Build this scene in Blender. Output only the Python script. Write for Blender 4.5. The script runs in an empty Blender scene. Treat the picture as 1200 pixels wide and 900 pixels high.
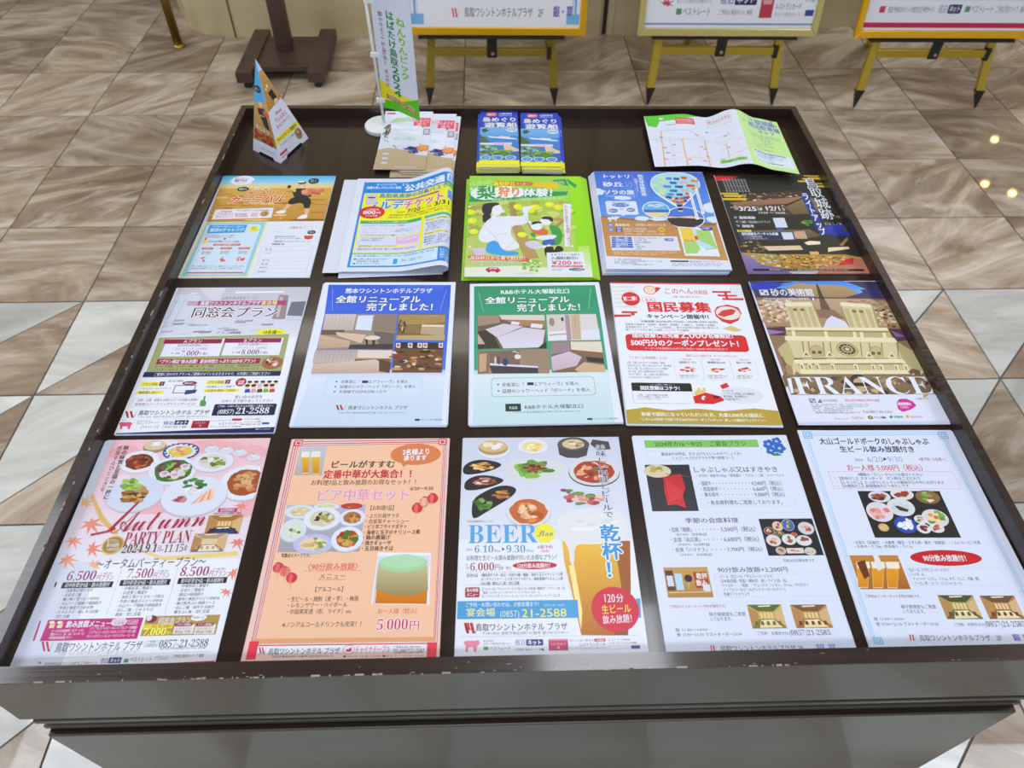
import bpy, bmesh, bisect, math, random
from mathutils import Matrix, Vector
from mathutils.geometry import tessellate_polygon
random.seed(7)
SC = bpy.context.scene
COL = SC.collection

# ---------------------------------------------------------------- camera
cam_d = bpy.data.cameras.new('camera')
cam = bpy.data.objects.new('camera', cam_d)
COL.objects.link(cam)
_f = Vector((0.014766, 0.671775, -0.740608)); _r = Vector((0.999887, -0.011988, 0.009061)); _u = Vector((0.002792, 0.740658, 0.671877))
M = Matrix((_r, _u, -_f)).transposed().to_4x4()
M.translation = Vector((-0.025076, -0.401229, 0.785760))
cam.matrix_world = M
cam_d.sensor_width = 36
cam_d.lens = 872.16 / 1200 * 36
cam_d.clip_start = 0.02
cam_d.dof.use_dof = True
cam_d.dof.focus_distance = 1.08
cam_d.dof.aperture_fstop = 7.5
SC.camera = cam

# ---------------------------------------------------------------- world, exposure
SC.view_settings.view_transform = 'Standard'
SC.view_settings.look = 'None'
SC.view_settings.gamma = 1
SC.view_settings.use_curve_mapping = False
SC.view_settings.exposure = 0.22
w = bpy.data.worlds.new('lobby_light'); SC.world = w; w.use_nodes = True
w.node_tree.nodes['Background'].inputs[0].default_value = (0.86, 0.93, 1.0, 1)
w.node_tree.nodes['Background'].inputs[1].default_value = 0.5
SC.cycles.max_bounces = 6
SC.cycles.diffuse_bounces = 3
SC.cycles.caustics_reflective = False
SC.cycles.caustics_refractive = False
SC.cycles.sample_clamp_indirect = 4

FL = -0.815            # floor level; z = 0 is the tray's bottom
CE = 1.95              # ceiling

def area(x, y, sx, sy, power, col=(0.86, 0.915, 1.0), z=CE-0.02):
    l = bpy.data.lights.new('ceiling_lamp', 'AREA'); l.shape = 'RECTANGLE'; l.size = sx; l.size_y = sy
    l.energy = power; l.color = col
    o = bpy.data.objects.new('ceiling_lamp', l); COL.objects.link(o); o.location = (x, y, z)
    return o
area(0.35, 0.70, 0.45, 0.4, 10)
area(-2.2, 0.9, 0.9, 0.9, 22)
area(2.6, 0.4, 0.9, 0.9, 22)
area(0.0, -1.8, 1.6, 0.6, 38)
area(-0.2, 2.4, 2.6, 0.25, 15, (1.0, 0.95, 0.86))
area(-4.2, 1.8, 0.9, 0.9, 42, (1.0, 0.95, 0.86))
area(3.0, 3.6, 0.9, 0.9, 26, (1.0, 0.95, 0.86))

# ---------------------------------------------------------------- helpers
def lin(c):
    if isinstance(c, str):
        c = c.lstrip('#')
        if len(c) == 3: c = ''.join(k*2 for k in c)
        c = [int(c[i:i+2], 16)/255 for i in (0, 2, 4)]
    return tuple((v/12.92 if v <= 0.04045 else ((v+0.055)/1.055)**2.4) for v in c)

def mat(name, col, rough=0.5, metal=0.0, coat=0.0, spec=0.5, bump=None, noise=None, vein=None, coatr=0.05):
    m = bpy.data.materials.new(name); m.use_nodes = True
    nt = m.node_tree; b = nt.nodes['Principled BSDF']
    b.inputs['Base Color'].default_value = (*lin(col), 1)
    b.inputs['Roughness'].default_value = rough; b.inputs['Metallic'].default_value = metal
    b.inputs['Coat Weight'].default_value = coat; b.inputs['Coat Roughness'].default_value = coatr
    b.inputs['Specular IOR Level'].default_value = spec
    tc = nt.nodes.new('ShaderNodeTexCoord')
    if noise:   # (scale vec, colour2, detail, contrast lo, hi)
        mp = nt.nodes.new('ShaderNodeMapping'); mp.inputs['Scale'].default_value = noise[0]
        n = nt.nodes.new('ShaderNodeTexNoise'); n.inputs['Scale'].default_value = 1; n.inputs['Detail'].default_value = noise[2]
        r = nt.nodes.new('ShaderNodeValToRGB')
        r.color_ramp.elements[0].position = noise[3]; r.color_ramp.elements[1].position = noise[4]
        r.color_ramp.elements[0].color = (*lin(col), 1); r.color_ramp.elements[1].color = (*lin(noise[1]), 1)
        nt.links.new(tc.outputs['Object'], mp.inputs[0]); nt.links.new(mp.outputs[0], n.inputs[0])
        nt.links.new(n.outputs[0], r.inputs[0]); nt.links.new(r.outputs[0], b.inputs['Base Color'])
    if bump:    # (scale vec, strength)
        mp = nt.nodes.new('ShaderNodeMapping'); mp.inputs['Scale'].default_value = bump[0]
        n = nt.nodes.new('ShaderNodeTexNoise'); n.inputs['Scale'].default_value = 1; n.inputs['Detail'].default_value = 4
        bu = nt.nodes.new('ShaderNodeBump'); bu.inputs['Strength'].default_value = bump[1]; bu.inputs['Distance'].default_value = 0.002
        nt.links.new(tc.outputs['Object'], mp.inputs[0]); nt.links.new(mp.outputs[0], n.inputs[0])
        nt.links.new(n.outputs[0], bu.inputs['Height']); nt.links.new(bu.outputs[0], b.inputs['Normal'])
    return m

def tile_mat(name, c0, c1, c2, white=0.0, seed=0.0, ang=0.5, rough=0.34):
    """polished travertine: streaked noise, cloudy patches and a few white veins"""
    m = bpy.data.materials.new(name); m.use_nodes = True
    nt = m.node_tree; N = nt.nodes; Lk = nt.links; b = N['Principled BSDF']
    b.inputs['Roughness'].default_value = rough
    b.inputs['Specular IOR Level'].default_value = 0.3; b.inputs['Coat Weight'].default_value = 0.6; b.inputs['Coat Roughness'].default_value = 0.035
    g = N.new('ShaderNodeTexCoord')
    oi = N.new('ShaderNodeObjectInfo')
    off = N.new('ShaderNodeVectorMath'); off.operation = 'SCALE'; off.inputs['Scale'].default_value = 37.0
    cmb = N.new('ShaderNodeCombineXYZ')
    Lk.new(oi.outputs['Random'], cmb.inputs[0]); Lk.new(oi.outputs['Random'], cmb.inputs[2])
    Lk.new(cmb.outputs[0], off.inputs[0])
    add = N.new('ShaderNodeVectorMath'); add.operation = 'ADD'
    mp = N.new('ShaderNodeMapping'); mp.inputs['Rotation'].default_value = (0, 0, ang)
    mp.inputs['Scale'].default_value = (1.3, 4.2, 1)
    vr = N.new('ShaderNodeVectorRotate'); vr.rotation_type = 'Z_AXIS'; ra = N.new('ShaderNodeMapRange'); ra.inputs[3].default_value = -0.7; ra.inputs[4].default_value = 0.5
    w1 = N.new('ShaderNodeTexWhiteNoise'); w1.noise_dimensions = '1D'; Lk.new(oi.outputs['Random'], w1.inputs['W']); Lk.new(w1.outputs['Value'], ra.inputs[0]); Lk.new(ra.outputs[0], vr.inputs['Angle'])
    Lk.new(g.outputs['Object'], vr.inputs['Vector']); Lk.new(vr.outputs[0], mp.inputs[0]); Lk.new(mp.outputs[0], add.inputs[0]); Lk.new(off.outputs[0], add.inputs[1])
    n1 = N.new('ShaderNodeTexNoise'); n1.inputs['Scale'].default_value = 1.3; n1.inputs['Detail'].default_value = 7
    n1.inputs['Roughness'].default_value = 0.62; n1.inputs['Distortion'].default_value = 1.6
    Lk.new(add.outputs[0], n1.inputs[0])
    r = N.new('ShaderNodeValToRGB'); cr = r.color_ramp
    cr.elements[0].position = 0.34; cr.elements[0].color = (*lin(c0), 1)
    cr.elements[1].position = 0.62; cr.elements[1].color = (*lin(c2), 1)
    e = cr.elements.new(0.5); e.color = (*lin(c1), 1)
    Lk.new(n1.outputs[0], r.inputs[0])
    n2 = N.new('ShaderNodeTexNoise'); n2.inputs['Scale'].default_value = 0.9; n2.inputs['Detail'].default_value = 9
    n2.inputs['Roughness'].default_value = 0.7; n2.inputs['Distortion'].default_value = 2.6
    a2 = N.new('ShaderNodeVectorMath'); a2.operation = 'ADD'; a2.inputs[1].default_value = (5+seed, 3, 9)
    Lk.new(add.outputs[0], a2.inputs[0]); Lk.new(a2.outputs[0], n2.inputs[0])
    r2 = N.new('ShaderNodeValToRGB'); r2.color_ramp.elements[0].position = 0.60 - white*0.1; r2.color_ramp.elements[1].position = 0.66
    Lk.new(n2.outputs[0], r2.inputs[0])
    mx = N.new('ShaderNodeMix'); mx.data_type = 'RGBA'
    sc = N.new('ShaderNodeMath'); sc.operation = 'MULTIPLY'; sc.inputs[1].default_value = 0.5
    Lk.new(r2.outputs[0], sc.inputs[0]); Lk.new(sc.outputs[0], mx.inputs[0])
    Lk.new(r.outputs[0], mx.inputs[6]); mx.inputs[7].default_value = (*lin('dedbd6'), 1)
    # each tile a little lighter or darker
    hs = N.new('ShaderNodeHueSaturation'); mr = N.new('ShaderNodeMapRange')
    mr.inputs[3].default_value = 0.84; mr.inputs[4].default_value = 1.14
    Lk.new(oi.outputs['Random'], mr.inputs[0]); Lk.new(mr.outputs[0], hs.inputs['Value']); Lk.new(mx.outputs[2], hs.inputs['Color'])
    Lk.new(hs.outputs[0], b.inputs['Base Color'])
    return m

MT = dict(
    tile=tile_mat('travertine', '8c7866', 'b6a593', 'd4c9bd', 0.75, 0, -0.5),
    tile2=tile_mat('travertine_dark', '7e6b59', 'a59280', 'c9bcac', 0.5, 4, -0.9),
    tilew=tile_mat('white_marble', 'bfc0bd', 'd3d5d3', 'e2e4e4', 0.0, 9, 0.4),
    grout=mat('grout', '6d6a66', 0.8),
    wood=mat('dark_lacquered_wood', '2b1f1a', 0.32, coat=0.45, coatr=0.1, spec=0.35, noise=((3, 90, 3), '3b2b23', 5, 0.4, 0.75), bump=((6, 260, 6), 0.25)),
    woodf=mat('black_brown_tray_floor', '2a1e19', 0.22, coat=0.25, coatr=0.06, spec=0.3, noise=((60, 5, 3), '33251f', 5, 0.4, 0.7), bump=((160, 10, 6), 0.06)),
    woodb=mat('olive_black_lacquer', '48473f', 0.34, coat=0.5, coatr=0.12, spec=0.4, noise=((2, 3, 3), '5b5a52', 3, 0.4, 0.65), bump=((90, 90, 90), 0.08)),
    stand=mat('dark_stained_wood', '43312c', 0.4, noise=((8, 40, 8), '523e37', 4, 0.4, 0.7)),
    wall=mat('beige_marble_cladding', 'c4b68e', 0.25, noise=((1.2, 1.2, 3), 'd8ccab', 6, 0.38, 0.66)),
    dark=mat('black_joint', '3b3428', 0.8),
    paint=mat('pale_plaster', 'cfc8b8', 0.8),
    gold=mat('brushed_gold_metal', 'c2a63a', 0.34, metal=0.55),
    gold_p=mat('pale_gold_metal', 'd2c47e', 0.3, metal=0.55),
    gold_b=mat('bright_yellow_gold_metal', 'eeb61c', 0.32, metal=0.45),
    brass=mat('brass', '9c8440', 0.25, metal=0.85),
    black=mat('black_plastic', '1d1d1f', 0.4),
    navy=mat('dark_grey_metal', '2b2f38', 0.35, metal=0.5),
    white=mat('white_plastic', 'e9ecef', 0.35),
    steel=mat('steel', 'c0c0c0', 0.3, metal=1),
    paper=mat('white_paper', 'd9e0f4', 0.42, spec=0.4),
)
def ink_mat(name, rough, spec=0.4, coat=0.0):
    m = bpy.data.materials.new(name); m.use_nodes = True
    b = m.node_tree.nodes['Principled BSDF']; a = m.node_tree.nodes.new('ShaderNodeAttribute'); a.attribute_name = 'ink'
    m.node_tree.links.new(a.outputs['Color'], b.inputs['Base Color'])
    b.inputs['Roughness'].default_value = rough; b.inputs['Specular IOR Level'].default_value = spec; b.inputs['Coat Weight'].default_value = coat
    return m
MT['ink'] = ink_mat('printed_ink', 0.4)

def link_mesh(name, verts, faces, m, parent=None, smooth=False, bevel=0):
    me = bpy.data.meshes.new(name); me.from_pydata([tuple(v) for v in verts], [], faces); me.update()
    if m: me.materials.append(m)
    if smooth:
        for p in me.polygons: p.use_smooth = True
    o = bpy.data.objects.new(name, me); COL.objects.link(o)
    if parent: o.parent = parent
    if bevel:
        b = o.modifiers.new('bevel', 'BEVEL'); b.width = bevel; b.segments = 2; b.limit_method = 'ANGLE'
    return o
class G:
    """collects boxes, prisms, tubes into one mesh"""
    def __init__(s): s.v = []; s.f = []
    def hexa(s, p):      # 8 corners: bottom 4 ccw, top 4 ccw
        k = len(s.v); s.v += [Vector(q) for q in p]
        s.f += [[k+3, k+2, k+1, k], [k+4, k+5, k+6, k+7], [k, k+1, k+5, k+4], [k+1, k+2, k+6, k+5], [k+2, k+3, k+7, k+6], [k+3, k, k+4, k+7]]
        return s
    def box(s, x0, y0, z0, x1, y1, z1):
        return s.hexa([(x0, y0, z0), (x1, y0, z0), (x1, y1, z0), (x0, y1, z0), (x0, y0, z1), (x1, y0, z1), (x1, y1, z1), (x0, y1, z1)])
    def prism(s, pts, z0, z1):
        k = len(s.v); n = len(pts)
        s.v += [Vector((x, y, z0)) for x, y in pts] + [Vector((x, y, z1)) for x, y in pts]
        s.f += [list(range(k+n-1, k-1, -1)), list(range(k+n, k+2*n))] + [[k+i, k+(i+1) % n, k+n+(i+1) % n, k+n+i] for i in range(n)]
        return s
    def tube(s, a, b, r0, r1=None, n=16):
        a = Vector(a); b = Vector(b); r1 = r0 if r1 is None else r1
        d = (b-a).normalized(); e = d.orthogonal().normalized(); g = d.cross(e); k = len(s.v)
        for c, r in ((a, r0), (b, r1)):
            for i in range(n):
                t = 2*math.pi*i/n; s.v.append(c + (e*math.cos(t)+g*math.sin(t))*r)
        s.f += [[k+i, k+(i+1) % n, k+n+(i+1) % n, k+n+i] for i in range(n)] + [list(range(k+n-1, k-1, -1)), list(range(k+n, k+2*n))]
        return s
    def beam(s, a, b, wx, wy, wx2=None, wy2=None):
        """square bar from a to b, section along x and y"""
        wx2 = wx if wx2 is None else wx2; wy2 = wy if wy2 is None else wy2
        q = [(-.5, -.5), (.5, -.5), (.5, .5), (-.5, .5)]
        return s.hexa([(a[0]+i*wx, a[1]+j*wy, a[2]) for i, j in q] + [(b[0]+i*wx2, b[1]+j*wy2, b[2]) for i, j in q])
    def lathe(s, prof, c=(0, 0, 0), n=32):
        k = len(s.v)
        for r, z in prof:
            for i in range(n):
                t = 2*math.pi*i/n; s.v.append(Vector((c[0]+r*math.cos(t), c[1]+r*math.sin(t), c[2]+z)))
        m_ = len(prof)
        for j in range(m_-1):
            for i in range(n): s.f.append([k+j*n+i, k+j*n+(i+1) % n, k+(j+1)*n+(i+1) % n, k+(j+1)*n+i])
        s.f += [list(range(k+n-1, k-1, -1)), list(range(k+(m_-1)*n, k+m_*n))]
        return s
    def build(s, name, m, parent=None, **k): return link_mesh(name, s.v, s.f, m, parent, **k)
def thing(name, label, cat, loc=(0, 0, 0), rz=0, group=None):
    o = bpy.data.objects.new(name, None); COL.objects.link(o); o.location = loc; o.rotation_euler = (0, 0, rz)
    o.empty_display_size = 0.02
    o['label'] = label; o['category'] = cat
    if group: o['group'] = group
    return o
def tag(o, label, cat, group=None):
    o['label'] = label; o['category'] = cat
    if group: o['group'] = group
    return o

# ================================================================ the setting
GX, GY, GT = -1.35229, 1.01253, 0.01967
def gp(i, j):
    c, s_ = math.cos(GT), math.sin(GT)
    dj = {-1: -0.028, -2: -0.05, -3: -0.06}.get(j, 0) if j < 0 else 0
    return (GX+0.4*(c*i-s_*j), GY+dj+0.4*(s_*i+c*j))
floor = G().box(-7, -3.5, FL-0.06, 8, 9, FL-0.004).build('floor', MT['grout']); floor['kind'] = 'structure'
rest = G(); restw = G()
def tile(pts, m, far=False):
    cx = sum(p[0] for p in pts)/len(pts); cy = sum(p[1] for p in pts)/len(pts)
    g = 0.0026; out = []
    n = len(pts)   # inset every edge by the joint
    for k in range(n):
        p0 = Vector(pts[k-1]); p1 = Vector(pts[k]); p2 = Vector(pts[(k+1) % n])
        d1 = (p1-p0).normalized(); d2 = (p2-p1).normalized()
        n1 = Vector((-d1.y, d1.x)); n2 = Vector((-d2.y, d2.x))
        q = p1 + (n1+n2) * (g/(1+n1.dot(n2)))
        out.append((q.x-cx, q.y-cy))
    if far:
        (restw if m is MT['tilew'] else rest).prism([(x+cx, y+cy) for x, y in out], FL-0.01, FL); return
    o = G().prism(out, -0.01, 0.0).build('tile', m, floor); o.location = (cx, cy, FL)
for j in range(-5, 19):
    for i in range(-13, 19):
        A, B, C_, D = gp(i, j), gp(i+1, j), gp(i+1, j+1), gp(i, j+1)
        x, y = A
        if 8 < j < 10 and -0.9 < x < 1.0: continue        # under the clad column
        out_of_view = abs(x-0.1) > 1.1 + 0.62*(y+1.2) or (0.1 < y < 0.9 and -0.5 < x < 0.2) or y > 4.4
        if j <= 0:                                     # the band of split tiles round the table
            tile([A, C_, D], MT['tilew'], out_of_view); tile([A, B, C_], random.choice([MT['tile'], MT['tile2']]), out_of_view)
        else:
            tile([A, B, C_, D], random.choice([MT['tile'], MT['tile'], MT['tile2']]), out_of_view)
for g_, m_ in ((rest, MT['tile']), (restw, MT['tilew'])):
    o = g_.build('distant_tiles', m_, floor); o['kind'] = 'stuff'
# clad column behind the easels
base = [(-1.36, 3.395), (0.47, 3.425), (0.50, 3.46), (0.53, 3.43), (0.78, 3.45), (1.86, 3.56), (2.1, 3.62), (2.1, 4.3), (-1.75, 4.3), (-1.75, 3.8), (-1.60, 3.50), (-1.50, 3.42)]
wb = G().prism(base, FL-0.05, CE+0.02).build('wall_back', MT['wall']); wb['kind'] = 'structure'
G().box(-1.345, 3.390, FL, -1.340, 3.397, CE).build('cladding_joint', MT['dark'], wb)
G().prism([(0.455, 3.4245), (0.50, 3.455), (0.545, 3.4305), (0.50, 3.48)], FL, CE).build('cladding_joint', MT['dark'], wb)
ws = []
for n, b in (('wall_far', (-7, 9, FL, 8, 9.15, CE)), ('ceiling', (-7, -3.5, CE, 8, 9.15, CE+0.1))):
    o = G().box(*b).build(n, MT['paint']); o['kind'] = 'structure'
# ceiling downlights whose mirror images dot the polished floor
warm = bpy.data.materials.new('warm_lamp'); warm.use_nodes = True
_b = warm.node_tree.nodes['Principled BSDF']; _b.inputs['Emission Color'].default_value = (1, 0.62, 0.18, 1); _b.inputs['Emission Strength'].default_value = 90
camp = Vector((-0.025, -0.401, 0.786))
def floor_mirror(x, y):
    k = 1 + (CE-FL)/(camp.z-FL)
    return (camp.x+(x-camp.x)*k, camp.y+(y-camp.y)*k)
for x, y in ((2.036, 2.414), (1.847, 2.083), (1.925, 2.02)):
    a, b = floor_mirror(x, y)
    dl = thing('downlight', 'small round warm downlight recessed in the ceiling beyond the easels', 'light', (a, b, CE), group='ceiling downlights')
    G().lathe([(0.04, 0.0), (0.055, 0.0), (0.055, -0.008), (0.04, -0.012)]).build('trim_ring', MT['brass'], dl)
    G().lathe([(0.036, -0.018), (0.036, -0.014)]).build('lamp', warm, dl)

# ================================================================ display table
RZ = math.radians(0.12)
TX, TY = 0.018, 0.488
tab = thing('display_table', 'square dark brown lacquered display table with a raised tray rim', 'table', (TX, TY, FL), RZ)
X0, X1, Y0, Y1 = -0.581, 0.581, -0.5945, 0.5915       # outer rim, relative to the centre
RW = 0.0125; RF = 0.0172
T0 = -FL
def rim_bar(pts, z0, z1):
    
    g = G().prism(pts, T0+0.0195, z1)
    cx = sum(p[0] for p in pts)/4; cy = sum(p[1] for p in pts)/4
    q = []
    for i, (x, y) in enumerate(pts):      # the wall under the cap stands 3 mm inside the apron's face
        q.append((max(X0+.003, min(X1-.003, x)), max(Y0+.003, min(Y1-.003, y))))
    g.prism(q, z0, T0+0.0195)
    return g.build('rim', MT['wood'], tab)
w_ = RW; f_ = RF
rim_bar([(X0, Y0), (X1, Y0), (X1-w_, Y0+f_), (X0+w_, Y0+f_)], T0-0.004, T0+0.022)
rim_bar([(X0+w_, Y1-w_), (X1-w_, Y1-w_), (X1, Y1), (X0, Y1)], T0-0.004, T0+0.022)
rim_bar([(X0, Y0), (X0+w_, Y0+f_), (X0+w_, Y1-w_), (X0, Y1)], T0-0.004, T0+0.022)
rim_bar([(X1-w_, Y0+f_), (X1, Y0), (X1, Y1), (X1-w_, Y1-w_)], T0-0.004, T0+0.022)
G().box(X0+w_, Y0+f_, T0-0.006, X1-w_, Y1-w_, T0).build('tray_floor', MT['woodf'], tab)
# chips along the rim's front and left edges
ch = G()
for _ in range(46):
    x = random.uniform(-0.56, 0.3); l = random.choice([0.001, 0.002, 0.004, 0.009]); ch.box(x, Y0-0.0002, T0+0.0212, x+l, Y0+random.uniform(0.0005, 0.0016), T0+0.02215)
for _ in range(26):
    y = random.uniform(-0.5, 0.5); l = random.choice([0.002, 0.004, 0.012]); ch.box(X0+w_-0.0014, y, T0+0.0215, X0+w_+0.0001, y+l, T0+0.0221)
for _ in range(30):
    x = random.uniform(-0.5, 0.5); y = random.uniform(0, 1)**3*0.014; l = random.uniform(0.001, 0.004); ch.box(x, Y0+0.001+y, T0+0.0219, x+l, Y0+0.0015+y, T0+0.02212)
o = ch.build('paint_chips', mat('bare_wood_chips', 'a89f8e', 0.7), tab); o['kind'] = 'stuff'
ap = G().box(X0, Y0, T0-0.083, X1, Y1, T0-0.006)
ap.box(X0, Y0, T0-0.006, X1, Y0+.003, T0+.0195); ap.box(X0, Y1-.003, T0-0.006, X1, Y1, T0+.0195); ap.box(X0, Y0+.003, T0-0.006, X0+.003, Y1-.003, T0+.0195); ap.box(X1-.003, Y0+.003, T0-0.006, X1, Y1-.003, T0+.0195)
ap.build('apron', MT['woodb'], tab)
G().box(X0+0.022, Y0+0.014, T0-0.125, X1-0.022, Y1-0.014, T0-0.082).build('recess', MT['wood'], tab)
G().box(X0+0.010, Y0, T0-0.0995, X1-0.010, Y1, T0-0.0915).build('moulding', MT['woodb'], tab, bevel=0.001)
G().box(X0+0.014, Y0, T0-0.1165, X1-0.014, Y1, T0-0.1085).build('moulding', MT['woodb'], tab, bevel=0.001)
k = 0.03*0.675
bx0, bx1, by0, by1 = X0+0.016, X1-0.016, Y0-0.0065, Y1+0.0065
G().hexa([(bx0+k, by0+k, 0), (bx1-k, by0+k, 0), (bx1-k, by1-k, 0), (bx0+k, by1-k, 0),
          (bx0, by0, T0-0.121), (bx1, by0, T0-0.121), (bx1, by1, T0-0.121), (bx0, by1, T0-0.121)]).build('body', MT['woodb'], tab, bevel=0.002)
G().box(bx0+0.002, by0+0.002, T0-0.1212, bx1-0.002, by1-0.002, T0-0.1202).build('ledge', MT['wood'], tab)

for o_ in tab.children:                # the joiner's square is a little out: the near edge runs 0.8 degrees off
    for v in o_.data.vertices: v.co.y += 0.0125*v.co.x*(Y1-v.co.y)/(Y1-Y0)
# ================================================================ floor-standing things behind
pole = thing('barrier_pole', 'thin round brass pole standing on the tiles left of the column', 'pole', (-1.596, 3.29, FL))
G().tube((0, 0, 0.004), (0, 0, 1.1), 0.021).build('post', MT['brass'], pole, smooth=True)
G().lathe([(0.032, 0), (0.032, 0.004), (0.024, 0.012), (0.021, 0.014)]).build('base_ring', MT['brass'], pole, smooth=True)

st = thing('sign_stand', 'dark brown wooden sign stand with a flat two-footed base in front of the beige column', 'stand', (-1.005, 3.08, FL), math.radians(1.5))
G().beam((-0.02, 0.02, 0.06), (-0.02, 0.02, 1.4), 0.072, 0.05).build('post', MT['stand'], st, bevel=0.002)
G().box(-0.16, -0.16, 0.045, 0.12, 0.16, 0.07).build('base_board', MT['stand'], st, bevel=0.003)
for x in (-0.2, 0.115): G().box(x, -0.235, 0.03, x+0.075, 0.225, 0.078).build('foot_rail', MT['stand'], st, bevel=0.003)
for x in (-0.165, 0.15):
    for y in (-0.2, 0.19): G().tube((x, y, 0), (x, y, 0.03), 0.017).build('foot', MT['black'], st)

def easel(cx, y, left_tip, right_tip, bracket_z, fm, label):
    e = thing('easel', label, 'easel', (cx, y, FL), 0, 'easels holding posters')
    zt = 0.075
    for s_, t in ((-1, left_tip), (1, right_tip)):
        tx, top = t
        g = G(); g.beam((tx+(top-tx)*0.21, 0.012, zt*0.8), (tx+(top-tx)*4.3, 0.24, 1.25), 0.034, 0.022); lg = g.build('leg', fm, e, bevel=0.002)
        G().beam((tx, 0, 0.0), (tx+(top-tx)*0.26, 0.0145, zt), 0.006, 0.006, 0.038, 0.028).build('foot_tip', MT['black'], lg)
    l, r = left_tip[1]*0.74+left_tip[0]*0.26, right_tip[1]*0.74+right_tip[0]*0.26
    G().box(l+0.012, 0.03, bracket_z-0.016, r-0.012, 0.05, bracket_z+0.016).build('crossbar', fm, e, bevel=0.002)
    G().box(r-0.022, 0.024, bracket_z-0.026, r-0.004, 0.056, bracket_z+0.024).build('joint_clip', MT['black'], e)
    G().box(-0.302, 0.0, 0.283, 0.302, 0.05, 0.293).build('ledge', MT['navy'], e, bevel=0.001)
    G().box(-0.02, 0.024, bracket_z-0.02, 0.022, 0.032, 0.283).build('bracket', MT['black'], e, bevel=0.001)
    G().tube((0.004, 0.0235, bracket_z), (0.004, 0.019, bracket_z), 0.007).build('screw', MT['steel'], e)
    G().beam((0, 0.62, 0.0), (0, 0.25, 1.2), 0.03, 0.02).build('rear_leg', fm, e)
    return e
MT['gold_d'] = mat('aged_gold_metal', 'a08a34', 0.36, metal=0.55)
easel(-0.06, 2.711, (-0.275, -0.25), (0.275, 0.247), 0.215, MT['gold_d'], 'gold easel behind the white banner, leftmost of the three easels')
easel(0.905, 2.716, (-0.28, -0.262), (0.271, 0.243), 0.222, MT['gold'], 'gold easel in the middle of the row, holding the pale framed poster')
easel(1.808, 2.698, (-0.271, -0.25), (0.27, 0.236), 0.222, MT['gold'], 'gold easel at the right end of the row, holding the yellow framed poster')

# ================================================================ printing: flat artwork built as thin ink shapes on real sheets
_tc = bpy.data.curves.new('type', 'FONT'); _to = bpy.data.objects.new('type', _tc); COL.objects.link(_to)
GLY = {}
def _raw(s, off, res):
    _tc.resolution_u = res; _tc.body = s; _tc.offset = off
    ev = _to.evaluated_get(bpy.context.evaluated_depsgraph_get()); me = ev.to_mesh()
    if me is None: return [], []
    v = [(p.co.x, p.co.y) for p in me.vertices]; f = [tuple(p.vertices) for p in me.polygons]
    ev.to_mesh_clear(); return v, f
def glyph(ch, off, res=2):
    key = (ch, off, res)
    if key not in GLY:
        if ch in ' \u3000': GLY[key] = ([], [], 0.3 if ch == ' ' else 1.0)
        else:
            v, f = _raw(ch, off, res)
            if ord(ch) > 0x2E80 and ord(ch) < 0x1D000: adv = 1.0
            else:
                a, _ = _raw(ch+'H', 0, 1); b, _ = _raw('H', 0, 1)
                adv = max(p[0] for p in a) - max(p[0] for p in b)
            GLY[key] = (v, f, adv)
    return GLY[key]
def _alpha(s, up, lo, dig=None):
    o = ''
    for c in s:
        if 'A' <= c <= 'Z': o += chr(up+ord(c)-65)
        elif 'a' <= c <= 'z': o += chr(lo+ord(c)-97)
        elif dig and '0' <= c <= '9': o += chr(dig+ord(c)-48)
        else: o += c
    return o
def ser(s): return _alpha(s, 0x1D400, 0x1D41A, 0x1D7CE)       # upright serif
def sit(s): return _alpha(s, 0x1D468, 0x1D482, 0x1D7CE)       # slanted serif
def scr(s): return _alpha(s, 0x1D4D0, 0x1D4EA)                # script
def fat(s): return _alpha(s, 0x1D5D4, 0x1D5EE, 0x1D7EC)       # bold sans

def ilin(c):
    """ink or bare paper: the whites of printing paper carry a blue brightener"""
    c = lin(c); m = min(c)
    if m > 0.55:
        t = min(1, (m-0.55)/0.2); k = (1-.15*t, 1-.11*t, 1-.0*t); c = tuple(a*b for a, b in zip(c, k))
    return c
def homog(src, dst):
    A = []; B = []
    for (x, y), (u, v) in zip(src, dst):
        A += [[x, y, 1, 0, 0, 0, -u*x, -u*y], [0, 0, 0, x, y, 1, -v*x, -v*y]]; B += [u, v]
    n = 8
    for i in range(n):
        p = max(range(i, n), key=lambda r: abs(A[r][i])); A[i], A[p] = A[p], A[i]; B[i], B[p] = B[p], B[i]
        for r in range(n):
            if r != i:
                k = A[r][i]/A[i][i]
                if k:
                    for c in range(i, n): A[r][c] -= k*A[i][c]
                    B[r] -= k*B[i]
    h = [B[i]/A[i][i] for i in range(n)]
    return lambda x, y: ((h[0]*x+h[1]*y+h[2])/(h[6]*x+h[7]*y+1), (h[3]*x+h[4]*y+h[5])/(h[6]*x+h[7]*y+1))

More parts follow.
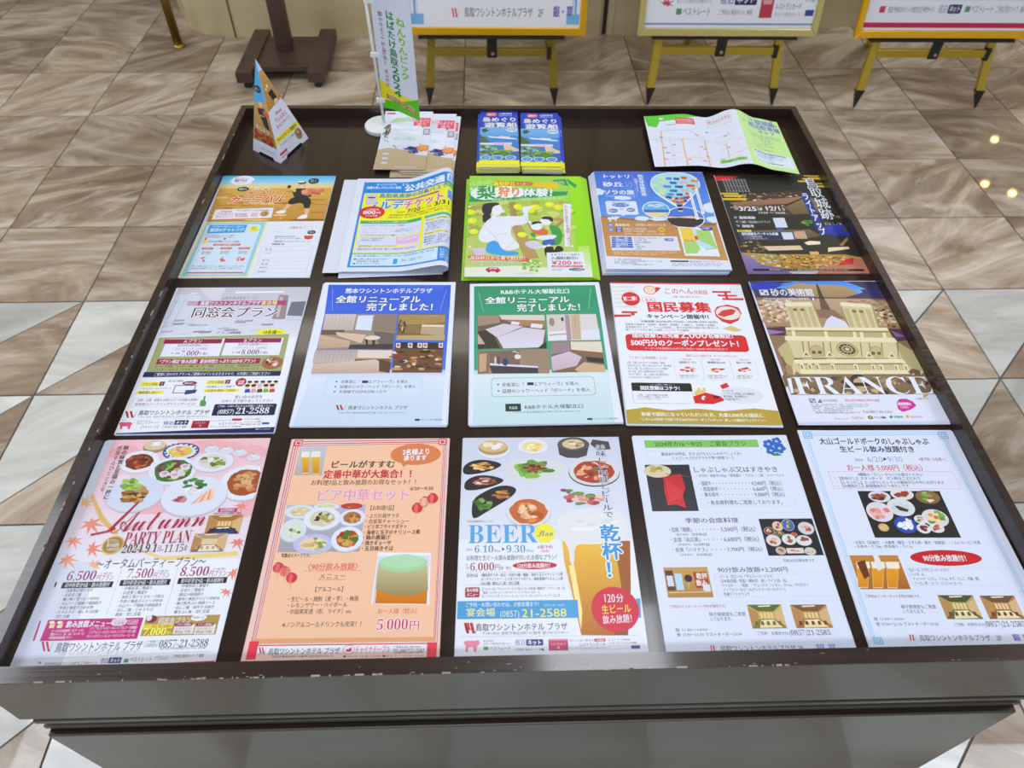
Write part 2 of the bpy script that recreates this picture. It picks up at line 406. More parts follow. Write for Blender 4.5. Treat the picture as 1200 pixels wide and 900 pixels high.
DZ = 1.3e-5
class Art:
    """Artwork of one sheet w x h metres, origin at its centre.  Drawing coordinates are those of a survey frame whose
    four corners (TL, TR, BR, BL) are given; they are rectified to the sheet's own plane."""
    def __init__(s, root, w, h, corners=None, k=1, ox=0, oy=0, bend=None, thick=0.00025, vis=1.0, cuts=None):
        s.cuts = cuts
        s.root = root; s.w = w; s.h = h; s.bend = bend; s.t = thick; s.boxes = []; s.parts = {}; s.cur = None
        if corners is None: corners = [(0, 0), (w*1000, 0), (w*1000, h*1000), (0, h*1000)]
        s.k = k; s.ox = ox; s.oy = oy
        s.H = homog(corners, [(0, 0), (1, 0), (1, vis), (0, vis)]); 
    def frame(s, k, ox, oy): s.k = k; s.ox = ox; s.oy = oy; return s
    def m(s, x, y):
        u, v = s.H(x/s.k+s.ox, y/s.k+s.oy)
        return ((u-0.5)*s.w, (0.5-v)*s.h)
    def part(s, name, label=None):
        s.cur = (name, label)
        if s.cur not in s.parts: s.parts[s.cur] = ([], [], [])
        return s
    def add(s, pts, faces, col, cols=None, strikes=1):
        V, F, C = s.parts[s.cur]; k = len(V)
        xs = [p[0] for p in pts]; ys = [p[1] for p in pts]; bb = (min(xs), min(ys), max(xs), max(ys))
        lv = 1 + max((q[4] for q in s.boxes if q[0] < bb[2] and q[2] > bb[0] and q[1] < bb[3] and q[3] > bb[1]), default=0)
        s.boxes.append((*bb, lv)); z = s.t/2 + DZ*lv
        lim = s.w/2-1e-5, s.h/2-1e-5
        per = len(pts)//strikes
        for i, (x, y) in enumerate(pts):
            x = max(-lim[0], min(lim[0], x)); y = max(-lim[1], min(lim[1], y))
            V.append((x, y, z+(i//per)*1.6e-6))
        F.extend([tuple(i+k for i in f) for f in faces])
        if cols: C.extend([(*ilin(c), 1) if isinstance(c, str) else (*c, 1) for c in cols])
        else: C.extend([(*ilin(col), 1)]*len(pts))
    def _grid(s, x0, y0, x1, y1, c0, c1=None, hor=False, nx=None, ny=None):
        nx = nx or 1; ny = ny or 1
        if c1: nx, ny = (max(nx, 6), ny) if hor else (nx, max(ny, 6))
        P = []; cs = []
        a, b = ilin(c0), ilin(c1 or c0)
        for j in range(ny+1):
            for i in range(nx+1):
                P.append((x0+(x1-x0)*i/nx, y0+(y1-y0)*j/ny)); t = (i/nx) if hor else (j/ny)
                cs.append(tuple(a[q]+(b[q]-a[q])*t for q in range(3)))
        F = [(j*(nx+1)+i, (j+1)*(nx+1)+i, (j+1)*(nx+1)+i+1, j*(nx+1)+i+1) for j in range(ny) for i in range(nx)]
        s.add(P, F, None, cs)
    def box4(s, x0, y0, x1, y1):
        """side ends measured at mid height, top and bottom at mid width"""
        xm, ym = (x0+x1)/2, (y0+y1)/2
        return s.m(x0, ym)[0], s.m(xm, y0)[1], s.m(x1, ym)[0], s.m(xm, y1)[1]
    def R(s, x0, y0, x1, y1, c, c1=None, hor=False, rad=0, edge=None, ew=0.0005):
        a, b, e, d = s.box4(x0, y0, x1, y1)
        if edge:
            s._rr(a, b, e, d, edge, rad); q = ew
            s._rr(a+q, b-q, e-q, d+q, c, rad)
        elif rad: s._rr(a, b, e, d, c, rad)
        else: s._grid(a, b, e, d, c, c1, hor)
    def _rr(s, a, b, e, d, c, rad):
        if not rad: return s._grid(a, b, e, d, c)
        r = min(rad*abs(b-d), abs(e-a)/2, abs(b-d)/2); P = []
        for cx, cy, t0 in ((e-r, b-r, 0), (a+r, b-r, 90), (a+r, d+r, 180), (e-r, d+r, 270)):
            for q in range(6):
                t = math.radians(t0+q*18); P.append((cx+r*math.cos(t), cy+r*math.sin(t)))
        s.add(P, [tuple(range(len(P)))], c)
    sm = False
    def P(s, pts, c, c1=None):
        if s.sm and len(pts) >= 5:          # rounded outline
            for _ in range(2): pts = [q for a, b in zip(pts, pts[1:]+pts[:1]) for q in ((a[0]*.75+b[0]*.25, a[1]*.75+b[1]*.25), (a[0]*.25+b[0]*.75, a[1]*.25+b[1]*.75))]
        Q = [s.m(*p) for p in pts]
        f = tessellate_polygon([[Vector((x, y, 0)) for x, y in Q]])
        f = [t if (Q[t[1]][0]-Q[t[0]][0])*(Q[t[2]][1]-Q[t[0]][1])-(Q[t[2]][0]-Q[t[0]][0])*(Q[t[1]][1]-Q[t[0]][1]) > 0 else t[::-1] for t in f]
        if c1:
            ys = [q[1] for q in Q]; lo, hi = min(ys), max(ys); a, b = ilin(c), ilin(c1)
            s.add(Q, f, None, [tuple(a[k]+(b[k]-a[k])*((hi-y)/(hi-lo+1e-9)) for k in range(3)) for _, y in Q])
        else: s.add(Q, f, c)
    def E(s, cx, cy, rx, ry, c, n=22, edge=None, ew=0.12, jit=0, rot=0):
        if edge: s.E(cx, cy, rx, ry, edge, n); rx *= 1-ew; ry *= 1-ew
        x, y = s.m(cx, cy); a = abs(s.m(cx+rx, cy)[0]-s.m(cx-rx, cy)[0])/2; b = abs(s.m(cx, cy+ry)[1]-s.m(cx, cy-ry)[1])/2
        P = []
        for i in range(n):
            t = 2*math.pi*i/n; q = 1+(random.uniform(-jit, jit) if jit else 0)
            px, py = a*q*math.cos(t), b*q*math.sin(t)
            P.append((x+px*math.cos(rot)-py*math.sin(rot), y+px*math.sin(rot)+py*math.cos(rot)))
        s.add(P, [tuple(range(n))], c)
    def L(s, pts, wd, c, closed=False):
        """stroke, width in metres*1000 (mm)"""
        Q = [Vector(s.m(*p)) for p in pts]
        if closed: Q.append(Q[0])
        V = []; F = []; h = wd/2000
        for a, b in zip(Q, Q[1:]):
            d = b-a
            if d.length < 1e-7: continue
            d.normalize(); n = Vector((-d.y, d.x))*h; e = d*h*0.5; k = len(V)
            V += [a-e+n, a-e-n, b+e-n, b+e+n]; F.append((k, k+1, k+2, k+3))
        s.add([(v.x, v.y) for v in V], F, c)
    def T(s, txt, x0, y0, x1, y1, c, b=0.0, o=None, ow=0.07, sl=0.0, vert=False, res=2, tilt=0.0):
        a, t, e, d = s.box4(x0, y0, x1, y1)
        if o: s._text(txt, a, t, e, d, o, max(b, 0)+ow*0.8, sl, vert, res, tilt, True)
        s._text(txt, a, t, e, d, c, b, sl, vert, res, tilt)
    def _text(s, txt, a, t, e, d, c, b, sl, vert, res, tilt=0.0, ring=False):
        V = []; F = []; B = max(b, 0.016) if b >= 0 and not ring else b; b = max(-0.008, min(b, 0.0))
        if vert:
            n = len(txt); hh = (t-d)/n; W = e-a
            for i, ch in enumerate(txt):
                gv, gf, adv = glyph(ch, b, res); k = len(V)
                rot = ch in 'ー〜～（）()－-'
                for x, y in gv:
                    if rot: x, y = (1-(0.38-y)-0.5, 0.38-(x-adv/2)+0.0) if False else (0.5-(0.38-y), 0.38-(x-0.5))
                    cx = x if adv > 0.9 or rot else x+(1-adv)/2
                    V.append((a+cx*W, t-hh*(i+1)+(y+0.12)*hh))
                F += [tuple(j+k for j in f) for f in gf]
        else:
            gl = [glyph(ch, b, res) for ch in txt]; tot = sum(g[2] for g in gl)
            if not tot: return
            latin = all(ord(ch) < 0x2E80 or ord(ch) >= 0x1D000 for ch in txt)
            H = t-d; em = H/(0.70 if latin else 0.90); base = d+(0 if latin else 0.085*em); sx = (e-a)/tot; x_ = a
            for (gv, gf, adv) in gl:
                k = len(V)
                for x, y in gv:
                    px = x_+x*sx+sl*y*em; V.append((px, base+y*em+tilt*(px-(a+e)/2)))
                F += [tuple(j+k for j in f) for f in gf]; x_ += adv*sx
        if V and B > 0.005:      # weight: the same face struck several times, slightly shifted
            H = ((t-d)/len(txt)*0.9 if vert else (t-d)); n0 = len(V); r = B*0.62 if not ring else B; W = (e-a)/max(1, len(txt)) if not vert else (e-a)
            sx = r*W; sy = r*H
            sh = [(q*math.cos(g_), q2*math.sin(g_)) for q, q2, g_ in ((sx, sy, i*math.pi/4) for i in range(8))] if ring else ([(-sx, 0), (sx, 0)] if B < 0.03 else [(-sx, sy*.8), (sx, sy*.8), (sx, -sy*.8), (-sx, -sy*.8)])
            V2 = []; F2 = []
            for dx, dy in sh:
                k = len(V2); V2 += [(x+dx, y+dy) for x, y in V]; F2 += [tuple(j+k for j in f) for f in F]
            V, F = V2, F2; return s.add(V, F, c, None, len(sh))
        if V: s.add(V, F, c)
    def lines(s, rows, x0, y0, x1, y1, c, b=0.0, full=None, **k):
        """several rows of type of one size, set left; the longest fills the measure"""
        n = len(rows); h = (y1-y0)/n; mx = full or max(sum(glyph(ch, b)[2] for ch in r) for r in rows if r)
        for i, r in enumerate(rows):
            if not r: continue
            wd = sum(glyph(ch, b)[2] for ch in r)/mx
            ya = y0+h*i+h*0.1; yb = y0+h*(i+0.9)
            u0, v0 = s.m(x0, (y0+y1)/2)[0], None
            a, _, e, _ = s.box4(x0, y0, x1, y1); _, t, _, d = s.box4(x0, ya, x1, yb)
            s._text(r, a, t, a+(e-a)*wd, d, c, b, k.get('sl', 0), False, k.get('res', 1), k.get('tilt', 0))
    def blob(s, cx, cy, rx, ry, cols, n=14, size=0.4):
        for _ in range(n):
            t = random.uniform(0, 6.28); q = random.random()**0.5*0.75
            s.E(cx+rx*q*math.cos(t), cy+ry*q*math.sin(t), rx*size*random.uniform(.6, 1.2), ry*size*random.uniform(.6, 1.2), random.choice(cols), n=8, jit=0.25)
    def dish(s, cx, cy, rx, ry, plate, cols, n=14, fill=0.68, rim='c9ccd6', size=0.32):
        s.E(cx, cy+ry*0.06, rx, ry, rim); s.E(cx, cy, rx*0.98, ry*0.97, plate)
        if cols: s.E(cx, cy, rx*fill, ry*fill, cols[0], jit=0.06); s.blob(cx, cy, rx*fill*0.95, ry*fill*0.95, cols, n, size)
    def finish(s):
        for (name, label), (V, F, C) in s.parts.items():
            if not V: continue
            name = name.split('#')[0]
            me = bpy.data.meshes.new(name); me.from_pydata(V, [], F)
            at = me.color_attributes.new('ink', 'FLOAT_COLOR', 'POINT')
            at.data.foreach_set('color', [q for c in C for q in c])
            if s.cuts: cut_mesh(me, *s.cuts)
            if s.bend:
                bd = facet(s.bend, s.cuts, s.w, s.h)
                for v in me.vertices: v.co = bd(*v.co)
            me.materials.append(MT['ink']); me.update()
            o = bpy.data.objects.new(name, me); COL.objects.link(o); o.parent = s.root
            if label: o['label'] = label
def cut_mesh(me, xs, ys):
    bm = bmesh.new(); bm.from_mesh(me)
    for ax, st in ((0, xs), (1, ys)):
        for q in st:
            no = (1, 0, 0) if ax == 0 else (0, 1, 0); co = (q, 0, 0) if ax == 0 else (0, q, 0)
            fs = [f for f in bm.faces if min(v.co[ax] for v in f.verts) < q-1e-6 and max(v.co[ax] for v in f.verts) > q+1e-6]
            if not fs: continue
            g = set(fs)
            for f in fs: g.update(f.edges); g.update(f.verts)
            bmesh.ops.bisect_plane(bm, geom=list(g), dist=1e-7, plane_co=co, plane_no=no)
    bm.to_mesh(me); bm.free()
def sheet_mesh(root, w, h, t=0.00025, bend=None, cuts=None, name='sheet', m=None):
    o = G().box(-w/2, -h/2, -t/2, w/2, h/2, t/2).build(name, m or MT['paper'], root)
    if cuts: cut_mesh(o.data, *cuts)
    if bend:
        bd = facet(bend, cuts, w, h)
        for v in o.data.vertices: v.co = bd(*v.co)
    return o
def facet(bend, cuts, w, h):
    """the bend made straight between the cuts, so print and paper keep the same facets"""
    if not cuts: return bend
    xs = [-w/2]+list(cuts[0])+[w/2]; ys = [-h/2]+list(cuts[1])+[h/2]; memo = {}
    def node(i, j, z):
        k = (i, j)
        if k not in memo: memo[k] = (Vector(bend(xs[i], ys[j], 0)), Vector(bend(xs[i], ys[j], 1e-3)))
        p, q = memo[k]; return p+(q-p)*(z*1e3)
    def f(x, y, z):
        i = min(max(bisect.bisect_right(xs, x)-1, 0), len(xs)-2); j = min(max(bisect.bisect_right(ys, y)-1, 0), len(ys)-2)
        u = (x-xs[i])/(xs[i+1]-xs[i]); v = (y-ys[j])/(ys[j+1]-ys[j])
        return (node(i, j, z)*(1-u)+node(i+1, j, z)*u)*(1-v)+(node(i, j+1, z)*(1-u)+node(i+1, j+1, z)*u)*v
    return f
def flyer(label, x, y, z, deg, sc=1.0, corners=None, k=1, ox=0, oy=0, w=0.210, h=0.297, ext=0.0, name='flyer', cat='flyer', thick=0.00025, bend=None, cuts=None, group=None):
    w *= sc; h *= sc; H = h+ext
    a = math.radians(deg)
    x += math.sin(a)*ext/2; y -= math.cos(a)*ext/2
    root = thing(name, label, cat, (x, y, z), a, group)
    sheet_mesh(root, w, H, thick, bend, cuts)
    return Art(root, w, H, corners, k, ox, oy, bend=bend, thick=thick, vis=h/H, cuts=cuts)
def under(art, n, dz, label, offs=None, j=0.0012, keep=('background',), cat='flyer', grp=None):
    """more copies of the same leaflet lying beneath it; copies share mesh data"""
    kids = [c for c in art.root.children if c.name.split('.')[0] in ('sheet',)+tuple(keep)]
    art.root['group'] = grp or ('stack: '+label)
    for i in range(n):
        r = art.root.copy(); COL.objects.link(r); r['label'] = label; r['group'] = grp or ('stack: '+label); r['category'] = cat
        d = offs[i] if offs and i < len(offs) else (random.uniform(-j, j), random.uniform(-j, j), random.uniform(-0.4, 0.4))
        r.location = art.root.location + Vector((d[0], d[1], -dz*(i+1))); r.rotation_euler.z += math.radians(d[2])
        for c in kids:
            q = c.copy(); COL.objects.link(q); q.parent = r

# ================================================================ motifs used on several leaflets
def wmark(a, x, y, w_, h_, c='b3202c', c2='6b2a30'):
    for i in (0, 1):
        q = x+i*w_*0.36
        a.P([(q, y), (q+w_*0.2, y), (q+w_*0.34, y+h_), (q+w_*0.16, y+h_)], c if not i else 'c02a35')
    a.P([(x+w_*0.70, y+h_), (x+w_*0.66, y+h_), (x+w_*0.98, y), (x+w_, y)], c2)
def maple(a, cx, cy, r, c, rot=0.0):
    pts = []
    for i, q in enumerate((1.0, .28, .85, .3, .75, .25, .45, .2, .12, .2, .45, .25, .75, .3, .85, .28)):
        t = rot + i*math.pi/8; pts.append((cx+r*q*math.sin(t), cy-r*0.75*q*math.cos(t)))
    a.P(pts, c)
def room(a, x0, y0, x1, y1, wall='c9a273', ceil='8a6a45', fl='6e4a2c', table='f0d9ae', accent='4a3420'):
    W_, H_ = x1-x0, y1-y0
    f = lambda u, v: (x0+u*W_+(v-.5)*0, y0+v*H_)
    a.R(x0, y0, x1, y1, wall)
    b4 = a.box4(x0, y0, x1, y1)
    def Q(pts, c):
        P_ = [(b4[0]+(b4[2]-b4[0])*u, b4[1]+(b4[3]-b4[1])*v) for u, v in pts]
        a.add(P_, [tuple(range(len(P_)))[::-1]], c)
    Q([(0, 0), (1, 0), (.72, .3), (.28, .28)], ceil); Q([(0, 1), (.2, .62), (.8, .62), (1, 1)], fl)
    Q([(0, .1), (.26, .3), (.26, .64), (0, .95)], 'b98a52')
    Q([(.74, .32), (1, .12), (1, .9), (.74, .66)], 'd6b583')
    for i in range(4): Q([(.32+.1*i, .34), (.39+.1*i, .34), (.39+.1*i, .58), (.32+.1*i, .58)], 'e6cfa0')
    Q([(.3, .66), (.68, .64), (.9, .96), (.22, .98)], table); Q([(.3, .66), (.68, .64), (.7, .7), (.29, .73)], 'fff0cf')
    for i in range(5): Q([(.12+.17*i, .7), (.19+.17*i, .7), (.2+.17*i, .86), (.11+.17*i, .86)], accent)
    Q([(.3, .05), (.7, .03), (.66, .08), (.34, .1)], 'ffeec0')
def beerglass(a, x0, y0, x1, y1, beer='f0a818', foam='fff6e2'):
    W_ = x1-x0; m_ = y0+(y1-y0)*0.26
    a.P([(x0, y0), (x1, y0), (x1-W_*.12, y1), (x0+W_*.12, y1)], 'ead9b0'); a.P([(x0+W_*.04, m_), (x1-W_*.04, m_), (x1-W_*.15, y1-3), (x0+W_*.15, y1-3)], beer, 'd98a10')
    a.R(x0, y0, x1, m_, foam, rad=.3)
def logo_row(a, x0, y0, x1, y1, dark='2a2322', mk='b3202c', txt='鳥取ワシントンホテル プラザ', b=.02):
    h_ = y1-y0; wmark(a, x0, y0, h_*1.25, h_, mk); a.T(txt, x0+h_*1.55, y0, x1, y1, dark, b=b)

# ================================================================ front row
a = flyer('pink Autumn Party Plan flyer with maple leaves, front left corner of the table', -0.4385, 0.0617, 0.0008, 0.99, 1.02,
          [(121, 519.8), (318, 514.3), (258, 774.8), (3, 782)], 3.636, 0, 500, ext=0.0)
a.part('background'); a.R(420, 40, 1160, 1100, 'ffffff'); 
a.R(420, 60, 1150, 330, 'f3c3cf', 'f9dbe2'); a.R(290, 300, 1120, 560, 'f9dbe2', 'fbf3f6')
for x, y, rx, ry in ((520, 120, 70, 30), (900, 90, 160, 26), (1080, 110, 70, 30), (640, 330, 120, 40), (1050, 330, 60, 50)): a.E(x, y, rx, ry, 'f0b3c0', jit=.12)
for x, y, rx, ry in ((700, 80, 60, 16), (500, 250, 50, 40), (960, 330, 80, 26)): a.E(x, y, rx, ry, 'fce8ec', jit=.12)
a.part('photo', 'photographs of banquet dishes on white plates')
a.E(655, 95, 52, 24, '9c8a68'); a.E(655, 88, 48, 20, 'd8c8a4'); a.blob(655, 84, 42, 14, ['f6f3ee', 'ffffff', 'e9e2d8'], 8, .35)
a.E(770, 112, 80, 35, '3f5d95'); a.E(770, 111, 72, 30, 'e8eef8')
for i in range(18):
    t = i*math.pi/9; a.E(770+70*math.cos(t), 111+30*math.sin(t), 6, 4, '29407c', n=6)
a.E(768, 112, 52, 22, 'e8c54e'); a.blob(768, 108, 44, 18, ['e8a48c', 'f3c9a8', 'e9d7a0', 'd98870'], 16, .25)
a.dish(588, 155, 88, 46, 'f6f7fb', ['7a2f1e', '9c3d22', '5d7a2a', 'b5582f', '4a2417', 'c46a3a'], 22, .7)
a.dish(735, 190, 106, 58, 'f2f3f9', ['3f7a2c', '5e9a3c', '7a2f4a', '8fc056', 'f0d6dc', '4d1f35'], 34, .78, size=.25)
for x, y in ((700, 205), (745, 210), (790, 175)): a.E(x, y, 22, 13, 'f3e2e6', jit=.2); a.E(x, y-3, 12, 6, 'd9a0ae', jit=.2)
a.dish(912, 152, 92, 42, 'f0f3fa', ['e3ded2', 'f3f2ee', '5f7a2f', '8a9a45', 'cfc8b8'], 18, .7)
a.dish(1060, 235, 118, 74, 'f6f7fb', ['a4542c', 'b9683a', 'c98450', '96481f'], 10, .72)
a.blob(1060, 232, 72, 46, ['d9a070', 'e2b184', 'cf9060'], 18, .22); a.blob(1062, 214, 22, 12, ['4f7a2c', 'd9c060', '6a9440'], 10, .3)
a.dish(570, 287, 126, 74, 'e3e8f4', ['b9925a', '8a5f2c'], 3, .45)
a.blob(560, 250, 70, 30, ['7fae3e', 'a8cc5e', '5f9430'], 18, .3); a.blob(562, 298, 76, 30, ['9c6a2e', 'c08c46', '7a4d1e', 'd6a860', '3f2c18'], 34, .25)
a.dish(832, 292, 146, 84, 'eef1f8', None)
a.blob(832, 245, 62, 26, ['3c7a30', '4f9440', '2d6428'], 14, .3); a.blob(820, 268, 44, 20, ['f3e9ea', 'ffffff', 'e9d6da'], 12, .4)
a.blob(772, 308, 38, 20, ['b5686a', '9c4a50', 'd08f8c'], 10, .4)
for i in range(9): a.P([(815+i*12, 330-i*3), (826+i*12, 326-i*3), (880+i*5, 285-i*3), (870+i*5, 285-i*3)], ['e89a78', 'f3c4a8', 'f7d9c0'][i % 3])
for x, y in ((905, 98), (970, 103), (1030, 112), (1092, 130)):
    a.E(x, y+4, 34, 14, 'e9eaf2', edge='cfc6d2', ew=.06); a.E(x, y-8, 17, 11, 'f8f8fc', edge='cbbcc8'); a.E(x, y-12, 12, 5, 'd9b9a0')
a.part('leaves', 'orange maple leaves in soft watercolour')
for x, y, r, c, t in ((350, 330, 60, 'f3b98c', .3), (375, 410, 80, 'f0917c', 2.6), (300, 480, 60, 'f2a087', 2.9), (380, 515, 66, 'ee8577', 1.9), (270, 560, 70, 'f1a08a', 2.5),
                      (390, 585, 50, 'f3b48e', .6), (1040, 330, 48, 'ec8f84', 3.1), (1030, 480, 60, 'e88878', 2.9), (1010, 610, 55, 'ec9484', 2.4), (985, 690, 45, 'ea8f80', 3.6)):
    maple(a, x, y, r, c, t)
a.P([(385, 290), (375, 300), (420, 400), (480, 455), (500, 450), (430, 380)], 'e0b95e')
a.P([(520, 500), (700, 545), (1035, 520), (1030, 540), (700, 562)], 'ecd58c')
a.part('headline', 'dark red script headline')
a.T('秋の味覚と至福の一杯に', 474, 92, 500, 312, '3a2f3a', vert=True); a.T('感激するひとときを', 452, 92, 476, 280, '3a2f3a', vert=True)
a.P([(375, 463), (377, 455), (450, 440), (585, 318), (588, 326), (460, 446)], 'b01440')
a.T(scr('Autumn'), 490, 345, 890, 432, 'b01440', tilt=.07, b=-.006); a.T(ser('PARTY PLAN'), 530, 440, 820, 492, 'a81a42', tilt=.02, b=-.012)
a.T(sit('2024.9.1'), 516, 497, 672, 530, '35222a', b=-.01, tilt=.02); a.T('日', 672, 500, 690, 524, '35222a', res=1); a.T(sit('-11.15'), 690, 494, 790, 526, '35222a', b=-.01, tilt=.02); a.T('金', 790, 496, 806, 520, '35222a', res=1)
a.part('badge', 'gold round badge'); a.E(475, 500, 48, 38, 'a8842c', edge='d8bb62')
for i, t in enumerate(('全プラン', '飲み放題', '120分付')): a.T(t, 448, 476+i*17, 502, 491+i*17, 'ffffff', b=.02)
a.part('photo#2', 'small photographs of banquet rooms')
a.R(940, 343, 1022, 358, 'b81457'); a.T('当日特別割引', 948, 345, 1014, 357, 'ffffff', b=.02); a.T('先着でお好きなお部屋へご案内', 920, 360, 1042, 369, '555555', res=1)
room(a, 890, 372, 1042, 450, 'c8924e', 'a8743c', '3b2a26', '2f3e78', '20305e'); room(a, 828, 448, 976, 524, 'd8c4a0', 'b09a7c', '8a6c4c', 'f3ead8', 'c9a070')
a.frame(3.636, 0, 640)
a.part('price_list', 'three columns of dishes with prices')
a.T('〜オータムパーティープラン〜', 405, 42, 888, 84, '2e2428', b=.012, tilt=.005)
for x0, xm, x1, y, p, bx0, bx1 in ((272, 402, 478, 100, '6,500', 250, 474), (538, 656, 728, 88, '7,500', 508, 730), (776, 905, 984, 78, '8,500', 766, 984)):
    a.T(sit(p), x0, y, xm, y+38, 'a21c62', b=-.006); a.T('円プラン', xm, y+14, x1, y+40, 'a21c62', b=.01); a.T('お一人様（税込）', xm+20, y+4, x1, y+13, '6a5560', res=1)
    a.R(bx0, y+45, bx1, y+70, '1e1a1c'); a.T('和中折衷全9品・飲み放題付', bx0+14, y+48, bx1-14, y+67, 'ffffff', b=.01)
a.lines(['・自家製近郷サラダ', '・お造里三種', '・秋刀魚と茸のピリ辛炒め', '・大山ハーブ鶏柚子胡椒焼き', '・牛肉と秋茄子の炒め物', '・とろろそば・鶏レタス炒飯', '・杏仁豆腐'], 232, 172, 425, 298, '3a3436')
a.lines(['・中華前菜三種盛り', '・お造里三種盛り', '・海老と茸のマヨネーズ和え', '・牛肉と秋茄子のピリ辛炒め', '・大山ハーブ鶏柚子胡椒焼き', '・点心二種・とろろそば', '・雑炊・杏仁豆腐'], 492, 160, 700, 288, '3a3436')
a.lines(['・中華前菜三種盛り', '・お造り二種盛り', '・鯛出汁味噌焼き', '・豚肉と秋茄子のピリ辛炒め', '・秋刀魚天ぷら胡麻ソース', '・点心二種・和牛すき焼き', '・鯛まぶし飯・杏仁豆腐'], 752, 148, 955, 276, '3a3436')
a.L([(514, 92), (446, 288)], .25, '777777'); a.L([(766, 80), (710, 276)], .25, '777777'); a.P([(220, 148), (228, 146), (220, 168), (213, 170)], '1e1a1c')
a.part('menu_panel', 'magenta drinks menu panel')
a.R(172, 300, 598, 390, 'c4177c'); a.P([(150, 310), (158, 308), (128, 394), (118, 396)], 'c4177c')
a.T('飲み放題メニュー', 270, 308, 470, 336, 'ffffff', b=.035); a.E(505, 312, 36, 18, 'f6e3ef', jit=.1); a.T('ソフトドリンク', 478, 304, 532, 314, 'b0146a'); a.T('も充実', 484, 314, 528, 323, 'b0146a')
a.R(545, 303, 588, 322, 'ffffff'); a.R(547, 304.5, 586, 320.5, 'c4177c'); a.T('120分', 550, 306, 584, 320, 'ffffff')
for x in (205, 240): a.R(x-10, 318, x+12, 340, 'e9b440', 'fff2dc'); a.E(x, 316, 12, 5, 'ffffff')
a.lines(['ビール/日本酒/焼酎（むぎ・いも）', '果実/ワイン（赤・白）/ハイボール', '中国果実酒/梅酒/サワー'], 198, 344, 348, 388, 'ffffff', b=.02)
a.lines(['ノンアルコールビール/ノンアルコール梅酒/', 'ノンアルコールカシスオレンジ/ウーロン茶/', 'オレンジジュース/コーラ/ジンジャーエール'], 368, 330, 580, 380, 'ffffff', b=.02)
a.part('menu_panel#2', 'khaki class reunion plan panel')
a.R(615, 284, 948, 368, 'b3964f'); a.T('同窓会プラン', 682, 292, 828, 320, 'ffffff', b=.02); a.E(862, 292, 34, 15, 'ffffff', jit=.1); a.T('特典つき', 838, 286, 888, 298, 'a8842c')
a.E(650, 300, 24, 16, '7a1f35'); a.E(640, 296, 12, 12, 'f3ead8'); a.R(610, 322, 745, 340, 'f3e64a'); a.T('プラン限定 飲み放題付', 616, 324, 740, 338, 'b0301c', b=.01)
a.T(sit('7,000'), 612, 340, 716, 368, 'ffff64', b=.002); a.T('円〜', 716, 348, 742, 366, 'ffff64')
for x, t in ((755, '1'), (850, '2')):
    a.R(x-4, 322, x+86, 362, 'fbf3e6'); a.R(x, 314, x+80, 330, 'a01c4c', rad=.5); a.T('プラン特典'+t, x+6, 316, x+74, 329, 'ffffff', b=.02); a.T('パンケーキスプレー', x+2, 334, x+80, 346, '6a3a4a'); a.T('無料送迎（2号館）', x, 347, x+78, 359, '8a1c3c', b=.02)
a.part('hotel_logo', 'red letter mark with the hotel name')
logo_row(a, 158, 398, 608, 440, '2e2428', 'c0245c', b=.0); a.T('〒680-0835 鳥取市東品治町102番地 ☎(0857)27-8111', 232, 436, 602, 452, 'b8b4bc', res=1)
a.R(622, 392, 680, 418, 'ffffff', edge='555555', ew=.0003); a.T('ご予約', 632, 393, 670, 404, '333333'); a.T('お問合わせ', 628, 405, 676, 416, '333333')
a.T(sit('0857-21-2588'), 686, 386, 908, 418, '2a2024', b=-.014); a.T('宴会予約/予約可能時間10:00〜18:00（宴会場）', 690, 418, 905, 428, '666666', res=1)
a.part('print_row'); a.L([(135, 472), (915, 436)], .22, '888888')
maple(a, 150, 490, 16, 'c0405c', .3); a.T('宿泊予約はポイント7%貯まる予約サイト', 172, 484, 408, 500, '44404a', b=.01); a.T('宿泊', 424, 468, 458, 490, '6464a8', b=.03)
a.R(460, 464, 516, 489, '2a3580'); a.T('ネット', 466, 468, 512, 486, 'ffffff', b=.05); a.R(528, 470, 548, 486, '4a9a5a'); a.T('ベストレート', 556, 462, 656, 482, '3c6e50', b=.0)
a.lines(['宿泊予約はこちらから', 'いつでもお得な料金で'], 666, 456, 730, 474, '666666'); a.T('ご予約は 宿泊ネット で 検索', 742, 448, 888, 464, '555555')
a.P([(340, 512), (938, 476), (942, 490), (260, 516)], 'd0207e')
a.finish(); under(a, 2, .0003, 'Autumn Party Plan flyer lying beneath the top one, front left stack')

# ---- beer and Chinese set menu
a = flyer('peach coloured beer and Chinese set menu flyer with red striped border, front row', -0.1982, 0.065, 0.0008, 0.3, 0.995,
          [(342, 517), (528, 513), (512.6, 767.5), (281, 773.7)], 3.2148, 270, 500, ext=0.004)
a.part('background'); a.R(140, 20, 840, 960, 'ffffff'); a.R(100, 50, 820, 880, 'f0cdc4')
C4 = [(250, 70), (815, 52), (770, 800), (78, 818)]
a.P([(240, 62), (822, 46), (776, 812), (70, 830)], 'd6404c'); a.P([(243, 65), (820, 49), (774, 808), (74, 826)], 'f7e6e2'); a.P([(247, 70), (816, 53), (770, 803), (79, 821)], 'd6404c')
a.P([(250, 73), (813, 57), (767, 800), (82, 818)], 'f7e6e2'); a.P([(254, 77), (810, 60), (765, 797), (86, 815)], 'd6404c'); a.P([(256, 79), (808, 62), (763, 794), (89, 812)], 'f8c8a8')
a.P([(79, 803), (770, 786), (769, 803), (72, 822)], 'e8a878')
for x, y in ((258, 68), (805, 56)):
    a.R(x-16, y-12, x+14, y+12, 'd6404c'); a.R(x-12, y-8, x+10, y+8, 'f7e6e2'); a.R(x-8, y-5, x+6, y+5, 'd6404c')
a.part('photo', 'photographs of beer and Chinese dishes')
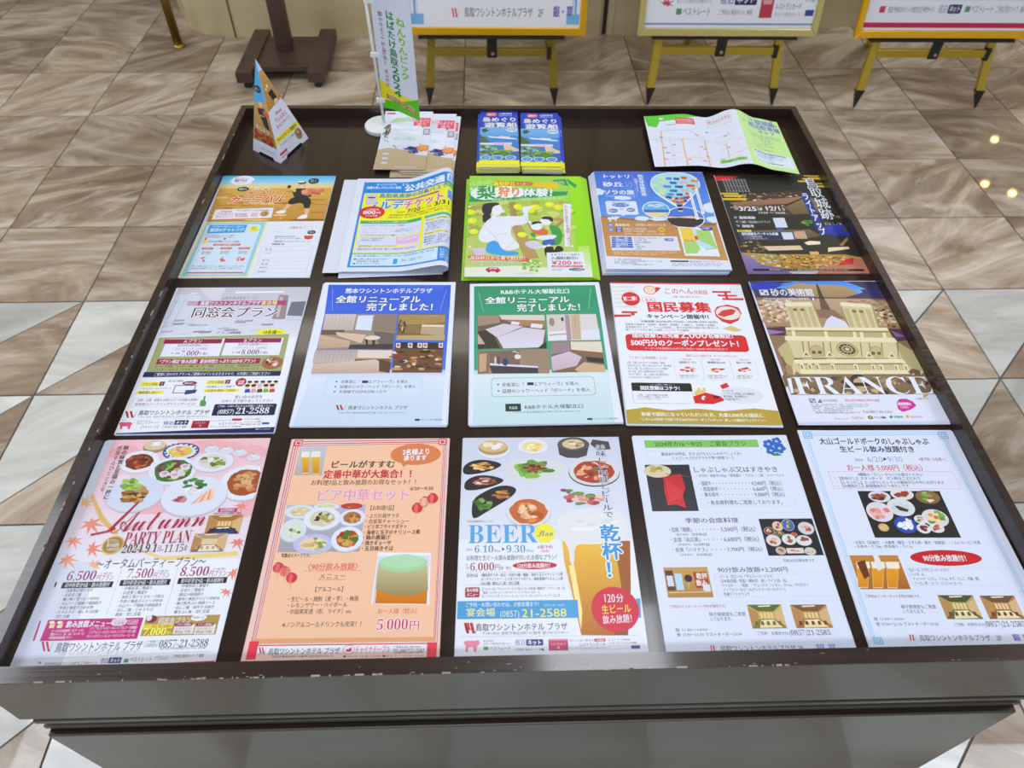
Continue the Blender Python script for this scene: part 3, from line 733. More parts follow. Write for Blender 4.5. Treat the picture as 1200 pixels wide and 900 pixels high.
a.R(252, 78, 355, 188, 'c8ccd8', 'b8b0a8'); beerglass(a, 268, 100, 300, 182, 'e8b83a', 'fff8ea'); beerglass(a, 305, 98, 340, 184, 'e8b83a', 'fff8ea')
a.part('photo#2'); a.R(195, 298, 498, 474, 'b8bcd0', 'a8a4b0')
a.dish(262, 325, 58, 26, 'eceef4', ['d8cfa0', 'c4c08a', 'e9e4c8']); a.dish(362, 305, 50, 12, 'f0f2f8', ['c8d8a0', 'e0e8c0']); a.dish(458, 302, 42, 12, 'b03a4a', ['c84a3a', 'e0a080'])
a.dish(345, 350, 72, 44, 'f4f6fa', ['d8d0b0', 'b8a060', '6a8a4a', '3a3a3a', 'e8e0d0']); a.dish(460, 345, 50, 32, 'f0f2f8', ['b8743c', '9c5a28', 'cfa060'])
a.dish(235, 395, 50, 44, 'e9eef0', ['e4e8d0', 'c0c8a0', 'f3f0e0', '5a8a4a']); a.dish(310, 445, 76, 38, 'c0c4f0', ['ead8b0', 'd8b890', 'f0e8d0', '8aa050', 'c89060'], 20); a.dish(440, 425, 62, 48, 'f4f6fa', ['b5502c', '9c3c20', 'e08a50', '4a7a30', 'd8b050'], 24)
a.T('写真はイメージです。', 190, 482, 306, 497, '332222', b=.01)
a.part('photo#3'); a.P([(556, 474), (756, 472), (748, 666), (528, 668)], 'ffffff'); a.R(545, 486, 745, 664, 'e8ecec', 'd8d4c8')
a.P([(550, 600), (742, 600), (738, 664), (544, 664)], 'e08a14', 'd07808'); a.P([(556, 520), (742, 520), (744, 612), (700, 630), (640, 634), (580, 628), (546, 610)], 'c8c498', 'a08c5c')
a.E(650, 513, 92, 33, 'a8d8a8'); a.E(650, 507, 84, 25, 'b4e0b8')
a.part('badge', 'orange speech bubble'); a.E(702, 104, 96, 40, 'df8250'); a.P([(640, 130), (680, 136), (655, 152)], 'df8250'); a.T('2名様より', 652, 84, 758, 106, 'ffffff', b=.05, tilt=.03); a.T('承ります', 656, 108, 744, 128, 'ffffff', b=.05, tilt=.03)
a.part('headline', 'red and black headline')
a.T('ビールがすすむ', 378, 132, 624, 158, '3a3a4a', b=.04); a.T('定番中華が大集合！！', 352, 166, 708, 196, 'cc2a44', b=.05); a.T('お料理7品と飲み放題のお得なセット！！', 304, 202, 716, 222, '35303c', b=.02)
a.T('ビア中華セット', 322, 238, 682, 282, 'e8607e', b=.02, o='f9dfe2', ow=.08); a.T('ビア中華セット', 322, 238, 682, 282, 'f3a4b0', b=-.02); a.T('6/20〜9/30', 680, 224, 768, 240, '2a2024', b=.03)
a.part('menu_text'); a.T('【お料理7品】', 518, 298, 628, 317, '3a2c2c')
for i, (t, x0, x1) in enumerate((('・よだれ鶏サラダ', 508, 638), ('・自家製チャーシュー', 504, 675), ('・ピリ辛フライドポテト', 500, 668), ('・海老と玉子のチリソース煮', 496, 716), ('・鶏の唐揚げ', 492, 602), ('・焼きギョーザ', 490, 606), ('・五目焼きそば', 487, 614))):
    a.T(t, x0, 328+i*20.5, x1, 345+i*20.5, '3a2c2c')
a.T('〈90分飲み放題〉', 276, 516, 494, 543, 'd84a44'); a.L([(274, 547), (492, 542)], .4, 'd84a44'); a.T('メニュー', 332, 553, 434, 577, 'b84a44'); a.L([(328, 580), (432, 577)], .4, 'b84a44')
a.T('【アルコール】', 306, 604, 434, 624, '3a2c2c'); a.T('・生ビール・焼酎（麦・芋）・梅酒', 208, 641, 480, 660, '3a2c2c'); a.T('・レモンサワー・ハイボール', 206, 664, 438, 683, '3a2c2c'); a.T('・中国果実酒（杏、ライチ）etc', 202, 688, 454, 707, '3a2c2c'); a.T('※ノンアルコールドリンクも充実！！', 192, 735, 502, 756, '3a2c2c')
for x, y, c in ((706, 306, 'd83040'), (735, 282, 'e89a84'), (765, 269, 'd83040'), (178, 536, 'd04858'), (203, 550, 'e08a84'), (228, 574, 'd03a48')):
    a.part('lantern#%d' % x); a.L([(x, y), (x-6, y+44)], .3, 'c86a5a'); a.E(x, y, 21, 19, c); a.E(x-4, y, 8, 18, 'e86a6c' if c != 'e89a84' else 'f0b8a4'); a.R(x-8, y-20, x+8, y-16, 'a83a2a'); a.R(x-8, y+16, x+6, y+20, 'd8a040')
a.part('price', 'large red price'); a.T('お一人様（税込）', 552, 682, 714, 702, 'd86a5a'); a.T(ser('5,000'), 548, 722, 668, 762, 'd01c54', b=-.015, o='ffffff', ow=.09); a.T('円', 670, 726, 712, 762, 'c82a54', b=.0, o='ffffff', ow=.08)
a.part('hotel_logo', 'red letter mark with the hotel name'); a.R(60, 812, 96, 880, 'ee3c58'); a.R(738, 806, 775, 862, 'ee3c58'); a.R(98, 822, 735, 850, 'ffffff')
logo_row(a, 102, 834, 408, 858, '2e2428'); a.T('鳥取市東品治町102番地 ☎(0857)27-8111', 150, 861, 385, 869, '444444', res=1)
a.E(442, 838, 22, 17, 'ffffff', edge='d83a5a', ew=.1); a.P([(430, 846), (434, 834), (440, 838), (446, 832), (452, 830), (454, 835), (450, 846)], 'd83a5a')
a.T('チャイナテーブル', 466, 822, 600, 850, 'ec3c64', b=.02); a.T('ご予約お問い合わせは', 610, 821, 715, 830, '333333', res=1); a.T('TEL(0857)21-2587', 608, 832, 728, 847, '222222', b=.01); a.T('■ランチ 11:30〜14:30 ■ディナー 17:30〜21:30', 420, 856, 728, 864, '555555', res=1)
a.finish(); under(a, 2, .0003, 'beer and Chinese set menu flyer lying beneath the top one')

# ---- BEER plan
a = flyer('white BEER Plan flyer with a tall glass of beer, middle of the front row', 0.0285, 0.067, 0.0018, 0.28, 0.985,
          [(544.3, 514.6), (723.9, 511.8), (759.7, 761.5), (532.5, 766.8)], 3.2125, 520, 500, ext=0.007)
a.part('background'); a.R(40, 20, 760, 900, 'fbfcfe'); a.R(60, 40, 700, 420, 'd8dbe8', 'f0f2f8')
a.part('photo', 'photographs of dishes')
a.dish(192, 88, 62, 34, 'eef0f6', None); a.E(190, 82, 56, 27, 'b89868'); a.E(190, 76, 52, 22, 'd8bc8a'); a.blob(190, 74, 42, 15, ['f6ead4', 'fffaf0', 'e8d4b0'], 9, .35)
a.dish(338, 76, 58, 28, 'f3f5f9', ['f0dca0', 'e8c868', 'fff4d0']); a.P([(430, 66), (548, 66), (538, 108), (505, 118), (465, 117), (436, 106)], '4a464c'); a.dish(489, 66, 60, 26, '5a565c', ['d8c4a0', 'b89468', 'f0e4cc', '7a9a50'], rim='3a363c'); a.P([(560, 48), (620, 56), (628, 84), (580, 88), (552, 66)], '4a464c')
a.sm = True
def leafdish(cx, cy, r, cols):
    a.P([(cx-r, cy+r*.42), (cx-r*.9, cy-r*.1), (cx-r*.1, cy-r*.35), (cx+r, cy-r*.12), (cx+r*.5, cy+r*.18), (cx-r*.3, cy+r*.38)], '26262c'); a.blob(cx-r*.05, cy+r*.02, r*.62, r*.22, cols, 26, .25)
leafdish(152, 150, 80, ['d8a050', 'e8bc74', 'b87c34', 'f0d090']); leafdish(158, 208, 82, ['a8604c', '8a4434', 'c88470', 'f0d8c8'])
a.P([(106, 344), (108, 280), (140, 252), (215, 218), (278, 228), (268, 256), (215, 290), (160, 322), (125, 345)], '26262c'); a.blob(150, 292, 40, 26, ['5f8a3a', '7fae4a', '3f6a28'], 22, .3); a.blob(222, 254, 42, 18, ['b8743c', 'd89850', '8a5024'], 20, .3)
a.P([(238, 136), (290, 116), (455, 128), (448, 170), (400, 204), (290, 208), (240, 170)], 'e8e8e0'); a.blob(340, 160, 92, 34, ['6aa03a', '8cc050', '4f8430'], 26, .28); a.blob(345, 158, 52, 22, ['8a4a30', 'b06a44', '6a3420', 'e0c0a0'], 26, .25)
a.dish(566, 168, 96, 52, 'e8e4dc', ['b0402c', 'c86040', '8a2c20', 'e8a880', 'f0e0d0', '5a7a3a'], 44, .8, rim='3a3434', size=.2)
a.P([(360, 214), (450, 205), (620, 240), (655, 290), (600, 318), (470, 300), (385, 262)], 'e6eaf4'); a.blob(530, 268, 80, 28, ['c86a64', 'e09a90', 'a8484c', 'f0c8c0', '6aa050'], 36, .25); a.blob(462, 240, 26, 14, ['8a3a6a', '5f9440'], 8, .35)
a.dish(320, 318, 86, 56, 'f0ece4', ['c86a34', 'e08a4c', 'b85424', 'f0b884'], 12, .82); a.blob(320, 316, 60, 36, ['f0c49c', 'f6d4b4', 'e8a878'], 22, .2); a.blob(318, 312, 14, 9, ['5a8a3a', 'e8d070'], 6, .4)
a.part('beer_glass_picture', 'tall glass of golden beer with thick foam')
a.P([(424, 330), (460, 305), (690, 305), (700, 430), (702, 620), (690, 780), (520, 780), (470, 620), (445, 450)], 'eef0f2')
a.sm = False; a.P([(446, 428), (700, 424), (703, 600), (690, 780), (516, 780), (486, 640), (452, 500)], 'f2c040', 'b86a10')
a.P([(640, 426), (700, 424), (703, 600), (692, 780), (640, 780), (668, 600)], 'a8601c', '8f4c14'); a.P([(470, 520), (490, 515), (520, 690), (516, 760), (500, 690)], 'fbe79c')
a.sm = True; a.P([(424, 400), (430, 340), (470, 312), (560, 300), (650, 308), (688, 340), (696, 425), (560, 440), (490, 436), (492, 512), (476, 520), (468, 440)], 'f6f4ee'); a.blob(560, 360, 110, 40, ['ffffff', 'faf6ee', 'eeece6'], 26, .2)
a.sm = False; a.part('headline', 'blue serif BEER headline')
a.T('※写真は料理盛付例のイメージです', 88, 352, 190, 360, '444444', res=1)
a.T(ser('BEER'), 90, 366, 352, 436, '58a8e4', b=-.004); a.E(380, 398, 38, 36, 'f4ee44'); a.T(scr('Plan'), 350, 382, 412, 410, '2f5f94', b=-.02, tilt=.1)
a.T('2024', 84, 458, 108, 466, '44607c'); a.T(ser('6.10'), 114, 446, 188, 472, '5a86b8', b=-.03); a.T('Mon', 190, 460, 214, 470, '5a86b8'); a.P([(219, 452), (230, 459), (219, 466)], '44607c'); a.T(ser('9.30'), 234, 444, 308, 471, '5a86b8', b=-.03); a.T('Mon', 310, 459, 338, 469, '5a86b8')
a.T('※要予約', 352, 443, 410, 457, 'c83a3a'); a.T('3名様〜', 366, 460, 404, 470, 'c83a3a', res=1)
a.T('お料理と生ビール飲み放題が付いたお得なプラン！', 84, 481, 434, 500, '2a2a34')
a.part('price', 'dark red price'); a.T('お一', 82, 514, 93, 524, '8a2020'); a.T('人様', 82, 526, 93, 536, '8a2020'); a.T(ser('6,000'), 97, 511, 190, 540, 'a83028', b=-.03); a.T('円', 190, 516, 212, 538, 'a83028'); a.T('(税･税込)', 212, 524, 254, 536, '8a3028', res=1)
a.E(342, 519, 84, 15, 'c81e2c'); a.T('120分飲み放題付！', 274, 511, 410, 529, 'ffffff', b=.03)
a.part('menu_text'); a.L([(80, 547), (452, 542)], .2, '888888'); a.L([(78, 595), (458, 592)], .2, '888888'); a.T('【料理9品】', 80, 553, 132, 566, '444444', res=1)
a.lines(['9種前菜サラダ・枝豆・お造り4種／鰻飯／海老と玉子のチリソース煮', 'ポークウィンナー・ピリ辛フライドポテト／鶏肉唐揚げとれんこん餅', '点心3種／鯛まぶし飯／杏仁豆腐'], 138, 547, 448, 594, '44444c')
a.R(78, 604, 133, 642, 'a83040', rad=.15); a.T('飲み放題', 84, 608, 128, 621, 'ffffff', b=.03); a.T('メニュー', 84, 624, 128, 638, 'ffffff', b=.03)
a.lines(['【アルコール】アサヒスーパードライ生ビール／日本酒（燗酒/冷）／ワイン（赤・白）', '　梅酒／ハイボール／レモンサワー／ノンアルコールビール', '【ソフトドリンク】ジンジャーエール／コーラ／オレンジジュース／ウーロン茶'], 138, 600, 462, 641, '55555c')
a.part('phone_band', 'blue reservation band'); a.R(48, 652, 505, 720, '4ba0dc'); a.P([(722, 640), (738, 640), (742, 712), (728, 712)], '4ba0dc')
a.T('ご予約・お問い合わせは、2F宴会場まで！', 78, 659, 366, 676, 'ffffff', b=.0); a.T('（平日10:00〜18:00）', 368, 663, 460, 673, 'dceefc', res=1); a.T('宴会場', 80, 683, 192, 714, 'f8f48c', b=.01); a.T('(0857)', 208, 690, 284, 714, 'f8f4c8', b=-.01); a.T('21-2588', 290, 682, 462, 713, 'f8f05c', b=.01)
a.part('hotel_logo', 'red letter mark with the hotel name'); logo_row(a, 72, 738, 464, 766, '1f1c20', b=.02); wmark(a, 72, 738, 60, 40); a.T('〒680-0835 鳥取市東品治町102番地 ☎(0857)27-8111', 140, 768, 470, 780, '8a8a94', res=1)
a.part('print_row'); a.L([(60, 792), (740, 778)], .2, '888888')
a.P([(70, 812), (80, 806), (115, 806), (124, 802), (134, 815), (122, 826), (118, 848), (108, 848), (106, 830), (88, 832), (86, 850), (76, 848), (78, 828)], 'e88ca4')
a.lines(['宿泊予約は', 'ポイント7%貯まる予約サイト'], 145, 800, 250, 822, '555560'); a.R(145, 828, 164, 840, '6a9a5a'); a.T('ベストレート', 170, 826, 250, 840, '4a7a5c'); a.T('宿泊', 264, 799, 304, 821, '7a74b0', b=.02)
a.R(307, 798, 372, 822, '3a3c94', rad=.15); a.T('ネット', 312, 801, 366, 819, 'ffffff', b=.05); a.T('ご予約は 宿泊ネット 検索', 264, 832, 372, 842, '555560', res=1); a.P([(366, 830), (376, 838), (370, 843)], '222222')
a.R(392, 796, 466, 840, 'c8406c'); a.R(392, 796, 466, 802, 'e88aa4'); a.T('レストランカード', 402, 810, 458, 820, 'ffe8f0'); a.T('W', 424, 824, 434, 834, 'ffffff')
a.T('ポイントが3つ貯まる', 470, 796, 562, 806, '555560', res=1); a.R(564, 793, 608, 805, 'd83a4a', rad=.4); a.T('入会無料', 570, 795, 602, 804, 'ffffff'); a.T('レストランカード', 508, 808, 608, 822, '33333c'); a.T('ワシントンホテルグループのレストランでご利用いただけます', 470, 826, 612, 834, '666670', res=1)
a.T('レストラン予約も', 618, 792, 702, 802, '555560', res=1); a.T('インターネットサイトが便利', 618, 804, 726, 813, '555560', res=1); a.R(622, 818, 700, 830, 'ffffff', edge='888890', ew=.0002); a.R(704, 817, 738, 830, '3a4a8c')
a.part('cheers', 'blue vertical toast lettering with white edge')
a.T('美味しい料理とビールで', 584, 66, 624, 340, '33456c', vert=True, b=.0, o='ffffff', ow=.05)
a.T('乾杯！', 594, 362, 672, 568, '3f97dc', vert=True, b=.045, o='ffffff', ow=.06)
a.part('badge', 'red round badge'); a.E(644, 681, 90, 86, 'd42440', n=40); a.T('120', 598, 624, 644, 655, 'ffffff', b=.0); a.T('分', 646, 624, 676, 655, 'ffffff', b=0); a.T('生ビール', 592, 664, 704, 697, 'f8ee4c', b=.0, tilt=.05); a.T('飲み放題！', 596, 702, 724, 734, 'ffffff', b=.0, tilt=.05)
a.finish(); under(a, 5, .0003, 'BEER Plan flyer lying beneath the top one')

# ---- banquet plan, plain white
a = flyer('white price list flyer with green title bar, blue flowers and raw meat photo', 0.2545, 0.0697, 0.0008, 0.18, 0.985,
          [(740.9, 511.5), (920.4, 510.9), (1003.8, 758.3), (779.8, 761.4)], 3.2143, 730, 500, ext=0.008)
a.part('background'); a.R(40, 20, 760, 960, 'eef2fc')
a.part('title_bar', 'green title bar'); a.R(82, 52, 510, 80, '86c868'); a.T('2024年7/16〜9/25　ご宴会プラン', 118, 57, 466, 76, '2c4a2c', b=.0)
a.part('flowers', 'blue bellflowers')
for x, y, r in ((548, 68, 20), (578, 58, 18), (590, 84, 22), (558, 92, 18)):
    for i in range(5):
        t = i*1.257; a.E(x+r*.6*math.cos(t), y+r*.5*math.sin(t), r*.5, r*.4, '2f6ac8', n=8)
    a.E(x, y, r*.3, r*.25, 'a8d0f4', n=8)
a.P([(560, 108), (580, 100), (600, 110), (570, 112)], '3f8a3c')
a.part('menu_text')
a.R(88, 93, 522, 128, 'eef2fc', edge='a8acb8', ew=.0002); a.T('歓送会や定例会、打ち上げなどにいかがでしょうか！', 145, 98, 455, 110, '444450', res=1); a.T('しゃぶしゃぶ又はすきやき食べ放題コース', 185, 113, 420, 124, '444450', res=1)
a.T('しゃぶしゃぶ又はすきやき', 262, 152, 585, 173, '2c3038'); a.T('・先付け・国産牛(150g) ・野菜盛り ・うどん ・ご飯 ・シャーベット', 275, 179, 608, 190, '444450')
for i, (t, p) in enumerate((('・国産牛・・・・・・・・・・・・', '4,240円（税込）'), ('・鳥取和牛・・・・・・・・・', '6,660円（税込）'), ('・黒毛和牛・・・・・・・・・', '9,080円（税込）'))):
    a.T(t, 284+i*4, 206+i*21, 482+i*6, 222+i*21, '2c3038'); a.T(p, 484+i*6, 205+i*21, 608+i*7, 222+i*21, '2c3038', b=.01)
a.R(294, 270, 648, 298, 'eef2fc', edge='a8acb8', ew=.0002); a.T('・各会席料理もご用意しております。', 312, 277, 612, 293, '2c3038'); a.L([(126, 330), (690, 322)], .15, 'b0b4c4')
a.T('季節の会席料理', 234, 343, 436, 362, '2c3038')
for i, (t, t2, p) in enumerate((('・会席「朝顔」・・・・・・・', '（あさがお）【お料理8品】', '5,500円（税込）'), ('・会席「向日葵」・・・・・', '（ひまわり）【お料理9品】', '6,600円（税込）'), ('・会席「ハマナス」・・・・', '（はまなす）【お料理9品】', '7,700円（税込）'))):
    a.T(t, 168+i*6, 378+i*38, 366+i*14, 396+i*37, '2c3038'); a.T(p, 368+i*12, 376+i*38, 514+i*13, 395+i*37, '2c3038', b=.01); a.T(t2, 192+i*8, 400+i*38, 322+i*10, 410+i*38, '444450', res=1)
a.T('写真は向日葵会席です', 604, 497, 722, 508, '333340', res=1); a.L([(140, 517), (745, 508)], .15, 'b0b4c4')
a.T('90分飲み放題+2,200円', 356, 527, 622, 547, '24282f', b=.01)
a.R(352, 552, 800, 638, 'eef2fc', edge='a8acb8', ew=.0002); a.lines(['・ビール（生ビール アサヒスーパードライ）', '・日本酒(熱燗、常温)・焼酎(芋、麦)・ワイン(赤、白)', '・ウイスキー　・梅酒　・チューハイ（ レモン、ライム、カルピス ）', '・ノンアルコールビール(サントリーオールフリー)', '・各種ソフトドリンク'], 362, 554, 706, 636, '33363f')
a.L([(160, 664), (830, 652)], .15, 'b0b4c4')
a.T('ご予約はインターネット予約が便利です。', 170, 669, 398, 682, 'b03a50', res=1); a.T('椅子席個室もご用意', 324, 697, 464, 712, '333340'); a.T('しております。', 328, 715, 420, 730, '333340')
a.T('昼 11:30〜14:00', 196, 757, 318, 770, '33363f', res=1); a.T('夜 17:30〜21:30 ラストオーダー20:30', 202, 774, 450, 788, '33363f', res=1)
a.T('ご予約･お問合せは', 506, 770, 626, 783, '33363f', res=1); a.T(ser('(0857)21-2585'), 626, 763, 784, 783, '33363f', b=-.02)
a.part('photo', 'photographs of food and dining rooms')
a.R(96, 144, 268, 318, '25242c', '33333c'); a.E(130, 168, 52, 24, 'd8d0b0'); a.blob(120, 162, 40, 16, ['f0c080', 'e8e0c8', 'c8a860', '90a850'], 10, .35)
a.L([(160, 178), (262, 190)], .7, '8a5a34'); a.P([(152, 190), (218, 178), (236, 230), (226, 262), (238, 306), (200, 292), (170, 296), (158, 250)], 'c8202c', 'd83438')
for i in range(8): a.L([(164+i*8, 200+i*5), (180+i*6, 282-i*2)], .35, 'e87474')
a.part('photo#2'); a.R(530, 346, 735, 484, '1f222a')
for x, y, rx, ry, c in ((552, 392, 20, 15, '7a3a3c'), (583, 374, 20, 18, 'e0c8a0'), (622, 370, 24, 22, '3a6ab8'), (590, 402, 18, 9, '5a6a4a'), (690, 382, 30, 24, 'e0e0e6'), (568, 428, 28, 22, 'ece8e4'), (626, 424, 27, 21, 'f4f0ea'), (682, 428, 30, 20, 'f0ece8'), (596, 466, 20, 15, 'c8b8b0'), (706, 468, 22, 15, 'd8d4d0'), (645, 405, 12, 7, 'd06a30')):
    a.E(x, y, rx, ry, c, edge='c8c4c8', ew=.08); a.blob(x, y, rx*.6, ry*.6, ['c07048', 'e8b890', '9c5030', 'd8d0b0', 'b84a50', '6a8a4a'], 8, .45)
a.R(618, 456, 682, 476, 'e8dcd0'); a.blob(650, 466, 26, 7, ['c85a3c', 'd88a5c', 'e8b080'], 8, .3)
a.part('photo#3'); a.R(160, 528, 330, 642, 'c89c50', 'b08444'); a.R(163, 540, 193, 616, '5a3418'); a.R(166, 560, 190, 600, 'e8e4f0'); a.R(198, 552, 226, 614, 'b8d8f0'); a.E(246, 570, 15, 14, '2a1420'); a.L([(247, 584), (250, 610)], .5, 'e8e4e4')
a.R(270, 546, 322, 606, 'b03024'); a.T('乾杯', 276, 550, 318, 572, 'f6e8d8', b=.06); a.T('飲み', 276, 576, 318, 598, 'f6e8d8', b=.06); a.R(302, 592, 330, 618, 'efece4', rad=.2); a.L([(172, 624), (332, 620)], .8, 'f0d8a0')
a.part('photo#4'); room(a, 478, 668, 608, 758, 'c8b050', '5a6a3a', '8a7a34', 'ecd9a4', '6a6a34'); a.part('photo#5'); room(a, 642, 668, 780, 756, 'c89048', '7a5a3c', 'a8703c', 'f0d8a8', '6a3c24')
a.part('hotel_logo', 'red letter mark with the hotel name'); wmark(a, 328, 822, 28, 20, 'c83a44'); a.T('鳥取ワシントンホテルプラザ 2F', 366, 822, 682, 843, '33363f'); a.T('銀 翠', 728, 816, 806, 838, '7a64c8', b=.02)
a.finish(); under(a, 3, .0003, 'white price list flyer with green title bar lying beneath the top one')

# ---- pork shabu-shabu
a = flyer('white hot pot plan flyer with a double blue border, front right corner of the table', 0.480, 0.0749, 0.0008, -0.4, 1.0,
          [(933.5, 505), (1117, 504), (1243.7, 754), (1018.5, 757)], 3.2143, 920, 490, ext=0.010)
a.part('background'); a.R(40, 30, 1000, 960, 'eef2fc')
a.part('border', 'blue double line border')
for d in (0, 8, 14): a.L([(64+d, 56+d*.8), (612-d, 50+d*.8)], .45, '58b0e8'); a.L([(64+d, 56), (330+d, 850)], .45, '58b0e8'); a.L([(600-d, 50), (1010-d, 846)], .45, '58b0e8')
for x, y in ((82, 64), (600, 62), (350, 842)):
    a.R(x-17, y-12, x+17, y+14, '58b0e8'); a.R(x-13, y-9, x+13, y+11, 'eef2fc'); a.R(x-9, y-6, x+9, y+8, '58b0e8'); a.R(x-5, y-3, x+5, y+5, 'eef2fc')
a.part('headline', 'dark headline'); a.T('大山ゴールドポークのしゃぶしゃぶ', 126, 75, 545, 100, '2e3048', b=.035); a.T('生ビール飲み放題付き', 204, 106, 492, 129, '2e3048', b=.035)
a.T('2024', 262, 154, 292, 163, '555a70'); a.T('6/20', 308, 145, 370, 166, '6496cc', b=-.01); a.P([(372, 148), (384, 155), (372, 162)], '2a3040'); a.T('9/30', 386, 145, 446, 165, '6496cc', b=-.01); a.T('※要予約（2名様〜）', 506, 148, 618, 161, 'b02a50', b=.02)
a.T('お一人様 5,000円（税込）', 230, 176, 538, 200, 'c0284c', b=.0)
a.part('menu_text'); a.R(170, 202, 652, 268, 'eef2fc', edge='c86a74', ew=.0003)
a.T('3種類の「だし」から1つお選びください', 272, 208, 522, 220, '2a2c38', b=.01); a.T('・【昆布だし】スタンダード　ポン酢ほご主だれで', 180, 223, 514, 235, '2a2c38', b=.01); a.T('・【レモンだし】さっぱりしたレモンの酸味が口の中に広がります', 186, 238, 604, 250, '2a2c38', b=.01); a.T('・【火鍋風だし】麻辣風味のピリ辛だしです', 192, 252, 470, 264, '2a2c38', b=.01)
a.T('・お造り（近海付）・大根煮（粗豆・うずら卵・焼き・青梗菜）・こんにゃくピリ辛煮', 250, 465, 740, 478, '33363f'); a.T('・お肉ポーク170g・野菜盛り・うどん', 256, 482, 482, 493, '33363f')
a.R(468, 566, 832, 632, 'eef2fc', edge='a8acb8', ew=.0002); a.lines(['・生ビール（アサヒスーパードライ）', '・ハイボール', '・チューハイ（レモン、ライム、ゆず、りんご、巨峰、桃）', '・ウーロン茶・コーラ・ジンジャーエール'], 468, 566, 736, 632, '33363f')
a.L([(282, 662), (905, 652)], .15, 'b0b4c4'); a.T('ご予約はインターネット予約が便利です。', 298, 669, 520, 681, '444450', res=1); a.T('椅子席個室もご用意', 436, 706, 570, 721, '333340'); a.T('しております。', 442, 724, 536, 739, '333340')
a.T('昼 11:30〜14:00', 332, 754, 446, 767, '33363f', res=1); a.T('夜 17:30〜21:30 ラストオーダー20:30', 342, 772, 580, 786, '33363f', res=1); a.T('ご予約･お問合せは', 636, 772, 750, 784, '33363f', res=1); a.T(ser('(0857)21-2585'), 750, 764, 906, 785, '33363f', b=-.02)
a.part('badge', 'red oval badge'); a.E(608, 528, 136, 30, 'c81c24', n=36); a.T('90分飲み放題付！', 520, 517, 698, 541, 'ffffff', b=.035)
a.part('photo', 'photographs of hot pot, beer and dining rooms')
a.R(305, 276, 626, 453, '262222')
for x, y, rx, ry, c, cs in ((356, 298, 42, 22, 'e8e4e4', ['7a3c2c', 'a85a40', '5a2a20']), (442, 288, 44, 22, 'f0eae4', ['9c3a28', 'b0503c']), (540, 298, 46, 26, '8a6a40', ['4f8a34', '7ab04c', 'e8e4d0', 'c8402c']), (357, 356, 50, 38, 'f0e4e4', ['e89c94', 'f0b8b0', 'd87c78']), (438, 338, 52, 34, 'eceae8', ['d8dcdc', 'e4e6e4']), (455, 404, 42, 32, '2a50b8', ['f0f0f4', 'ffffff']), (568, 378, 50, 34, 'e8e4dc', ['e8a040', '5a9a3c', 'd86a30', '7ab050', 'f0d8a0']), (512, 384, 24, 17, 'f0eeec', ['6a8a44', 'd8b8a0']), (524, 418, 26, 19, 'f0eeec', ['8a3a34', '5a2c28']), (574, 416, 28, 18, 'f0eeec', ['a8503c', 'c88a5c']), (372, 415, 20, 15, 'd8b078', ['e0bc84'])):
    a.E(x, y, rx, ry, c); a.blob(x, y, rx*.75, ry*.75, cs, 16, .35)
a.P([(414, 334), (425, 332), (468, 348), (462, 356), (432, 350)], '3c3c28')
a.part('photo#2'); a.R(262, 521, 450, 649, 'c88430', 'a86420')
for x in (268, 325, 380): beerglass(a, x, 545, x+50, 645, 'e8a020', 'fff4dc')
a.P([(268, 548), (300, 540), (318, 600), (298, 612)], '6a3414'); a.P([(330, 522), (350, 520), (372, 570), (350, 580)], 'f6f2ea')
a.part('photo#3'); room(a, 592, 668, 728, 758, 'a8a04c', '4a4a34', '6a5c34', 'e8dcb0', '4a4a2c'); a.part('photo#4'); room(a, 752, 668, 885, 756, 'b88044', '6a4c34', '8a5a34', 'f0dcb0', '5a3424')
a.part('hotel_logo', 'red letter mark with the hotel name'); wmark(a, 466, 818, 30, 22, 'c83a44'); a.T('鳥取ワシントンホテルプラザ　2F', 504, 817, 816, 840, '33363f'); a.T('銀', 858, 812, 886, 838, '6a50c0', b=.03); a.T('翠', 896, 812, 922, 838, '6a50c0', b=.03)
a.finish(); under(a, 3, .0003, 'white hot pot plan flyer with blue border lying beneath the top one')

# ================================================================ middle row
a = flyer('reunion plan flyer with grey classroom photo and olive panel, left end of middle row', -0.436, 0.371, 0.0025, 0.46, 1.003,
          [(206.7, 336.7), (362.9, 337), (318.9, 508.9), (138, 508)], 4.5, 140, 320)
a.part('background'); a.R(-20, 60, 1020, 900, 'ffffff')
a.part('photo', 'pale classroom photograph')
a.R(255, 75, 985, 340, 'c4c6d4', 'ececf4'); a.P([(420, 78), (560, 78), (520, 150), (470, 140)], 'e8e4ec'); a.P([(610, 98), (870, 98), (862, 108), (606, 108)], 'f8faff'); a.P([(380, 104), (410, 104), (396, 112), (350, 112)], 'f4f6ff')
a.P([(296, 110), (430, 120), (350, 250), (220, 260)], 'e6e8f2'); a.L([(310, 130), (250, 250)], .8, 'a8aab8'); a.L([(345, 135), (290, 250)], .8, 'b0b2c0'); a.L([(285, 150), (420, 150)], .6, 'a8aab8')
a.P([(842, 118), (892, 122), (870, 252), (800, 250)], '988c90'); a.P([(845, 130), (862, 130), (838, 240), (822, 240)], 'c8b8bc'); a.P([(905, 158), (985, 155), (960, 236), (880, 232)], '6c7486'); a.P([(880, 236), (962, 238), (956, 262), (874, 262)], 'd8dae4')
random.seed(5)
for i in range(26):
    x = random.uniform(215, 780); y = random.uniform(250, 325); a.P([(x, y), (x+60, y-2), (x+50, y+8), (x-8, y+9)], random.choice(['a8aab8', 'd4d6e0', 'b8bac8', '9496a4']))
a.P([(175, 345), (960, 330), (960, 350), (170, 360)], 'f4f4f8')
a.part('headline', 'large dark red headline')
a.T('記憶を呼び覚ます一日！', 538, 126, 738, 144, '66506a', o='ffffff', ow=.04)
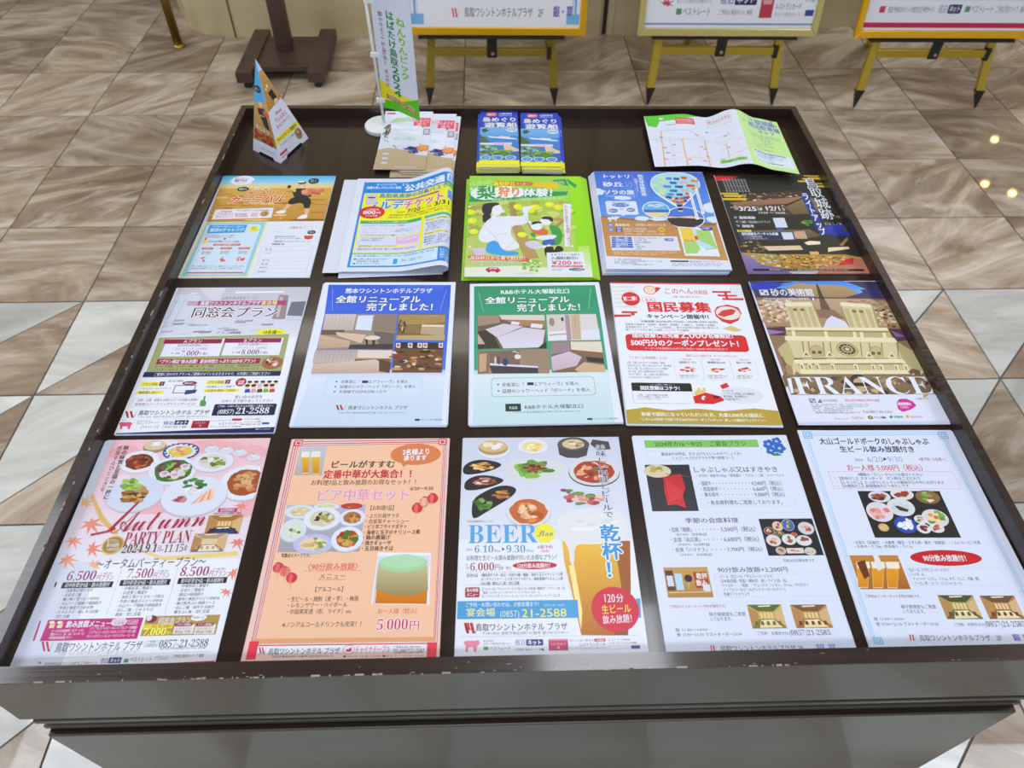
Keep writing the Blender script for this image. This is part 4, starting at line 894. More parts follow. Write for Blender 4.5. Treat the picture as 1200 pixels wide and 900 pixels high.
a.R(355, 150, 880, 174, 'b0407c'); a.R(355, 150, 410, 174, 'c8a8c0', 'c8a8c0'); a.T('鳥取ワシントンホテルプラザ', 422, 152, 742, 172, 'ffffff', b=.04); a.T('宴会場', 745, 152, 830, 172, 'f8e88c', b=.04)
a.T('同窓会プラン', 378, 184, 836, 240, '5c1c34', b=.028, o='ffffff', ow=.05)
a.lines(['同級生がふたたび、教室でのひとときを再現して', '心ゆくまでお楽しみいただけるプランです', 'ぜひ恩師もご一緒に楽しいひとときを'], 400, 246, 800, 300, 'f4f4fa', b=.02); a.T('プラン内容', 500, 316, 640, 330, '66607a', res=1)
a.E(796, 322, 78, 20, 'f0ec34'); a.T('10名様〜', 752, 312, 850, 332, '3a3a2a', b=.03)
a.part('price_panel', 'olive green price panel')
a.P([(212, 345), (893, 332), (845, 548), (135, 556)], 'a4ac78')
for x0, x1, y, t, p in ((232, 540, 352, 'Aプラン', '7,000'), (548, 852, 350, 'Bプラン', '8,000')):
    a.R(x0, y, x1, y+96, 'fbfbff', edge='8a7a3a', ew=.0004); a.R(x0+4, y+3, x1-2, y+27, '96164a'); a.T(t, (x0+x1)/2-46, y+5, (x0+x1)/2+50, y+25, 'ffffff', b=.02)
    a.T('和洋中全9品料理付プラン', x0+75, y+30, x1-70, y+43, '6a4a58', res=1); a.R(x0+50, y+47, x1-60, y+62, 'fbfbff', edge='b07a94', ew=.0002, rad=.4); a.T('フリードリンク（120分付）', x0+60, y+49, x1-70, y+60, '6a4a58', res=1)
    a.T('お一人様', x0+42, y+72, x0+86, y+84, '5a2a3c', res=1); a.T(sit(p), x0+92, y+65, x0+186, y+90, '5a2438', b=-.02); a.T('円（税込）', x0+188, y+74, x0+238, y+88, '5a2438', res=1)
a.R(200, 460, 738, 488, 'a41a50'); a.T('“プラン限定”飲み放題！宴会時間たっぷり120分のプラン！', 214, 464, 726, 484, 'ffffff', b=.04)
a.lines(['ビール・日本酒・ウイスキー・焼酎（麦・芋）・梅酒・ワイン（赤・白）・中国果実酒（ライチ）', 'ノンアルコールビール・カクテル・ウーロン茶・オレンジジュース・ジンジャーエール・コーラ'], 190, 490, 745, 524, '44482c')
a.E(802, 486, 56, 34, 'a86850'); a.blob(800, 482, 40, 24, ['e8d8c8', '6a2a24', 'c89060', 'f4ece4', '8a3c34'], 20, .3)
a.R(132, 528, 845, 554, '14205c'); a.T('ご要望に合わせたプランもご提案させていただきますので、お気軽にご相談ください', 186, 533, 792, 549, 'ffffff', b=.01)
a.part('benefits', 'benefit boxes and small drawings')
for x, y, n in ((120, 580, '1'), (460, 574, '2')):
    a.R(x, y, x+95, y+22, 'f0ec34'); a.T('プラン特典', x+8, y+3, x+88, y+19, '3a4a8a', b=.02); a.R(x+97, y-2, x+122, y+20, '7a1c3c'); a.T(n, x+104, y+2, x+114, y+17, 'ffffff')
a.T('パウジュスカール入りアナーア', 116, 608, 278, 620, '555564', res=1); a.R(98, 626, 238, 642, 'f0ec5c'); a.T('無料貸し出し！', 110, 627, 228, 641, '8a1c3c', b=.03); a.T('思い出の場面を', 262, 570, 344, 581, '555564', res=1)
a.R(290, 598, 400, 640, '333340'); a.R(294, 601, 396, 637, 'ffffff'); a.E(372, 588, 38, 11, '7a1c4c'); a.T('無料貸し', 346, 583, 398, 594, 'ffffff', b=.02); a.P([(352, 624), (412, 622), (402, 640), (345, 648)], '34487c')
a.T('10名様以上でご来館で', 452, 602, 606, 614, '555564', res=1); a.R(446, 621, 628, 636, 'f0ec5c'); a.T('1名様を無料ご招待！', 452, 622, 622, 636, '8a1c3c', b=.02); a.E(638, 586, 28, 22, 'b0203c'); a.T('1名様', 620, 576, 656, 587, 'ffffff', b=.03); a.T('無料', 622, 588, 654, 600, 'ffffff', b=.03)
for i, c in enumerate(('d0a0c0', '3a3a4c', 'a8b8e8', 'e8c0a0', 'c83a3a')): a.E(684+i*34, 592, 12, 11, 'f4ccb4'); a.E(684+i*34, 585, 12, 6, '2c2420')
for i, c in enumerate(('2848b0', 'e89cb8', '3c3c44', '6ac03c', 'c84844')): a.P([(656+i*32, 642), (660+i*32, 624), (684+i*32, 622), (686+i*32, 640)], c); a.E(672+i*32, 612, 13, 12, 'f4ccb4'); a.E(672+i*32, 604, 13, 7, ['3a2a24', '2c2420', 'c8c8d0'][i % 3])
a.R(82, 660, 448, 710, 'ffffff', edge='666674', ew=.0002); a.T('出席・江東・恩愛のお祝いにビール宅配の皆様に', 106, 667, 420, 682, '555564'); a.T('乾杯用スパークリングワインサービス！', 92, 688, 416, 704, 'a83460', b=.02); a.P([(424, 708), (430, 680), (442, 676), (448, 656), (456, 656), (452, 678), (460, 690), (454, 710)], '5aa04c')
a.T('思い出や近況を', 606, 656, 752, 672, '5a3c6a', tilt=.01); a.T('心ゆくまで語り合ってください', 538, 676, 806, 692, '5a3c6a')
a.part('hotel_logo', 'red letter mark with the hotel name'); wmark(a, 44, 730, 62, 34); a.T('鳥取ワシントンホテル プラザ', 112, 728, 476, 752, '24242c', b=.03); a.T('〒680-0835 鳥取市東品治町102番地 ☎(0857)27-8111', 104, 756, 470, 766, '8a8a94', res=1)
a.part('phone_box', 'navy telephone box'); a.R(494, 700, 818, 760, '141c48', rad=.1); a.T('ご予約・お問い合わせはお気軽にご連絡ください', 516, 706, 806, 717, 'ffffff', res=1, b=.01); a.T(sit('(0857)'), 518, 728, 604, 750, 'ffffff', b=.0); a.T(sit('21-2588'), 612, 720, 786, 751, 'ffffff', b=.0)
a.part('print_row'); a.L([(30, 776), (810, 766)], .2, '888888')
a.P([(15, 790), (25, 786), (70, 786), (84, 792), (74, 804), (70, 822), (60, 822), (58, 808), (32, 808), (30, 822), (20, 822), (20, 804)], 'e05a7c')
a.lines(['宿泊予約は', 'ポイント7%貯まる', '予約サイト'], 104, 780, 222, 800, '555560'); a.T('【ベストレート】', 120, 804, 222, 820, '3a4a4a', b=.02); a.T('宿泊', 240, 784, 294, 803, '5a64b8', b=.03); a.R(298, 780, 368, 803, '142050'); a.T('ネット', 304, 783, 364, 800, 'ffffff', b=.05); a.T('ご予約は 宿泊 で 検索', 232, 808, 360, 820, '555560')
a.R(386, 784, 474, 822, 'a81c34'); a.T('レストラン', 402, 790, 456, 800, 'ffffff'); a.T('W', 424, 804, 434, 814, 'ffffff'); a.T('ワシントンホテルグループの', 480, 780, 590, 789, '555560', res=1); a.R(592, 775, 644, 787, 'c83a4c', rad=.4); a.T('レストランカード', 524, 793, 644, 808, '33333c', b=.01); a.T('ポイントが貯まる入会費無料', 480, 812, 640, 820, '555560', res=1)
a.T('レストラン予約は', 654, 775, 740, 785, '555560', res=1); a.T('インターネットが便利', 650, 790, 744, 799, '555560', res=1); a.R(746, 797, 784, 808, '3a64b0'); a.T('無料の会員制度でお得にご利用', 640, 803, 740, 811, '555560', res=1)
a.P([(0, 842), (812, 822), (806, 856), (-14, 870)], '14205c'); a.T('鳥取ワシントンホテルプラザ', 712, 829, 792, 836, 'ffffff', res=1)
a.finish(); under(a, 6, .0003, 'reunion plan flyer lying beneath the top one', keep=())

def renewal(label, under_label, x, y, z, deg, sc, corners, k, ox, oy, top, bot, hotel, hotel2, colA, colB, tint, frame_col, blue):
    a = flyer(label, x, y, z, deg, sc, corners, k, ox, oy)
    a.part('background'); a.R(-20, 30, 1020, 900, 'f4f8ff')
    if blue:
        a.P([(262, 66), (940, 66), (930, 225), (905, 560), (165, 560), (240, 230)], colA, colB)
        a.P([(165, 540), (905, 540), (905, 580), (160, 590)], 'b8ccf0', 'f0f6ff'); a.P([(155, 585), (905, 575), (895, 690), (118, 700)], 'eef5fd', 'dceaf8'); a.P([(118, 700), (895, 690), (885, 845), (62, 850)], 'dceaf8', 'cfe2f6')
        for i in range(22):
            for j in range(4): a.E(640+i*12, 75+j*9, 3.4-j*.4, 2.6-j*.3, '5c94ec', n=6)
    else:
        a.P([(77, 75), (742, 68), (770, 230), (812, 555), (80, 565), (78, 240)], colA, colB)
        a.P([(80, 545), (812, 540), (815, 572), (80, 578)], 'bcdcd4', 'eefaf6'); a.P([(80, 575), (816, 568), (828, 690), (76, 700)], 'eef8f8', 'd8eef0'); a.P([(76, 700), (828, 690), (845, 830), (74, 846)], 'd8eef0', 'c8e4ec')
        for i in range(18):
            for j in range(5): a.E(520+i*12, 85+j*10, 3.6-j*.4, 2.8-j*.3, '4cc4a0', n=6)
    a.part('headline', 'bold white headline')
    return a
# blue renewal notice
a = renewal('blue hotel renewal notice flyer with four room photos, second in the middle row', '', -0.204, 0.3815, 0.0035, 0.0, 1.0,
            [(380.7, 331.6), (533, 331), (522.5, 499.4), (340.5, 499.9)], 4.738, 330, 320, 0, 0, '', '', '2a5ce0', '3f7ae8', '', '', True)
a.T('熊本ワシントンホテルプラザ', 354, 86, 836, 113, 'f4f8ff', b=.045); a.T('全館リニューアル', 302, 128, 772, 166, 'ffffff', b=.05, o='1c3ca0', ow=.045); a.T('完了しました！', 470, 170, 876, 210, 'ffffff', b=.05, o='1c3ca0', ow=.045)
a.L([(284, 90), (282, 210)], .4, 'c8d8ff'); a.L([(914, 90), (880, 208)], .4, 'c8d8ff')
a.part('photo', 'photographs of renovated hotel rooms and dining room')
a.P([(245, 230), (642, 229), (617, 425), (200, 424)], '9c8c80'); a.P([(245, 230), (415, 230), (396, 320), (228, 322)], 'd4c8c4', 'c0b4b0')
for i in range(7): a.L([(262+i*22, 232), (244+i*22, 320)], .6, 'b4a8a4')
a.P([(425, 238), (510, 236), (496, 322), (408, 316)], 'e8f0fa'); a.P([(520, 232), (640, 232), (630, 330), (500, 322)], '8f7c74'); a.P([(225, 318), (350, 318), (340, 345), (220, 345)], '6c5240')
a.P([(215, 345), (380, 380), (378, 412), (200, 424)], 'd0b49c', 'c0a48c'); a.P([(300, 330), (470, 345), (440, 392), (310, 350)], 'dcc0a8'); a.P([(510, 325), (628, 335), (618, 410), (540, 400)], '6a625c'); a.P([(380, 400), (618, 395), (616, 425), (370, 424)], '403430')
a.P([(462, 365), (472, 410), (478, 412), (478, 372)], '282424'); a.P([(500, 372), (508, 412), (516, 412), (520, 365)], '282424'); a.E(504, 362, 46, 13, 'e8dcd0', edge='3a3430', ew=.05)
a.part('photo#2'); a.P([(648, 229), (910, 229), (902, 376), (634, 372)], '7c6236'); a.P([(650, 232), (908, 232), (906, 276), (780, 285), (648, 290)], 'a88c50'); a.P([(775, 285), (905, 285), (900, 348), (768, 340)], 'b8a488'); a.P([(640, 348), (905, 345), (902, 376), (634, 372)], 'c0a474')
for i in range(9): a.L([(690+i*9, 290), (686+i*9, 335)], .35, 'd0b48c')
a.blob(668, 300, 28, 50, ['3a2c20', '5a4030', 'e8dcb8', '7a5c38'], 20, .2); a.blob(830, 238, 70, 4, ['fff0c8'], 8, .1); a.P([(780, 290), (900, 292), (898, 300), (778, 298)], 'f0e4c0')
a.part('photo#3'); a.P([(190, 428), (614, 430), (598, 558), (168, 562)], 'c8a890'); a.P([(190, 428), (420, 430), (400, 498), (172, 498)], 'b8a8ac', 'c8bcbc'); a.P([(424, 430), (612, 432), (606, 476), (418, 472)], 'e8d8cc')
for i in range(9): a.L([(210+i*22, 430), (196+i*22, 496)], .6, 'a49498')
a.P([(410, 480), (604, 478), (598, 520), (530, 500), (405, 492)], '7a5c48'); a.P([(176, 510), (520, 482), (556, 500), (552, 545), (400, 558), (168, 562)], 'dcc8c0', 'c4a894'); a.P([(540, 480), (606, 500), (598, 558), (540, 548)], '5c4032')
a.part('photo#4'); a.P([(630, 385), (900, 388), (888, 556), (610, 556)], '6c4a34'); a.P([(630, 385), (900, 388), (898, 425), (626, 420)], '2c2424')
for x in (645, 712, 765, 795, 882): a.P([(x-12, 390), (x+14, 390), (x+12, 418), (x-12, 416)], 'f0e8e4'); a.P([(x-6, 396), (x+8, 396), (x+6, 410), (x-6, 410)], 'c84a34')
random.seed(3)
for i in range(46):
    x = random.uniform(620, 880); y = random.uniform(430, 545); a.E(x, y, random.uniform(8, 34), random.uniform(4, 9), random.choice(['2a201c', '8a2c20', 'e8d8bc', 'c89c60', '4a3424', 'f0e8dc', 'a86c3c']), n=9, jit=.15)
a.part('notice_box', 'rounded pale blue notice box')
a.R(246, 580, 780, 688, 'c0dcf4', rad=.16); a.R(250, 584, 776, 684, 'e6f0fb', rad=.16)
for y, x0, t, x1 in ((606, 306, '全客室に「　　エアウィーヴ」を導入', 700), (634, 300, '話題のシャワーヘッド「ボリーナ」を導入', 744), (662, 294, '大浴場でのびのびゆったり', 584)):
    a.E(x0, y, 5, 4, '1c1c24', n=10); a.T(t, x0+24, y-9, x1, y+9, '3c4254')
a.R(446, 600, 480, 614, '2c3444')
a.part('hotel_logo', 'red letter mark with the hotel name'); wmark(a, 302, 736, 56, 28); a.T('熊本ワシントンホテル プラザ', 370, 740, 696, 762, '22222a', b=.02); a.T('〒860-0807 熊本市中央区下通1丁目 TEL 096-355-0410', 312, 774, 684, 784, '5c6474', res=1); a.R(738, 813, 764, 824, '1c2c54'); a.T('ワシントンホテル株式会社', 768, 812, 890, 823, '3c4454', res=1)
a.finish(); under(a, 9, .00032, 'blue hotel renewal notice lying beneath the top one', keep=(), j=.0015)
# green renewal notice
a = renewal('green hotel renewal notice flyer with four bedroom photos, middle of the middle row', '', 0.033, 0.382, 0.0035, 1.24, 0.99,
            [(552, 333), (700.9, 330.6), (727.5, 495.6), (552.2, 499.4)], 4.737, 540, 320, 0, 0, '', '', '1e9468', '3ca884', '', '', False)
a.T('R&Bホテル大塚駅北口', 222, 92, 604, 118, 'f4fff8', b=.045); a.T('全館リニューアル', 138, 134, 602, 170, 'ffffff', b=.05, o='0c6444', ow=.045); a.T('完了しました！', 312, 174, 696, 214, 'ffffff', b=.05, o='0c6444', ow=.045)
a.L([(100, 102), (130, 218)], .4, 'c8f0e0'); a.L([(718, 88), (706, 206)], .4, 'c8f0e0')
a.part('photo', 'photographs of renovated bedrooms and reception')
a.P([(100, 240), (464, 235), (476, 425), (100, 428)], '6c5848'); a.P([(215, 237), (464, 236), (466, 268), (230, 262)], 'e4d4cc'); a.P([(100, 240), (215, 240), (222, 280), (100, 300)], 'a08878'); a.P([(245, 262), (466, 270), (468, 310), (300, 290)], 'a8825c')
a.P([(100, 330), (240, 300), (180, 340), (220, 420), (100, 428)], '382c28'); a.P([(140, 318), (240, 285), (350, 300), (205, 362)], 'dcd4e0'); a.P([(205, 362), (350, 306), (468, 320), (455, 400), (430, 418), (240, 424)], 'd8cede', 'ece6f0')
a.P([(285, 272), (330, 278), (322, 294), (280, 288)], 'f4f0f6'); a.P([(392, 284), (456, 290), (450, 312), (388, 306)], 'f4f0f6'); a.P([(100, 340), (140, 400), (100, 400)], 'c8aca0'); a.P([(452, 400), (476, 385), (476, 425), (430, 424)], '2c2422')
a.part('photo#2'); a.P([(474, 234), (746, 230), (770, 376), (484, 382)], 'd8ccc8'); a.P([(575, 236), (600, 236), (612, 376), (588, 380)], 'a890a0'); a.P([(606, 236), (655, 234), (664, 370), (618, 372)], 'c8b098'); a.P([(660, 236), (746, 232), (764, 330), (668, 330)], 'e8e0dc')
a.P([(482, 330), (580, 322), (588, 374), (486, 380)], 'f4f2f6'); a.P([(490, 346), (582, 338), (584, 346), (492, 354)], 'b8a8a8'); a.P([(665, 322), (764, 316), (770, 374), (668, 374)], 'f0eef4'); a.E(562, 260, 7, 12, '3c3434'); a.E(505, 275, 14, 22, '9c8c80', edge='5c4c44'); a.L([(630, 250), (634, 310)], .5, '7c7478')
a.part('photo#3'); a.P([(102, 440), (490, 428), (492, 562), (100, 566)], 'a08874'); a.P([(102, 440), (165, 438), (160, 560), (102, 564)], '8c6c54'); a.P([(108, 455), (150, 452), (146, 550), (108, 555)], 'c4a488')
for i in range(16): a.L([(350+i*9, 436), (352+i*9, 556)], .3, '8c7460')
a.P([(165, 440), (330, 434), (330, 520), (165, 510)], '7c6458'); a.P([(160, 512), (428, 526), (430, 562), (180, 562)], '3c3848'); a.P([(168, 506), (300, 514), (430, 522), (428, 532), (166, 518)], 'e8e4f4')
a.E(250, 500, 16, 20, '2c3c78'); a.E(214, 490, 5, 26, '4c4040'); a.E(196, 490, 5, 22, 'e8e4e0'); a.E(318, 470, 18, 14, 'f4e8dc'); a.blob(308, 444, 30, 6, ['fff8e8'], 5, .3)
a.part('photo#4'); a.P([(498, 386), (774, 382), (796, 552), (504, 558)], '7c6454'); a.P([(498, 388), (600, 386), (604, 440), (500, 455)], '9c8894')
for i in range(8): a.L([(504+i*12, 390), (508+i*12, 446)], .5, '7c6c7c')
a.P([(606, 386), (774, 384), (782, 446), (610, 430)], 'e8dccc'); a.P([(610, 430), (782, 446), (784, 470), (640, 450)], '8c6444'); a.P([(500, 470), (600, 440), (668, 470), (640, 520), (508, 550)], 'd4c4d4', 'c8b4c8'); a.P([(628, 540), (680, 500), (790, 515), (796, 550), (650, 554)], 'd0b090'); a.P([(690, 470), (785, 478), (790, 505), (700, 495)], '2c2424')
a.part('notice_box', 'rounded pale green notice box')
a.R(174, 582, 740, 688, '90ccb4', rad=.16); a.R(178, 586, 736, 684, 'eaf4f6', rad=.16)
for y, x0, t, x1 in ((624, 212, '全客室に「　　エアウィーヴ」を導入', 650), (659, 214, '話題のシャワーヘッド「ボリーナ」を導入', 712)):
    a.E(x0, y, 5, 4.5, '1c1c24', n=10); a.T(t, x0+20, y-13, x1, y+8, '3c4a4c')
a.R(370, 612, 405, 628, '2c3444')
a.part('hotel_logo', 'dark green square mark with the hotel name'); a.R(252, 730, 336, 772, '16342c'); a.T('R&B', 272, 744, 318, 760, 'e0eee4', b=.02); a.T('R&Bホテル大塚駅北口', 354, 734, 678, 757, '22282a', b=.0); a.T('〒170-0004 東京都豊島区北大塚2丁目 TEL 03-5907-1155', 288, 769, 658, 779, '5c6868', res=1); a.R(696, 809, 724, 819, '1c3434'); a.T('ワシントンホテル株式会社', 730, 807, 862, 817, '3c4a4c', res=1)
a.finish(); under(a, 9, .00032, 'green hotel renewal notice lying beneath the top one', keep=(), j=.0015)

# citizens campaign flyer
a = flyer('white and red citizens coupon campaign flyer with mustard bottom band, fourth in the middle row', 0.2547, 0.3803, 0.0035, -1.19, 1.002,
          [(716.3, 331), (866.2, 331.6), (915, 499.9), (737, 499)], 4.736, 700, 320)
a.part('background'); a.R(60, 40, 1030, 900, 'fcfdfd'); a.P([(75, 50), (790, 54), (792, 62), (77, 60)], 'e0202c')
for i in range(6):
    for j in range(6): a.E(100+i*20+j*3, 80+j*22, 11, 7, 'f0eee6', edge='dfe0d4', ew=.12, n=12)
    for j in range(5): a.E(740+i*14, 70+j*16, 9, 6, 'f0eee6', edge='dfe0d4', ew=.12, n=12)
a.part('badge', 'red round badge'); a.E(190, 146, 50, 38, 'd8202c'); a.T('第二弾！', 148, 134, 238, 158, 'ffffff', b=.05, tilt=.03)
for pts in ([(98, 236), (190, 234), (192, 246), (100, 250)], [(140, 216), (225, 216), (226, 226), (142, 228)], [(190, 224), (210, 224), (212, 240), (192, 240)], [(634, 98), (738, 98), (740, 108), (636, 108)], [(700, 108), (716, 108), (726, 140), (710, 142)], [(664, 118), (770, 120), (772, 128), (668, 128)], [(690, 138), (806, 138), (808, 150), (692, 148)]): a.part('ribbon#%d%d' % pts[0]); a.P(pts, 'd8303c')
a.part('headline', 'bold red headline'); a.E(294, 96, 34, 25, 'fcecdc', edge='d8303c', ew=.12); a.E(294, 94, 20, 13, 'f0d8b8'); a.P([(325, 78), (355, 82), (340, 100), (322, 112)], 'd8303c')
a.T('このへん', 370, 84, 532, 118, 'd8303c', b=.01, tilt=.02); a.T('共和国', 534, 96, 610, 118, 'c83c3c', b=.02); a.T('〜鳥取・兵庫・岡山にまたがる〜', 412, 127, 580, 137, '8a4a4a', res=1)
a.E(288, 150, 38, 17, 'ffffff', edge='d8303c', ew=.08); a.T('拡充', 268, 142, 310, 160, 'd8303c')
a.T('国民募集', 278, 164, 626, 218, 'd81c28', b=.06); a.T('キャンペーン開催中！', 276, 232, 640, 256, '1c1c20', b=.05); a.T('対象期間 2024年6月17日(月)〜2024年10月31日(月)', 245, 267, 664, 279, '2c2c30', b=.03)
a.lines(['鳥取県の鳥取市・岩美町・若桜町・智頭町・八頭町と、兵庫県の香美町・', '新温泉町からなる「このへん共和国」。県の大自然を山海の幸に恵まれた', '輝くエリアを共に楽しむ国民（ファン）を大募集！'], 162, 283, 672, 328, '4c4c54')
a.part('mascot_sticker', 'round red sticker with a red creature outline'); a.P([(648, 210), (660, 186), (720, 174), (780, 190), (796, 222), (780, 262), (735, 284), (690, 270), (655, 240)], 'd8303c'); a.E(722, 222, 66, 38, 'fbf0e0'); a.P([(664, 232), (690, 208), (740, 198), (766, 206), (752, 228), (700, 244)], 'd83c34'); a.P([(690, 310), (740, 292), (800, 318), (760, 326)], 'd8c47c')
a.part('coupon_panel', 'red rounded coupon panel')
a.R(165, 345, 828, 438, 'd8242c', rad=.2); a.T('国民登録した先着', 198, 340, 455, 364, 'ffffff', b=.06, o='c81c24', ow=.05); a.T('2,000', 458, 334, 608, 364, 'ffffff', b=.04, o='c81c24', ow=.05); a.T('名様限定！', 612, 340, 768, 364, 'ffffff', b=.06, o='c81c24', ow=.05)
a.T('500円分のクーポンプレゼント！', 190, 376, 806, 410, 'ffffff', b=.055); a.T('クーポン対象期間は2024年7月1日(月)〜2024年10月31日(月)まで', 265, 418, 720, 430, 'ffe8e4', b=.02)
a.part('menu_text'); a.T('「このへん共和国」とは？', 174, 468, 402, 484, 'c83c3c', b=.01)
a.lines(['共和・兵庫にまたがる7つの自治体が「国境」', 'を設け生まれる、美しい海と山からなる、食べ物が', 'おいしい国。美しい自然とゆったりした時間が', '流れる国。自然と特産物が共有する日常。', 'みんなで訪れて、楽しく自由に巡る国民が気に', 'なる人はどなたでも国民になれます！'], 176, 496, 418, 594, '5c5c64')
a.T('国民になるとお得なサポーターキットがもらえる！', 492, 456, 782, 470, 'c83c3c')
for x0, x1, t in ((432, 582, '国民認定クーポン'), (586, 740, '情報配信LINE'), (744, 882, '限定イベント参加')):
    a.R(x0, 480, x1, 596, 'fcfcfc', edge='8c8c94', ew=.0002, rad=.08); a.T(t, x0+22, 494, x1-34, 506, '2c2c30', b=.03); a.blob((x0+x1)/2-4, 540, 42, 16, ['d83034', 'c82428', 'e8b44c'], 12, .3); a.T('先着2000名様', x0+40, 479, x0+90, 488, 'c83c3c', res=1); a.lines(['先着順で国民に登録した方', 'に配信・進呈されます'], x0+24, 568, x1-22, 590, '5c5c64')
a.R(200, 616, 530, 730, 'fcfcfc', edge='3c3c44', ew=.0003, rad=.06); a.R(196, 616, 522, 662, '161618', rad=.1); a.T('＼「このへん共和国」に登録しよう！／', 282, 622, 432, 630, 'e0e0e0', res=1); a.T('国民登録はコチラ！', 242, 634, 474, 656, 'ffffff', b=.06)
a.lines(['ご兄弟・ご友人が登録の方は共通', 'アプリを起動してご登録ください！', 'こちらの二次元コードから'], 226, 678, 404, 712, '2c2c30', b=.02)
a.E(570, 672, 34, 20, 'e8c878'); a.E(562, 650, 8, 10, 'e8c878'); a.E(590, 650, 8, 10, 'e8c878'); a.P([(530, 690), (600, 668), (690, 690), (700, 712), (640, 732), (540, 728)], 'd8242c'); a.P([(640, 682), (676, 690), (668, 702), (640, 696)], '5c1418'); a.blob(592, 696, 20, 14, ['ffffff', 'f4f4f4'], 5, .4); a.P([(676, 628), (712, 612), (728, 634), (690, 648)], 'd8242c')
a.E(795, 682, 118, 46, 'f0f1f3'); a.lines(['クーポンは', '「このへん共和国」内の飲食店、', '観光施設、宿泊施設など', 'で利用可能です。'], 694, 650, 876, 712, '4c4c54')
a.part('bottom_band', 'mustard wavy bottom band'); a.P([(162, 768), (270, 752), (400, 768), (560, 758), (700, 770), (860, 754), (992, 766), (1018, 842), (174, 838)], 'bca13c'); a.P([(174, 838), (1018, 842), (1019, 848), (175, 845)], '9aa47c')
a.T('新規で国民になっていただいた方、先着2,000名の国民に', 248, 781, 912, 802, 'fffbe8', b=.045); a.T('“このへん共和国”で利用できる500円分のクーポンプレゼント！詳しくは鳥取市ウェブサイトへ', 246, 812, 926, 828, 'fffbe8', b=.03)
a.finish(); under(a, 9, .00032, 'red and white coupon campaign flyer lying beneath the top one', keep=(), j=.0015)

# sand sculpture exhibition flyer
a = flyer('sand sculpture cathedral exhibition flyer lettered FRANCE, right end of the middle row', 0.4835, 0.384, 0.0045, 0.0, 0.997,
          [(879.5, 333.7), (1027, 328), (1116, 493.6), (930, 493)], 4.736, 870, 320)
a.part('background'); a.R(30, 30, 1180, 840, 'f2f3fb')
a.part('photo', 'photograph of a huge sand sculpture cathedral')
a.P([(45, 60), (745, 40), (1075, 665), (250, 670)], '8a6c52', '9a7c60')
a.P([(45, 62), (745, 42), (790, 135), (80, 150)], '2c2c58', '4a3c60'); a.P([(120, 92), (300, 48), (560, 44), (700, 90), (640, 112), (560, 72), (300, 70), (240, 100)], '3a7ce8', '6ab0f4')
a.P([(50, 75), (150, 62), (230, 78), (150, 110), (60, 110)], '2a3cb8'); a.P([(650, 90), (740, 75), (780, 130), (700, 130)], '34346c')
a.P([(236, 100), (300, 66), (560, 72), (640, 112), (560, 135), (300, 140)], 'b89c74', 'a08460')
a.P([(80, 165), (240, 150), (700, 138), (820, 170), (880, 290), (130, 300)], 'c0a284', 'a88a6c')
random.seed(11)
for i in range(90):
    x = random.uniform(100, 250); y = random.uniform(160, 275); a.E(x, y, 12, 7, random.choice(['e0c8ac', 'b49478', '8c6c54', 'd0b494', 'f0dcc4']), n=6, jit=.3)
for i in range(70):
    x = random.uniform(725, 850); y = random.uniform(195, 285); a.E(x, y, 14, 7, random.choice(['d8bc98', 'a88860', '5c4434', 'c8ac84', 'ecd8b8']), n=6, jit=.3)
for i in range(60):
    x = random.uniform(540, 830); y = random.uniform(150, 195); a.E(x, y, 18, 5, random.choice(['c8ac88', '9c8060', 'b49874']), n=6, jit=.3)
a.P([(130, 310), (235, 300), (230, 350), (150, 350)], '58304c'); a.P([(800, 300), (885, 300), (920, 360), (850, 370)], '5c3850'); a.P([(130, 318), (230, 330), (150, 345)], '9c7cb8'); a.P([(820, 308), (910, 340), (850, 345)], '8c6ca0')
for i in range(26):
    x = random.uniform(195, 250) if i % 2 else random.uniform(900, 1010); y = random.uniform(400, 640); a.P([(x, y), (x+30, y-34), (x+44, y+40), (x+14, y+60)], random.choice(['e0ccb0', 'a88c6c', 'c8ac88', '7c6048']))
S = ['d8cca0', 'c4b684', 'ece4c0', '94845c']
a.P([(236, 185), (382, 178), (430, 306), (262, 308)], S[0]); a.P([(540, 172), (712, 180), (748, 304), (590, 308)], S[0]); a.P([(382, 178), (400, 190), (440, 302), (430, 306)], 'a8986c'); a.P([(712, 180), (728, 192), (760, 302), (748, 304)], 'a8986c')
for x0 in (246, 282, 318, 354): a.P([(x0, 196), (x0+20, 194), (x0+50, 300), (x0+34, 301)], S[1]); a.L([(x0+24, 196), (x0+54, 300)], .5, S[3])
for x0 in (556, 596, 636, 676): a.P([(x0, 196), (x0+20, 195), (x0+54, 300), (x0+38, 301)], S[1]); a.L([(x0+24, 196), (x0+56, 300)], .5, S[3])
for x in (285, 325, 612, 652): a.E(x, 209, 13, 7, '7c6c44')
a.P([(232, 172), (372, 164), (386, 186), (232, 192)], S[2]); a.P([(534, 160), (702, 168), (716, 186), (538, 180)], S[2])
a.P([(404, 68), (412, 66), (446, 140), (480, 205), (432, 208), (420, 140)], '4a3830'); a.P([(420, 150), (448, 146), (486, 208), (430, 212)], '6c5444'); a.P([(396, 205), (500, 204), (560, 250), (420, 250)], '8c705c')
a.P([(436, 306), (456, 262), (484, 236), (510, 246), (560, 266), (590, 306)], 'eceaf4')
a.P([(232, 312), (800, 296), (835, 362), (240, 366)], S[1]); a.P([(228, 306), (480, 300), (800, 294), (806, 312), (236, 322)], S[2]); a.P([(240, 320), (805, 312), (808, 322), (244, 328)], '9c8c5c'); a.P([(240, 374), (852, 372), (856, 386), (246, 388)], '9c8c5c'); a.P([(225, 352), (838, 350), (858, 374), (228, 376)], S[2])
for i in range(40): x = 262+i*13.5; a.L([(x, 324), (x+6, 352)], .35, S[3])
